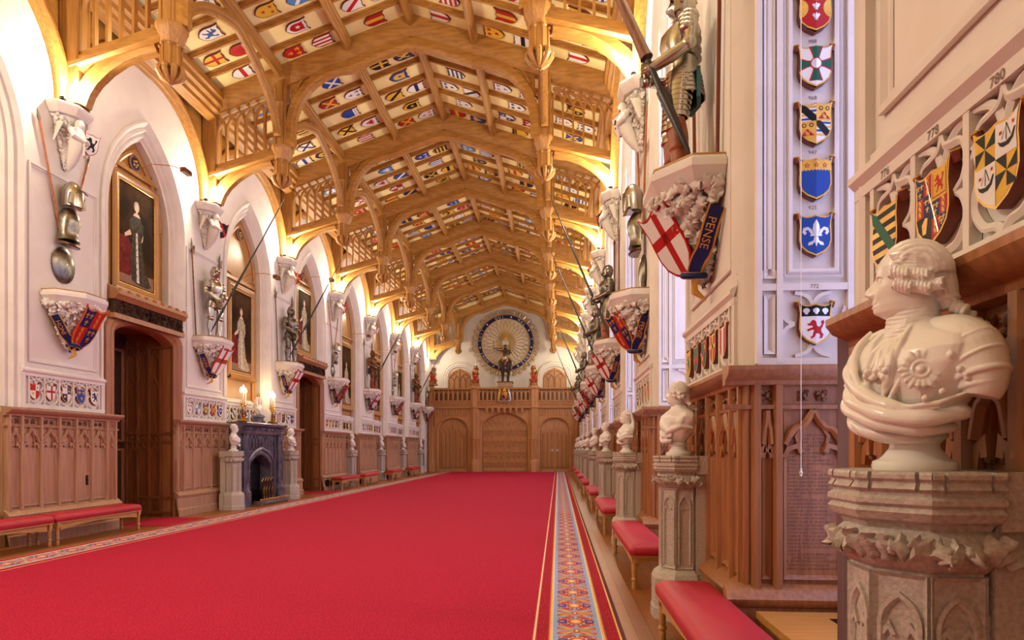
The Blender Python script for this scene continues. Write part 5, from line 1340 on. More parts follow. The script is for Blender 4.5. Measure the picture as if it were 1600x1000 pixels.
# coat lapels and cravat
b.tube([(.05, .05, .325), (.1, .055, .27), (.13, .045, .2), (.14, .03, .14), (.13, .01, .09)], [.006, .011, .013, .013, .006], m, 10)
b.tube([(.05, -.05, .325), (.1, -.058, .27), (.127, -.06, .2), (.132, -.05, .14), (.12, -.03, .09)], [.006, .012, .015, .015, .008], m, 10)
for i in range(11):   # cloth wound round the neck
    z = .372 - .011 * i; r = .066 + .0016 * i
    b.tube([(.006 + r * math.cos(a), r * 1.0 * math.sin(a), z + .022 * (1 - math.cos(a)) * .8 + .004 * math.sin(3 * a + i)) for a in [q * PI / 12 for q in range(24)]], .0062, m, 6, closed=True)
b.lathe([(.064, .24), (.066, .3), (.064, .37), (.06, .4)], m, 24, (.008, 0, 0))
for i in range(9):
    y = -.034 + .0085 * i; b.tube([(.092, y * .8, .275), (.128 + .005 * math.sin(i * 2), y * 1.2, .235), (.146 + .007 * math.sin(i * 2.4), y * 1.5, .19), (.142, y * 1.3, .158)], [.005, .0085, .0095, .004], m, 8)
for i in range(8): b.ball((.15 + .004 * math.sin(i * 2.1), -.045 + .012 * i, .168 + .012 * math.sin(i * 1.9)), .0095, m, 8, 6)
# sash edge running from the left shoulder
b.tube([(.0, .11, .325), (.06, .105, .268), (.108, .085, .19), (.134, .05, .11), (.138, .03, .08)], [.005, .009, .01, .009, .005], m, 8)
b.tube([(.03, .085, .315), (.08, .075, .258), (.125, .055, .18), (.142, .025, .11)], [.004, .006, .007, .005], m, 8)
# breast star: fan of petals
sc = Vector((.107, .128, .17)); sn = Vector((.7, .66, .14)).normalized(); st_ = Vector((0, 0, 1)).cross(sn).normalized(); su = sn.cross(st_)
for i in range(18):
    a = 2 * PI * i / 18; d = st_ * math.cos(a) + su * math.sin(a); k = .056 if i % 3 else .062
    b.tube([sc + sn * .004 + d * .02, sc + d * .036 + sn * .009, sc + d * k * .85 + sn * .008, sc + d * k + sn * .004], [.003, .006, .0085, .005], m, 8)
b.ball(sc + sn * .004, (.016, .016, .016), m, 14, 9); b.tube([sc + (st_ * math.cos(a) + su * math.sin(a)) * .023 + sn * .011 for a in [q * PI / 8 for q in range(16)]], .005, m, 6, closed=True)
for p in ((.075, .2, .205), (.06, .215, .165), (.09, .185, .105), (.116, .15, .088)): b.ball(p, .0105, m, 10, 7)
# lower edge of the breastplate and the swags of drapery
b.tube([(.145, -.02, .085), (.147, .05, .074), (.128, .115, .066), (.09, .175, .075), (.04, .215, .1)], [.005, .008, .008, .008, .005], m, 8)
b.tube([(.142, .05, .064), (.122, .115, .055), (.085, .175, .064)], [.004, .006, .004], m, 8)
SW = [([(-.02, -.235, .2), (.07, -.2, .14), (.138, -.1, .095), (.152, .0, .06), (.135, .09, .038), (.08, .15, .036), (.0, .17, .05), (-.06, .13, .06)], .031),
      ([(.0, -.235, .15), (.09, -.19, .1), (.142, -.1, .06), (.146, .0, .028), (.115, .085, .008), (.05, .13, .005), (-.03, .12, .012)], .028),
      ([(.02, -.225, .255), (.09, -.18, .205), (.135, -.11, .155), (.152, -.03, .105), (.148, .05, .075), (.12, .11, .055)], .025),
      ([(-.02, -.2, .09), (.07, -.17, .05), (.115, -.09, .012), (.11, .0, -.01), (.06, .07, -.018), (.0, .08, -.012)], .026),
      ([(.055, -.12, .32), (.095, -.135, .27), (.13, -.12, .21), (.15, -.08, .15), (.155, -.03, .1)], .016),
      ([(.03, -.16, .3), (.085, -.17, .24), (.13, -.14, .17), (.148, -.08, .11)], .017),
      ([(-.03, -.24, .11), (.05, -.205, .06), (.1, -.13, .015), (.1, -.03, -.016), (.05, .04, -.026)], .024),
      ([(.1, -.16, .19), (.142, -.1, .12), (.158, -.02, .078), (.15, .05, .05), (.11, .13, .03)], .01),
      ([(.1, -.17, .13), (.148, -.09, .075), (.158, .0, .04), (.135, .08, .02), (.08, .14, .015)], .009)]
for i, (P, r) in enumerate(SW):
    pts = []
    for k, (p, q) in enumerate(zip(P, P[1:])):
        a0 = Vector(P[max(k - 1, 0)]); a3 = Vector(P[min(k + 2, len(P) - 1)]); p, q = Vector(p), Vector(q)
        for f in (0, .25, .5, .75):
            pts.append(.5 * ((2 * p) + (q - a0) * f + (2 * a0 - 5 * p + 4 * q - a3) * f * f + (3 * p - a0 - 3 * q + a3) * f ** 3))
    pts.append(Vector(P[-1])); k = len(pts)
    b.tube(pts, [r * (.3 + .7 * math.sin(PI * (j + .7) / (k + .4)) ** .6) * (1 + .08 * math.sin(j * 1.1 + i)) for j in range(k)], m, 14, flat=.8)
finish(b, 'draped_torso', HB, .0026, 5)
b = MB(); T_ = head_mesh(b, m, (.012, 0, .452), math.radians(-48), .95, 'wig', .02, 84)
finish(b, 'head', HB, .0024, 2)
b = MB(); hair(b, m, T_, 'wig', random.Random(1)); finish(b, 'curled_wig', HB, .0024, 1)
b = MB(); text_into(b, 'ND 1819. R.A.', .011, lambda u, v, d: ((.0765) * math.cos(u / .0765 + .75), .0765 * math.sin(u / .0765 + .75), .121 + v * .8), 'ink', squash=1.0)
b.build('inscription', HB, smooth=0)

PED = make_pedestal(); PED.location = (PX, PY, 0); PED['label'] = 'octagonal carved stone pedestal in the right foreground under the large bust'
def bust(x, y, rz, label, style, yaw, seed, s=1.0, vox=.008, z=1.5302, mm='marble_white'):
    t = thing('bust', label, 'bust', (x, y, z), rz, 'marble busts on pedestals'); socle(t, mm)
    b = MB(); b.M = Matrix.Translation((0, 0, .125)) @ Matrix.Scale(s, 4); torso(b, mm, 32, .006, seed); rd = random.Random(seed)
    for i in range(5):
        sg = rd.choice((-1, 1)); q = rd.uniform(-.04, .04)
        P = [(-.02, sg * .22, .22 - .03 * i), (.08, sg * .17, .2 - .03 * i + q), (.135, sg * .05, .15 - .028 * i + q), (.12, -sg * .08, .1 - .02 * i)]
        b.tube([Vector(P[j]).lerp(Vector(P[j + 1]), f) for j in range(3) for f in (0, .5)] + [Vector(P[3])], [.012, .02, .026, .028, .025, .018, .01], mm, 8)
    finish(b, 'draped_torso', t, vox, 2)
    b = MB(); T_ = head_mesh(b, mm, (.012, 0, .44 * s - .0 if s == 1 else .125 + .315 * s), yaw, .86 * s, style, 0, 32); finish(b, 'head', t, vox * .6, 1)
    b = MB(); hair(b, mm, T_, style, rd); finish(b, 'hair' if style != 'veil' else 'veil', t, vox * .7, 1)
    return t
RBU = [('wig', -.75, 'marble bust in a tied wig on the second right pedestal, facing away'), ('veil', -.2, 'marble bust of a veiled figure on the third right pedestal'), ('short', -.3, 'bald-looking marble bust on the fourth right pedestal'), ('short', .1, 'fifth marble bust in the right row'), ('wig', .0, 'sixth marble bust in the right row'), ('short', .2, 'seventh marble bust in the right row'), ('short', -.2, 'eighth marble bust in the right row'), ('wig', 0, 'farthest marble bust in the right row by the gallery')]
for i, (st, yw, lab) in enumerate(RBU):
    y = RT(i - 1); k = 'second third fourth fifth sixth seventh eighth ninth'.split()[i]
    copy_thing(PED, (PX, y, 0), 0, '%s stone pedestal in the right row, between red benches' % k if i < 7 else 'farthest stone pedestal in the right row by the gallery')
    bust(PX - .02, y, PI + (.35 if i == 0 else .3), lab, st, yw, 20 + i, 1.02, .006 if i < 3 else .012)
PL = make_pedestal(); PL.location = (-8.5, 16.2, 0); PL.rotation_euler = (0, 0, PI); PL['label'] = 'pale stone pedestal just left of the fireplace'
copy_thing(PL, (-8.5, 19.8, 0), PI, 'pale stone pedestal just right of the fireplace')
bust(-8.48, 16.2, .35, 'white marble bust left of the fireplace, cloak across one shoulder', 'short', .5, 50, 1.02, .006)
bust(-8.48, 19.8, .2, 'white marble bust right of the fireplace', 'wig', .6, 51, 1.02, .008)
for i, k in enumerate((3, 4, 5, 6)):
    w = 'first second third farthest'.split()[i]
    copy_thing(PL, (-8.97, BC(k), 0), PI, '%s grey stone pedestal on the left beyond the second doorway' % w)
    bust(-8.95, BC(k), .3, '%s marble bust on the left beyond the second doorway' % w, 'short', .3, 60 + i, 1.02, .012)

# pull cord
cd = thing('pull_cord', 'thin white pull cord with a turned knob hanging by the inscribed panel', 'cord', (1.72, 4.68, 1.4))
b = MB(); b.tube([(0, 0, .05), (0, 0, 6.2)], .003, 'cord_white', 6); b.build('cord', cd)
b = MB(); b.lathe([(.004, 0), (.009, .004), (.006, .012), (.011, .02), (.012, .032), (.006, .04), (.008, .05), (.004, .06)], 'cord_white', 10); b.build('knob', cd)
# lettering on the near reveal panel
ip = MB()
LINES = [('1661', 'MONTAGU, EARL OF LINDSEY'), ('', 'EDWARD, EARL OF MANCHESTER'), ('', 'WILLIAM, EARL OF STRAFFORD'), ('1662', 'CHRISTIAN, DUKE OF SCHLESWIG'), ('', 'AND HOLSTEIN'), ('1663', 'JAMES, DUKE OF MONMOUTH,'), ('', 'DUKE OF BUCCLEUCH'), ('1666', 'JAMES, DUKE OF CAMBRIDGE'), ('1668', 'CHARLES XI, KING OF SWEDEN'), ('', 'JOHN GEORGE II,'), ('', 'ELECTOR OF SAXONY'), ('1670', 'CHRISTOPHER, EARL OF ALBEMARLE'), ('1672', 'JOHN, DUKE OF LAUDERDALE'), ('', 'HENRY, MARQUESS OF WORCESTER'), ('', 'HENRY, EARL OF ST ALBANS'), ('', 'WILLIAM, EARL OF BEDFORD'), ('', 'HENRY, EARL OF ARLINGTON'), ('', 'THOMAS,'), ('', 'LORD BUTLER, EARL OF OSSORY'), ('1673', 'SIR CHARLES FITZROY, STYLED'), ('', 'EARL OF SOUTHAMPTON'), ('1674', 'JOHN, EARL OF MULGRAVE'), ('1677', 'HENRY, DUKE OF NEWCASTLE'), ('', 'THOMAS, EARL OF DANBY'), ('1680', 'HENRY, DUKE OF GRAFTON'), ('', 'JAMES, EARL OF SALISBURY'), ('', 'CHARLES II, ELECTOR PALATINE'), ('', 'OF THE RHINE, DUKE OF BAVARIA'), ('1681', 'CHARLES, DUKE OF RICHMOND'), ('1682', 'WILLIAM, DUKE OF HAMILTON'), ('1684', 'GEORGE, PRINCE OF DENMARK'), ('', 'CHARLES, DUKE OF SOMERSET'), ('', 'GEORGE,'), ('', 'DUKE OF NORTHUMBERLAND'), (None, 'JAMES THE SECOND'), (None, 'THE SEVENTEENTH SOVEREIGN'), ('1685', 'HENRY, DUKE OF NORFOLK'), ('', 'HENRY, EARL OF PETERBOROUGH')]
zt = 1.69; x0 = RW + .21
for i, (yr, tx) in enumerate(LINES):
    z = zt - i * .0268; sz = .0235 if yr is not None else .028
    f = lambda u, v, d, z=z: (x0 + .04 + u, YREV - .0315, z + v)
    if yr is None: text_into(ip, tx, sz, lambda u, v, d, z=z: (x0 + .2 + u, YREV - .0315, z + v), 'ink', align='CENTER'); continue
    text_into(ip, tx, sz, f, 'ink', align='LEFT')
    if yr: text_into(ip, yr, .015, lambda u, v, d, z=z: (x0 + .0 + u, YREV - .0315, z + v), 'ink', align='LEFT')
tag(ip.build('inscription', smooth=0), 'columns of carved names on the oak panel beside the near window', 'lettering')
# ------------------------------------------------------------------ left doorways
def doorway(n, k):
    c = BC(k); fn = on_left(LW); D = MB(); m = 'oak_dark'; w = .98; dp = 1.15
    # passage: panelled side reveals, soffit and dark door at the back
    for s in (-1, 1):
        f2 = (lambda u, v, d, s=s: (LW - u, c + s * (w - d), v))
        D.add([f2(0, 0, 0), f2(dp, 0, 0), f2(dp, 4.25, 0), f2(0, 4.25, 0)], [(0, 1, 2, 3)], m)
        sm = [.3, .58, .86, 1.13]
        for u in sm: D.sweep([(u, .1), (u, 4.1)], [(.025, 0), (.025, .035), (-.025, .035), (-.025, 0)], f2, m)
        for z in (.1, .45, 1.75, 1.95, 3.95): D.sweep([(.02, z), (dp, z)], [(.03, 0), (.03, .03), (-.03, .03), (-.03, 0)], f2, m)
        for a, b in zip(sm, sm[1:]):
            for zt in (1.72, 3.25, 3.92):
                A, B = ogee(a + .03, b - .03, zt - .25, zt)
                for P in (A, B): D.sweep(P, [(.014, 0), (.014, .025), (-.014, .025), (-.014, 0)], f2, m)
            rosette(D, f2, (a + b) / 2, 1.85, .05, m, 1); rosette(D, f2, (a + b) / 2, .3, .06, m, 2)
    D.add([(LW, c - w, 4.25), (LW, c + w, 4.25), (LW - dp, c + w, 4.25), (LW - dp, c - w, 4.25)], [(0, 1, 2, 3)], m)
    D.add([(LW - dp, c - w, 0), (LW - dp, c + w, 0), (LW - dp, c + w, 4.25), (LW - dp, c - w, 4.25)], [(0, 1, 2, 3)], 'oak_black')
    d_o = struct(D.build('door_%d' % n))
    b = MB(); fb = on_left(LW - dp)
    for s in (-1, 1):
        for z0, z1 in ((.2, 1.6), (1.75, 3.9)):
            b.sweep([(c + s * .48 - .38, z0), (c + s * .48 + .38, z0), (c + s * .48 + .38, z1), (c + s * .48 - .38, z1)], [(.0, .01), (.0, .05), (.05, .05), (.07, .02)], fb, m, closed=True)
    b.build('door_leaf', d_o)
    b = MB()   # moulded oak jambs and shallow arched head
    A = [(c - 1.0, 0)] + [(c - 1.0, 3.95)] + [(c + 1.0 * math.sin(t * PI / 16), 3.95 + .28 * math.cos(t * PI / 16) ** 1.2 if abs(t) < 8 else 3.95) for t in range(-7, 8)] + [(c + 1.0, 3.95), (c + 1.0, 0)]
    b.sweep(A, [(.3, .0), (.3, .05), (.22, .08), (.15, .05), (.1, .07), (.05, .03), (.0, .0), (-.03, -.1), (-.03, -.25)], fn, 'oak_red'); b.build('door_frame', d_o)
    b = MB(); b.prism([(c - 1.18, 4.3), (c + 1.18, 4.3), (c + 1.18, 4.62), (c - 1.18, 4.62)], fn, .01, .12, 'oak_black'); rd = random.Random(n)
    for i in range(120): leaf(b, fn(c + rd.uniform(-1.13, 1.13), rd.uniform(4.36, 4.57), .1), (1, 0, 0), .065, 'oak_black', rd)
    b.build('carved_lintel', d_o)
    b = MB(); b.sweep([(c - 1.2, 0), (c + 1.2, 0)], [(4.6, .0), (4.6, .16), (4.66, .2), (4.7, .24), (4.76, .24), (4.82, .14), (4.86, .06), (4.9, .0)], fn, 'oak_red', pclosed=True, cap=True)
    for i in range(9): b.ball(fn(c - 1.1 + 2.2 * i / 8, 4.79, .2), (.05, .05, .05), 'oak_red', 6, 4)
    b.prism([(c - 1.2, 4.22), (c + 1.2, 4.22), (c + 1.2, 4.32), (c - 1.2, 4.32)], fn, .01, .16, 'oak_red'); b.build('cornice', d_o)
    return d_o
doorway(1, 0); doorway(2, 2)

# ------------------------------------------------------------------ portraits
def portrait(k, zb, label, gown, w=1.36, h=2.34, pose=0):
    short = label[label.rfind(' over '):].strip() if ' over ' in label else 'above the fireplace' if 'fireplace' in label else label[label.rfind(' in the '):].strip()
    c = BC(k); t = thing('portrait', label, 'painting', (LW - .21, c, zb), 0, 'full length portraits in the left arches')
    f = lambda u, v, d: (d, u, v); b = MB()
    b.sweep([(-w / 2, 0), (w / 2, 0), (w / 2, h), (-w / 2, h)], [(.07, -.04), (.07, .0), (.045, .03), (.0, .045), (-.03, .03), (-.05, .04), (-.09, .012), (-.095, .0)], f, 'oak_z', closed=True)
    b.sweep([(-w / 2 - .07, -.09), (w / 2 + .07, -.09)], [(.07, -.04), (.07, .05), (-.02, .1), (-.05, .04), (-.05, -.04)], f, 'oak_z'); b.build('frame', t)
    b = MB(); b.sweep([(-w / 2 + .08, .08), (w / 2 - .08, .08), (w / 2 - .08, h - .08), (-w / 2 + .08, h - .08)], [(.012, .0), (.012, .02), (-.012, .02), (-.012, 0)], f, 'gold', closed=True); b.build('gilt_slip', t)
    b = MB(); P = lambda poly, m, d: b.add([f(u, v, d) for u, v in poly], [tuple(range(len(poly)))], m)
    P([(-w / 2, 0), (w / 2, 0), (w / 2, h), (-w / 2, h)], 'canvas_dark', .0)
    x = .0 + .05 * pose; S = h / 2.34
    P([(-.58, .3 * S), (-.2, .3 * S), (-.16, .95), (-.3, 1.12), (-.58, 1.1)], 'velvet_red', .001)
    P([(-.58, .12), (.58, .12), (.58, .42), (-.58, .34)], 'stain_wood', .0008)
    P([(x - .17, .22), (x + .02, .16), (x + .34, .14), (x + .5, .2), (x + .26, .55), (x + .16, 1.1), (x + .11, 1.3), (x - .11, 1.3), (x - .17, 1.0), (x - .2, .6)], gown, .0015)
    P([(x + .0, .2), (x + .09, .2), (x + .055, .7), (x + .03, 1.28), (x - .03, 1.28), (x - .02, .7)], 'ermine', .002)
    P([(x - .13, 1.28), (x + .13, 1.28), (x + .17, 1.5), (x + .14, 1.62), (x - .14, 1.62), (x - .17, 1.5)], gown, .002)
    for sg in (-1, 1): P([(x + sg * .13, 1.6), (x + sg * .22, 1.5), (x + sg * .24, 1.25), (x + sg * .17, 1.2), (x + sg * .12, 1.4)], gown, .0022); P([(x + sg * .22, 1.3), (x + sg * (.4 if sg < 0 else .2), 1.16), (x + sg * (.38 if sg < 0 else .15), 1.1), (x + sg * .17, 1.2)], 'skin_paint', .0024)
    P([(x - .12, 1.63), (x + .12, 1.63), (x + .07, 1.7), (x - .07, 1.7)], 'skin_paint', .0024); P(circ(x, 1.845, .095, 14, .12), 'stain_wood', .002); P(circ(x, 1.82, .062, 14, .088), 'skin_paint', .0028); P([(x - .03, 1.68), (x + .03, 1.68), (x + .03, 1.76), (x - .03, 1.76)], 'skin_paint', .0026)
    for i in range(9): P(circ(x, .35 + .14 * i, .016, 6), 'canvas_dark', .0032)
    b.build('canvas', t, smooth=0)
    # brass picture light reaching out from the arch
    L = thing('picture_light', 'thin brass picture light of the portrait %s' % short, 'lamp', (LW - .15, c, zb + h + .45), 0, 'picture lights over the portraits')
    b = MB(); b.tube([(-.05, 0, -.15), (.2, .12, .05), (.55, .3, .08), (.8, .42, .02)], .008, 'brass', 6); b.build('arm', L)
    b = MB(); b.box((.74, .3, -.05), (.86, .58, .05), 'bronze'); b.build('shade', L)
    bo = thing('roundel', 'carved round badge over the portrait %s' % short, 'badge', (LW - .28, c, 7.82), 0, 'round carved badges')
    b = MB(); b.lathe([(.17, .0), (.18, .03), (.15, .05), (.14, .03), (.02, .03)], 'oak_carved', 18, M=Matrix.Rotation(PI / 2, 3, 'Y')); b.build('rim', bo)
    b = MB(); b.lathe([(.135, .03), (.13, .036), (.1, .037)], 'navy', 18, M=Matrix.Rotation(PI / 2, 3, 'Y'))
    for i in range(5): b.ball((.045, .06 * math.cos(i * 1.257), .06 * math.sin(i * 1.257)), .03, 'gold', 6, 4)
    b.build('garter_badge', bo)
portrait(0, 5.02, 'portrait of a person in a dark beaded gown over the near left doorway', 'gown_dark')
portrait(1, 3.72, 'portrait of a robed figure above the fireplace', 'gown', h=2.5)
portrait(2, 5.02, 'portrait in a pale gown over the second left doorway', 'gown')
for i, k in enumerate((3, 4, 5, 6)): portrait(k, 3.4, 'portrait of a robed figure in the %s arch past the second doorway' % ('first second third farthest'.split()[i]), 'gown' if i % 2 == 0 else 'gown_dark', h=2.7)

# ------------------------------------------------------------------ fireplace
FY = BC(1); fp = thing('fireplace', 'dark grey marble gothic fireplace with carved pointed opening', 'fireplace', (LW, FY, 0))
f = lambda u, v, d: (d, u, v); m = 'stone_grey'
for s in (-1, 1):
    b = MB(); b.lathe([(.19, 0), (.19, .4), (.14, .46), (.12, .5), (.12, 1.95), (.16, 2.0), (.17, 2.04)], m, 8, (.42, s * 1.08, 0), PI / 8)
    b.box((.03, s * 1.08 - .2, 0), (.4, s * 1.08 + .2, 2.02), m)
    for q in range(8): a = q * PI / 4; b.sweep([(-.03, .6), (-.03, 1.75), (0, 1.84), (.03, 1.75), (.03, .6)], [(.008, 0), (.008, .01), (-.008, .01)], lambda u, v, d, a=a: (.42 + (.115 + d) * math.cos(a) - u * math.sin(a), s * 1.08 + (.115 + d) * math.sin(a) + u * math.cos(a), v), m)
    b.build('jamb', fp, smooth=20)

b = MB(); A = gothic(.66, 1.05, 1.42, 8)
b.prism([(-.9, 0), (-.66, 0)] + A + [(.66, 0), (.9, 0), (.9, 2.0), (-.9, 2.0)], f, .03, .36, m)
b.sweep([(-.66, 0)] + A + [(.66, 0)], [(.22, .36), (.22, .4), (.16, .42), (.13, .37), (.06, .37), (.04, .4), (0, .37), (-.03, .2), (-.03, .05)], f, m)
rd = random.Random(2)
for i in range(46): z = .15 + i * .03 if i < 34 else 0
for sg in (-1, 1):
    for i in range(26): leaf(b, (.385, sg * (.755 + .02 * math.sin(i * 2)), .12 + i * .04), (1, 0, 0), .045, m, rd)
for i in range(9):
    u = -.78 + 1.56 * i / 8; b.sweep([(u - .07, 1.62), (u - .07, 1.86), (u, 1.94), (u + .07, 1.86), (u + .07, 1.62), (u, 1.56)], [(.012, .36), (.012, .39), (-.012, .39), (-.012, .36)], f, m, closed=True); leaf(b, (.36, u, 1.74), (1, 0, 0), .06, m, rd)
b.build('surround', fp)
b = MB(); b.sweep([(-1.3, 0), (1.3, 0)], [(2.0, .0), (2.0, .46), (2.06, .5), (2.1, .46), (2.2, .48), (2.24, .6), (2.3, .62), (2.32, .6), (2.32, .0)], f, m, pclosed=True, cap=True)
for i in range(24): leaf(b, (.48, -1.2 + 2.4 * i / 23, 2.15), (1, 0, 0), .055, m, rd)
b.build('mantelshelf', fp)
b = MB(); b.box((-.15, -.68, 0), (.04, .68, 1.5), 'black_iron'); b.box((.03, -.5, .12), (.3, .3, .3), 'black_iron')
for i in range(8): b.box((.3, -.5 + i * .11, .12), (.32, -.48 + i * .11, .42), 'black_iron')
for z in (.16, .26, .38): b.box((.3, -.5, z), (.33, .32, z + .02), 'black_iron')
b.build('grate', fp)
fs = thing('fire_screen', 'folding black fire screen with gilt scrolls in the hearth', 'fire screen', (LW + .52, FY + .1, .03))
for i, (y0, y1, a) in enumerate(((-.36, -.18, .1), (-.18, .0, 0), (.0, .18, 0), (.18, .36, .1))):
    b = MB(); P = [(y0, .02), (y1, .02), (y1, .62), ((y0 + y1) / 2, .72), (y0, .62)]
    b.prism(P, lambda u, v, d: (d + a * abs(u) * .5, u, v), 0, .012, 'black_iron')
    b.tube([(.02 + a * .1, (y0 + y1) / 2 + .03 * math.sin(q * 1.1), .12 + q * .05) for q in range(10)], .009, 'brass', 6)
    b.tube([(.012, y0, .62), (.012, (y0 + y1) / 2, .73), (.012, y1, .62)], .01, 'brass', 6); b.build('screen_leaf', fs)
fd = thing('fender', 'low gilt and marble hearth fender on the floor before the fireplace', 'fender', (LW + .8, FY, .0))
b = MB(); b.box((-.03, -.92, .05), (.03, .92, .14), 'stone_grey'); b.box((-.2, -.92, .05), (-.03, -.87, .14), 'stone_grey'); b.box((-.2, .87, .05), (-.03, .92, .14), 'stone_grey'); b.build('rail', fd)
b = MB(); b.tube([(0, -.92 + i * .046, .16 + .025 * math.sin(i * 1.3) ** 2) for i in range(41)], .014, 'brass', 6); b.box((-.035, -.92, .14), (.035, .92, .15), 'brass'); b.build('gilt_cresting', fd)
for y in (-.85, 0, .85): b = MB(); b.ball((0, y, .028), .028, 'brass', 8, 6); b.build('foot', fd)
# candelabra and mantel bust
for y, w in ((-.88, 'left'), (.93, 'right')):
    t = thing('candelabrum', 'lit three-branch gilt candelabrum, %s end of the mantelshelf' % w, 'candelabrum', (LW + .3, FY + y, 2.322), 0, 'lit candelabra on the mantelshelf')
    b = MB(); b.box((-.12, -.14, 0), (.12, .14, .03), 'black_iron'); b.box((-.1, -.12, .03), (.1, .12, .09), 'brass'); b.build('plinth', t)
    b = MB(); b.lathe([(.06, .09), (.07, .12), (.04, .16), (.03, .22), (.05, .27), (.03, .32), (.025, .42), (.045, .45), (.02, .48)], 'brass', 12)
    for s in (-1, 1): b.tube([(0, s * .03, .12), (.02, s * .075, .18), (.02, s * .05, .3), (0, s * .03, .36)], [.02, .035, .03, .018], 'bronze', 8)
    b.build('figure_stem', t)
    for i, (dy, dz) in enumerate(((-.13, .0), (0, .07), (.13, .0))):
        b = MB(); b.tube([(0, 0, .4), (.01, dy * .6, .38 + dz), (0, dy, .42 + dz), (0, dy, .47 + dz)], .013, 'brass', 7); b.lathe([(.02, .46 + dz), (.045, .48 + dz), (.03, .5 + dz), (.03, .53 + dz)], 'brass', 10, (0, dy, 0)); b.build('branch', t)
        b = MB(); b.lathe([(.016, .53 + dz), (.016, .82 + dz)], 'candle', 10, (0, dy, 0)); cnd = b.build('candle', t)
        b = MB(); b.lathe([(.008, .82 + dz), (.03, .85 + dz), (.032, .88 + dz), (.02, .92 + dz), (.004, .96 + dz)], 'bulb', 10, (0, dy, 0)); b.build('flame_bulb', cnd)
vb = thing('bust', 'crowned white marble bust with lace veil on the mantelshelf', 'bust', (LW + .28, FY + .05, 2.322), .5, 'marble busts on pedestals')
b = MB(); b.box((-.17, -.27, 0), (.17, .27, .07), 'stone_grey'); b.box((-.13, -.2, .07), (.13, .2, .17), 'stone_grey'); b.box((-.16, -.24, .17), (.16, .24, .21), 'stone_grey'); b.build('plinth', vb)
b = MB(); b.M = Matrix.Translation((0, 0, .2)); torso(b, 'marble_white', 32, .008, 5)
for i in range(6): b.tube([(-.03, .2, .24 - .02 * i), (.12, .1, .2 - .03 * i), (.14, -.02, .16 - .025 * i), (.06, -.2, .18 - .02 * i)], .018, 'marble_white', 8)
finish(b, 'draped_torso', vb, .008, 1)
b = MB(); T_ = head_mesh(b, 'marble_white', (.012, 0, .52), .3, .86, 'crown', 0, 32); hair(b, 'marble_white', T_, 'veil', random.Random(2)); finish(b, 'veiled_head', vb, .006, 1)
b = MB(); b.lathe([(.04, .77), (.05, .8), (.055, .83), (.03, .86), (.01, .88)], 'gold', 10); b.ball((0, 0, .89), .014, 'gold', 6, 4); b.build('crown', vb)
# small fittings
t = thing('wall_socket', 'small dark socket plate on the oak panelling above the left bench', 'socket', (LW + .034, 11.6, 1.0))
b = MB(); b.box((.0, -.06, -.09), (.012, .06, .09), 'black'); b.build('plate', t)
b = MB(); b.box((.012, -.03, .02), (.016, .03, .06), 'oak_dark'); b.box((.012, -.03, -.06), (.016, .03, -.02), 'oak_dark'); b.build('outlets', t)
for i in range(3):
    t = thing('floor_grille', '%s square dark vent in the left plinth past the second doorway' % ('first', 'middle', 'last')[i], 'vent', (LW + .172, T(3) - 1.0 + .55 * i, .28), 0, 'vents in the plinth')
    b = MB(); b.box((0, -.16, -.13), (.008, .16, .13), 'black'); b.build('backing', t)
    b = MB()
    for q in range(6): b.box((.008, -.15 + q * .055, -.12), (.014, -.13 + q * .055, .12), 'black_iron')
    b.build('bars', t)

# ------------------------------------------------------------------ far end: gallery screen
SX = [-8.71, -5.62, -1.65, 1.19]; FS = on_back(YSCR); GZ = 5.72; m = 'oak_screen'
gs = thing('gallery_screen', 'carved oak screen with pierced balcony across the far end of the hall', 'screen', (0, 0, 0))
b = MB()
for i, (x0, x1) in enumerate(zip(SX, SX[1:])):
    c = (x0 + x1) / 2; wd = 1.5 if i == 1 else .95; ha, hb = (3.05, 4.0) if i == 1 else (2.75, 3.6)
    A = gothic(wd + .06, ha, hb + .05, 10, c)
    for p, q in zip(A, A[1:]): b.add([FS(*p, 0), FS(*q, 0), FS(q[0], 4.5, 0), FS(p[0], 4.5, 0)], [(0, 1, 2, 3)], m)
    for u0, u1 in ((x0, A[0][0]), (A[-1][0], x1)): b.add([FS(u0, 0, 0), FS(u1, 0, 0), FS(u1, 4.5, 0), FS(u0, 4.5, 0)], [(0, 1, 2, 3)], m)
    b.sweep([(A[0][0], 0)] + A + [(A[-1][0], 0)], [(.14, 0), (.14, .05), (.09, .09), (.04, .06), (.0, .04), (-.04, -.06), (-.05, -.3)], FS, m)
    n = 13 if i != 1 else 17
    for q in range(n):
        u = x0 + .3 + (x1 - x0 - .6) * q / (n - 1); zz = max([pz for pu, pz in A if abs(pu - u) < .25] + [0 if abs(u - c) > wd + .1 else hb]) + .2
        if zz < 4.2: b.sweep([(u, zz), (u, 4.25)], [(.05, 0), (.03, .1), (-.03, .1), (-.05, 0)], FS, m)
    if i == 1:
        for q in range(7): u = c - 1.2 + 2.4 * q / 6; b.tube([FS(u, 4.35, .0), FS(u, 4.3, .28), FS(u, 4.05, .22), FS(u, 3.98, .2)], [.05, .12, .08, .02], m, 8)
b.build('lower_panelling', gs)
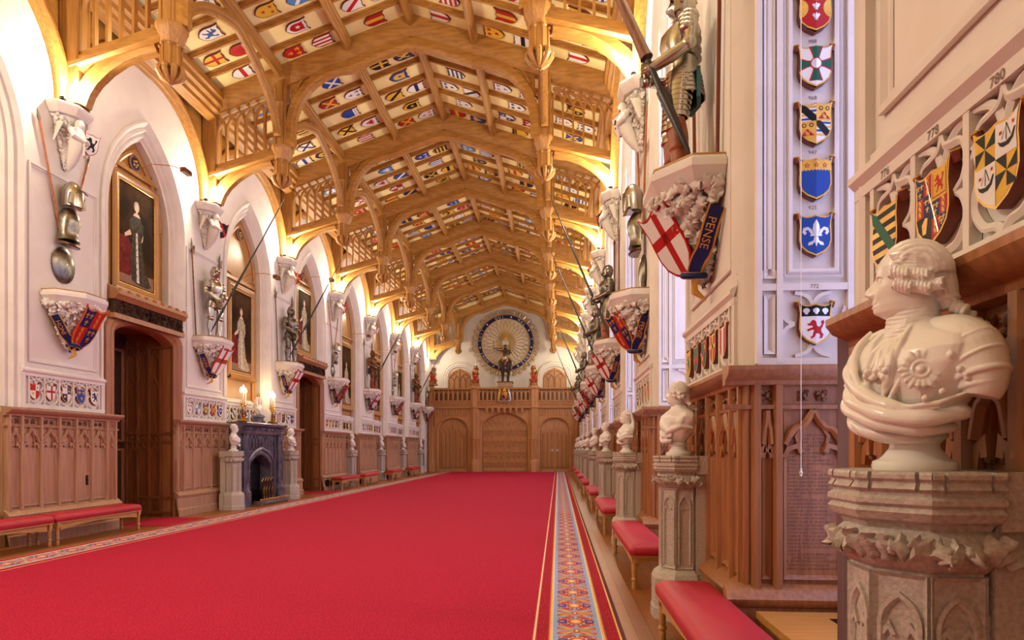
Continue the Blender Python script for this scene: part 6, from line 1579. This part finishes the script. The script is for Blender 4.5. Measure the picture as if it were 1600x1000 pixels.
for i, (x0, x1) in enumerate(zip(SX, SX[1:])):
    b = MB(); pr = .22 if i == 1 else .08; fo = on_back(YSCR - pr)
    b.sweep([(x0, 0), (x1, 0)], [(4.3, -.3), (4.3, .03), (4.36, .08), (4.42, .03), (4.42, 0)], fo, m); b.sweep([(x0, 0), (x1, 0)], [(4.78, 0), (4.8, .06), (4.85, .06), (4.87, 0)], fo, m)
    b.sweep([(x0, 0), (x1, 0)], [(GZ - .14, -.1), (GZ - .12, .06), (GZ - .05, .1), (GZ, .1), (GZ, -.15)], fo, m)
    b.add([fo(x0, 4.4, -.03), fo(x1, 4.4, -.03), fo(x1, 4.8, -.03), fo(x0, 4.8, -.03)], [(0, 1, 2, 3)], m)
    n = 8 if i != 1 else 12; st = (x1 - x0 - .5) / n; u0 = x0 + .25
    for q in range(n):
        a, e = u0 + st * q, u0 + st * (q + 1); c = (a + e) / 2; L4 = [(.022, -.03), (.022, .03), (-.022, .03), (-.022, -.03)]
        b.sweep([(a, 4.42), (c, 4.6), (a, 4.78)], L4, fo, m, pclosed=True); b.sweep([(e, 4.42), (c, 4.6), (e, 4.78)], L4, fo, m, pclosed=True); b.ball(fo(a, 4.6, .0), .06, m, 6, 4)
        b.sweep([(a, 4.86), (a, GZ - .14)], [(.03, -.04), (.03, .05), (-.03, .05), (-.03, -.04)], fo, m, pclosed=True)
        b.sweep([(a + .03, 4.9)] + gothic(st / 2 - .04, GZ - .5, GZ - .22, 6, c) + [(e - .03, 4.9)], L4, fo, m, pclosed=True)
    b.add([fo(x0, 4.86, -.35), fo(x1, 4.86, -.35), fo(x1, GZ - .1, -.35), fo(x0, GZ - .1, -.35)], [(0, 1, 2, 3)], 'oak_dark')
    b.build('balustrade', gs)
for i, x in enumerate(SX):
    b = MB(); r = .34 if i in (1, 2) else .22; q = .08 if i in (1, 2) else .0
    prof = [(r * 1.1, 0), (r * 1.1, .75), (r, .82), (r * .9, .86), (r * .9, 2.15), (r, 2.2), (r, 2.26), (r * .82, 2.3), (r * .82, 4.3), (r, 4.36), (r, 4.45), (r * .9, 4.5), (r * .9, 5.6), (r * 1.1, 5.68), (r * 1.1, 5.78), (r * .7, 5.9)]
    b.lathe([(a * 1.08, z) for a, z in prof], m, 8, (x, YSCR - q + .1, 0), PI / 8)
    for j in range(8):
        a = PI / 8 + j * PI / 4
        for z0, z1, k in ((.86, 2.15, .98), (2.3, 4.3, .9), (4.5, 5.6, .98)): b.tube([(x + r * k * math.cos(a), YSCR - q + .1 + r * k * math.sin(a), z) for z in (z0, z1)], .035, m, 6)
    b.build('post', gs)
b = MB(); b.box((SX[0] - .2, YSCR - .02, 4.44), (SX[3] + .2, YEND - .02, 4.5), 'oak_screen'); b.build('balcony_floor', gs, smooth=0)
for i, (x0, x1) in enumerate(zip(SX, SX[1:])):
    c = (x0 + x1) / 2; wd = 1.5 if i == 1 else .95; ha, hb = (3.05, 4.0) if i == 1 else (2.75, 3.6)
    fo = on_back(YSCR + .22); b = MB(); A = gothic(wd + .06, ha, hb + .05, 10, c)
    b.prism([(A[0][0], 0)] + A + [(A[-1][0], 0)], fo, -.05, .0, 'oak_screen'); dr = struct(b.build('door_%d' % (i + 3)))
    for s in (-1, 1):
        b = MB(); U = lambda u: c + s * u
        b.sweep([(U(.02), .05), (U(.02), hb - .1)], [(.03, 0), (.025, .09), (-.025, .09), (-.03, 0)], fo, m)
        if i == 1:
            nx = 4; w = (wd - .1) / nx
            for r in range(4):
                z = .55 + r * .74
                for q in range(nx):
                    x = U(.08 + w * (q + .5)); b.lathe([(.0, .02), (.13, .03), (.16, .01), (.17, .0)], m, 12, sx=1, sy=1.55, M=Matrix.Translation(Vector(fo(x, z + .3, 0))) @ Matrix.Rotation(PI / 2, 4, 'X') if False else None, c=fo(x, z + .3, 0)) if False else None
                    b.sweep([(x + w * .46 * math.cos(a), z + .3 + .25 * math.sin(a)) for a in [t * PI / 6 for t in range(12)]], [(.03, 0), (.025, .09), (-.025, .09), (-.03, 0)], fo, m, closed=True)
                    b.sweep([(x - w * .5, z - .1), (x, z + .05), (x + w * .5, z - .1), (x, z - .2)], [(.022, 0), (.02, .08), (-.02, .08), (-.022, 0)], fo, m, closed=True)
            for q in range(5): x = U(.08 + w * q); b.sweep([(x, .3), (x, hb - .25 - .5 * (q / 5) ** 2)], [(.022, 0), (.02, .08), (-.02, .08), (-.022, 0)], fo, m); b.sweep([(x, 3.3), (U(.08 + w * min(q + 1, 4)), 3.62 - .1 * q)], [(.022, 0), (.02, .08), (-.02, .08), (-.022, 0)], fo, m)
            b.prism([(U(.05), .05), (U(wd), .05), (U(wd), .3), (U(.05), .3)], fo, 0, .04, m)
        else:
            nx = 3; w = (wd - .1) / nx
            for q in range(nx):
                x0_, x1_ = U(.06 + w * q), U(.06 + w * (q + 1)); xm = (x0_ + x1_) / 2; a_, e_ = min(x0_, x1_) + .03, max(x0_, x1_) - .03; zt = 2.75 - .08 * q
                b.loft([[fo(a_, z, 0), fo(xm, z, .1), fo(e_, z, 0), fo(e_, z, -.01), fo(a_, z, -.01)] for z in (.3, zt)], m)
                b.sweep([(a_, .3), (a_, zt - .1), (xm, zt + .05), (e_, zt - .1), (e_, .3)], [(.03, 0), (.025, .09), (-.025, .09), (-.03, 0)], fo, m)
                for sg in (-1, 1): b.sweep([(xm, zt + .06), (xm + sg * w * .5, zt + .3 - .05 * q)], [(.025, 0), (.022, .085), (-.022, .085), (-.025, 0)], fo, m)
        b.build('door_leaf', dr)
        if i != 1:
            b = MB(); x = U(.16); b.prism([(x - .1, 1.38), (x + .1, 1.38), (x + .1, 1.56), (x - .1, 1.56)], fo, .06, .075, 'silver' if i == 2 else 'brass'); b.ball(fo(x, 1.47, .1), .04, 'silver' if i == 2 else 'brass', 8, 6); b.build('door_handle', dr)
# gothic doors in the end wall above the balcony
for i, (x, lab) in enumerate(((-6.95, 'left'), (-.25, 'right'))):
    b = MB(); fo = on_back(YEND - .02); A = gothic(.82, 6.6, 7.25, 10, x)
    b.prism([(x - .82, 4.5)] + A + [(x + .82, 4.5)], fo, .0, .03, 'oak_screen'); dr = struct(b.build('door_%d' % (6 + i)))
    b = MB(); b.sweep([(x - 1.0, 4.5)] + gothic(1.0, 6.6, 7.5, 10, x) + [(x + 1.0, 4.5)], [(.25, .0), (.25, .05), (.15, .12), (.1, .06), (.0, .1), (-.06, .05), (-.12, .08), (-.18, .03)], fo, 'plaster'); b.build('door_frame', dr)
    b = MB(); V = [(.022, .03), (.022, .075), (-.022, .075), (-.022, .03)]; V2 = [(p, q * .96) for p, q in V]
    b.sweep([(x, 4.5), (x, 7.22)], V, fo, 'oak_carved')
    for s in (-1, 1):
        c = x + s * .41
        b.sweep([(c - .37, 4.5)] + gothic(.37, 6.35, 6.85, 8, c) + [(c + .37, 4.5)], V2, fo, 'oak_carved')
        b.sweep([(c, 4.5), (c, 6.3)], V2, fo, 'oak_carved')
        for t, r in ((-1, .9), (1, .86)): b.sweep(cr([(c, 6.3), (c + t * .08, 6.55), (c + t * .2, 6.75 if t * s < 0 else 6.62)]), [(p, q * r) for p, q in V], fo, 'oak_carved')
        b.sweep(cr([(c + s * .1, 6.75), (c, 6.95), (x + s * .12, 7.05)]), V2, fo, 'oak_carved')
    b.build('door_leaf', dr)
# wheel of swords round a blue lettered ring
WX, WZ = -3.68, 9.02
wh = thing('sword_wheel', 'great wheel of swords round a blue ring with gold lettering on the end wall', 'wall display', (WX, YEND - .05, WZ))
f = lambda u, v, d: (u, -d, v)
b = MB(); R_ = 1.84
b.sweep([(R_ * math.cos(a), R_ * math.sin(a)) for a in [i * PI / 32 for i in range(64)]], [(.13, .02), (.13, .09), (-.13, .09), (-.13, .02)], f, 'navy', closed=True); b.build('ring', wh)
b = MB()
for r in (1.7, 1.98): b.sweep([(r * math.cos(a), r * math.sin(a)) for a in [i * PI / 32 for i in range(64)]], [(.015, .02), (.015, .1), (-.015, .1), (-.015, .02)], f, 'gold', closed=True)
for w, a0 in (('HONI', 215), ('SOIT', 163), ('QUI', 104), ('MAL', 52), ('Y', 8), ('PENSE', -35)):
    st = 7.5
    for i, ch in enumerate(w):
        a = math.radians(a0 - (i - (len(w) - 1) / 2) * st); n_ = (math.cos(a), math.sin(a)); t_ = (math.sin(a), -math.cos(a))
        text_into(b, ch, .24, lambda u, v, d: f(n_[0] * (R_ + v - .085) + t_[0] * u, n_[1] * (R_ + v - .085) + t_[1] * u, .094), 'white')
for a0 in (190, 135, 78, 28, -10, -62, 242):
    a = math.radians(a0); b.ball(f(R_ * math.cos(a), R_ * math.sin(a), .1), .06, 'white', 8, 5)
b.build('lettering', wh)
b = MB()
for i in range(30):
    a0 = i * 2 * PI / 30
    for s in (-1, 1):
        P = []
        for q in range(7): r = .25 + 1.45 * q / 6; a = a0 + s * .16 * math.sin(PI * q / 6) * 1.4; P.append(f(r * math.cos(a), r * math.sin(a), .05))
        b.tube(P, [.028] * 6 + [.012], 'gold', 5, flat=.6)
b.build('sword_blades', wh)
b = MB()
for i in range(34):
    a = i * 2 * PI / 34; c, s = math.cos(a), math.sin(a)
    P = [f((2.18 + .2 * math.cos(q)) * c - .17 * math.sin(q) * s, (2.18 + .2 * math.cos(q)) * s + .17 * math.sin(q) * c, .05) for q in [k * PI / 5 for k in range(10)]]
    b.tube(P, .024, 'gold', 5, closed=True); b.tube([f(2.02 * c, 2.02 * s, .05), f(2.3 * c, 2.3 * s, .05)], [.03, .05], 'silver', 5)
b.build('hilts', wh)
# mounted champion on its plinth
EY = YSCR + .38; EX = -3.62
t = thing('plinth', 'short pale plinth carrying the mounted knight on the balcony', 'plinth', (EX, EY, 5.73)); b = MB(); b.box((-.5, -.32, 0), (.5, .42, .42), 'oak_pale'); b.box((-.54, -.36, .36), (.54, .46, .44), 'rim_brown'); b.box((-.52, -.35, .0), (.52, .45, .06), 'rim_brown'); b.build('block', t)
b = MB(); b.box((-.4, -.2, -1.22), (.4, .3, -.002), 'oak_red'); b.build('stand', t)
eq = thing('equestrian_armour', 'mounted knight in dark armour on an armoured horse, facing down the hall', 'equestrian figure', (EX, EY + .05, 6.175))
m2 = 'bronze'; b = MB()
b.tube([(0, .35, 1.25), (0, .15, 1.28), (0, -.15, 1.25), (0, -.3, 1.3)], [.3, .36, .36, .3], m2, 14); b.tube([(0, -.25, 1.4), (0, -.38, 1.7), (0, -.42, 1.85)], [.26, .2, .15], m2, 12)
b.tube([(0, -.4, 1.9), (0, -.5, 1.75), (0, -.55, 1.5), (0, -.56, 1.42)], [.14, .15, .1, .07], 'steel_dark', 12)
for s in (-1, 1): b.tube([(s * .07, -.4, 1.98), (s * .09, -.4, 2.12)], [.04, .01], m2, 6)
for s in (-1, 1):
    b.tube([(s * .2, -.25, 1.2), (s * .19, -.3, .7), (s * .18, -.28, .35), (s * .18, -.28, .06)], [.14, .09, .055, .06], 'black_iron', 10); b.lathe([(.07, 0), (.06, .08)], 'black', 8, (s * .18, -.3, 0))
    b.tube([(s * .22, .3, 1.2), (s * .2, .4, .75), (s * .19, .34, .35), (s * .19, .36, .06)], [.16, .1, .06, .06], 'black_iron', 10); b.lathe([(.07, 0), (.06, .08)], 'black', 8, (s * .19, .35, 0))
b.build('horse', eq, smooth=50)
b = MB(); b.loft([[(sx * r, -.38 + abs(sx) * .25, z) for sx in (-1, -.6, 0, .6, 1)] + [(sx * r * .9, -.3 + abs(sx) * .25, z) for sx in (1, .6, 0, -.6, -1)] for z, r in ((1.55, .3), (1.3, .45), (1.0, .5), (.82, .48))], 'rim_brown'); b.build('horse_armour', eq)['label'] = 'red brown chest plate'
b = MB(); b.tube([(0, .05, 1.5), (0, .02, 1.8), (0, .02, 2.15), (0, .02, 2.28)], [.2, .17, .22, .12], 'steel_dark', 12); b.ball((0, .0, 2.42), (.12, .14, .15), 'steel_dark', 12, 8); b.ball((0, -.1, 2.38), (.07, .08, .07), 'steel_dark', 8, 6)
for s in (-1, 1): b.tube([(s * .15, 0, 1.55), (s * .36, -.15, 1.35), (s * .38, -.15, .95), (s * .38, -.25, .8)], [.13, .12, .08, .06], 'steel_dark', 10)
b.tube([(.22, 0, 2.2), (.36, -.05, 2.0), (.26, -.3, 1.85)], [.1, .08, .06], 'steel_dark', 10); b.tube([(-.22, 0, 2.2), (-.5, -.1, 2.2), (-.75, -.2, 2.3)], [.1, .08, .05], 'steel_dark', 10)
b.build('rider', eq, smooth=50)
b = MB(); b.tube([(-.76, -.2, 2.1), (-.8, -.2, 2.75)], .02, 'steel_dark', 6); b.ball((-.8, -.2, 2.72), .05, 'steel_dark', 8, 6); b.build('mace', eq)
# heraldic beasts on the posts
def beast(x, label, flip, horn, m_='gilt_red', y=None, z=5.91, s=1.0):
    t = thing('beast_statue', label, 'statue', (x, YSCR + .05 if y is None else y, z), 0, 'carved beasts on the screen posts'); b = MB()
    b.lathe([(.3, 0), (.3, .1), (.24, .16)], 'oak_red', 8, ph=PI / 8); b.build('base', t)
    b = MB(); b.tube([(0, .05, .15), (0, .1, .35), (0, .04, .65), (0, -.02, .9), (flip * .03, -.05, 1.05)], [.17, .2, .17, .17, .12], m_, 12)
    b.ball((flip * .05, -.1, 1.18), (.12, .15, .13), m_, 10, 7); b.ball((flip * .06, -.23, 1.14), (.07, .09, .07), m_, 8, 6)
    for q in range(12): a = q * PI / 6; b.ball((flip * .03 + .13 * math.cos(a), -.0, 1.1 + .14 * math.sin(a)), .06, m_, 6, 4)
    for sg in (-1, 1):
        b.tube([(sg * .12, -.05, .85), (sg * .2, -.2, .75), (sg * .16, -.28, .6), (sg * .14, -.3, .5)], [.08, .07, .05, .05], m_, 8)
        b.tube([(sg * .14, .1, .35), (sg * .2, -.12, .32), (sg * .18, -.1, .18), (sg * .18, -.2, .15)], [.12, .1, .06, .06], m_, 8); b.ball((sg * .08, -.08, 1.3), (.03, .03, .06), m_, 6, 4)
    b.tube([(0, .2, .25), (flip * -.2, .25, .5), (flip * -.25, .2, .8), (flip * -.2, .2, 1.0)], [.05, .04, .035, .06], m_, 7); b.build('body', t, smooth=60)
    b = MB()
    if horn: b.tube([(0, -.15, 1.28), (0, -.2, 1.95)], [.03, .006], 'silver', 7)
    else: b.tube([(flip * .2, -.25, .5), (flip * .22, -.25, 1.6)], .015, 'silver', 6)
    b.build('horn' if horn else 'staff', t)
    S = Shield(.16, .03, 0, rim='gold', sy=1.2); S.field('red'); o = bpy.data.objects.new('held_shield', S.mesh('held_shield')); C.objects.link(o); o.parent = t; place(o, (0, -.36, .45), (1, 0, 0), (0, .1, 1), (0, -1, .1))
beast(SX[1], 'gilded horned beast statue on the left middle post of the gallery', 1, True)
beast(SX[2], 'gilded lion statue on the right middle post of the gallery', -1, False)
beast(SX[0] + .16, 'brown carved wooden beast statue on the left end post of the gallery', 1, False, 'oak_red')
# royal arms on the balcony front
ra = thing('royal_arms', 'gilded royal arms carved on the middle of the balcony front', 'coat of arms', (-3.62, YSCR - .37, 5.18))
S = Shield(.2, .04, 0, rim='gold', sy=1.1); S.field('red'); S.reg([(-1, 0, 0), (0, -1, 0)], 'yellow'); S.reg([(1, 0, 0), (0, 1, 0)], 'navy'); S.up(); S.charge([xf(LION, .42, .45, .3)], 'red'); S.charge([xf(LION, -.42, .45, .25), xf(LION, .42, -.45, .25)], 'gold')
o = bpy.data.objects.new('shield', S.mesh('shield')); C.objects.link(o); o.parent = ra; place(o, (0, 0, 0), (1, 0, 0), (0, 0, 1), (0, -1, 0))
for s, mm_, nm in ((-1, 'gold', 'lion_supporter'), (1, 'silver', 'unicorn_supporter')):
    b = MB(); b.tube([(s * .42, -.03, -.3), (s * .38, -.03, -.1), (s * .36, -.05, .1), (s * .3, -.05, .25)], [.06, .08, .08, .06], mm_, 8); b.ball((s * .3, -.08, .33), .085, mm_, 8, 6)
    for q in (.1, -.05): b.tube([(s * .36, -.05, q), (s * .24, -.08, q + .06)], .035, mm_, 6)
    b.tube([(s * .4, -.03, -.3), (s * .3, -.05, -.38)], .05, mm_, 6); b.build(nm, ra)
b = MB(); b.ball((0, -.03, .33), (.13, .06, .1), 'gold', 8, 6); b.ball((0, -.03, .46), (.06, .05, .08), 'gold', 8, 6); b.build('crown_helm', ra)
b = MB(); b.tube([(-.45, -.03, -.36), (-.2, -.05, -.42), (0, -.05, -.38), (.2, -.05, -.42), (.45, -.03, -.36)], .04, 'silver', 6); b.build('motto_scroll', ra)

# ------------------------------------------------------------------ light
def light(kind, loc, energy, color, **k):
    d = bpy.data.lights.new(kind.lower() + '_light', kind); d.energy = energy; d.color = color
    rot = k.pop('rot', None)
    for a, v in k.items(): setattr(d, a, v)
    o = bpy.data.objects.new(kind.lower() + '_light', d); C.objects.link(o); o.location = loc
    if rot: o.rotation_euler = rot
    return o
WARM = (1, .89, .68)
for k in range(-1, 8):
    for s, x in ((-1, LW + .42), (1, RW - .42)):
        light('POINT', (x, T(k) - .2, 8.0), LAMP_W if k < 7 else LAMP_W * .5, WARM, shadow_soft_size=.07)
for k in range(-1, 7):
    for s in (-1, 1): light('POINT', (XC + s * 4.15, T(k) + .45, 9.0), BEAM_W, (1, .9, .68), shadow_soft_size=.12)  # added fill points without fixtures, brightening the ceiling panels
light('POINT', (LW + .42, T(-2) + .4, 7.2), LAMP_W * 4.2, (1, .87, .68), shadow_soft_size=.1)   # unseen lamp added opposite the great bust, strengthened to light it
light('POINT', (XC - 4.15, T(-2) + .45, 9.0), BEAM_W, (1, .9, .68), shadow_soft_size=.12)  # one more added fill point, no fixture here
for y in (-.88, .93): light('POINT', (LW + .38, FY + y, 3.32), 22, (1, .72, .36), shadow_soft_size=.06)
w = bpy.data.worlds.new('World'); bpy.context.scene.world = w; w.use_nodes = True
bg = w.node_tree.nodes['Background']; bg.inputs['Color'].default_value = (.9, .92, 1, 1); bg.inputs['Strength'].default_value = WORLD_S
# ------------------------------------------------------------------ camera
cam = bpy.data.cameras.new('camera'); co = bpy.data.objects.new('camera', cam); C.objects.link(co)
cam.sensor_width = 36; cam.lens = 36 * FOC / 1600; cam.shift_y = (HOR - 500) / 1600; cam.clip_end = 200
co.location = (0, 0, CH); co.rotation_euler = (PI / 2, 0, TH)
sc = bpy.context.scene; sc.camera = co
sc.view_settings.view_transform = 'Standard'; sc.view_settings.look = 'None'; sc.view_settings.exposure = EXPO; sc.view_settings.gamma = 1; sc.view_settings.use_curve_mapping = False
sc.cycles.max_bounces = 6; sc.cycles.diffuse_bounces = 3; sc.cycles.glossy_bounces = 3; sc.cycles.transmission_bounces = 2; sc.cycles.sample_clamp_indirect = 8; sc.cycles.use_denoising = True
sc.cycles.caustics_reflective = False; sc.cycles.caustics_refractive = False
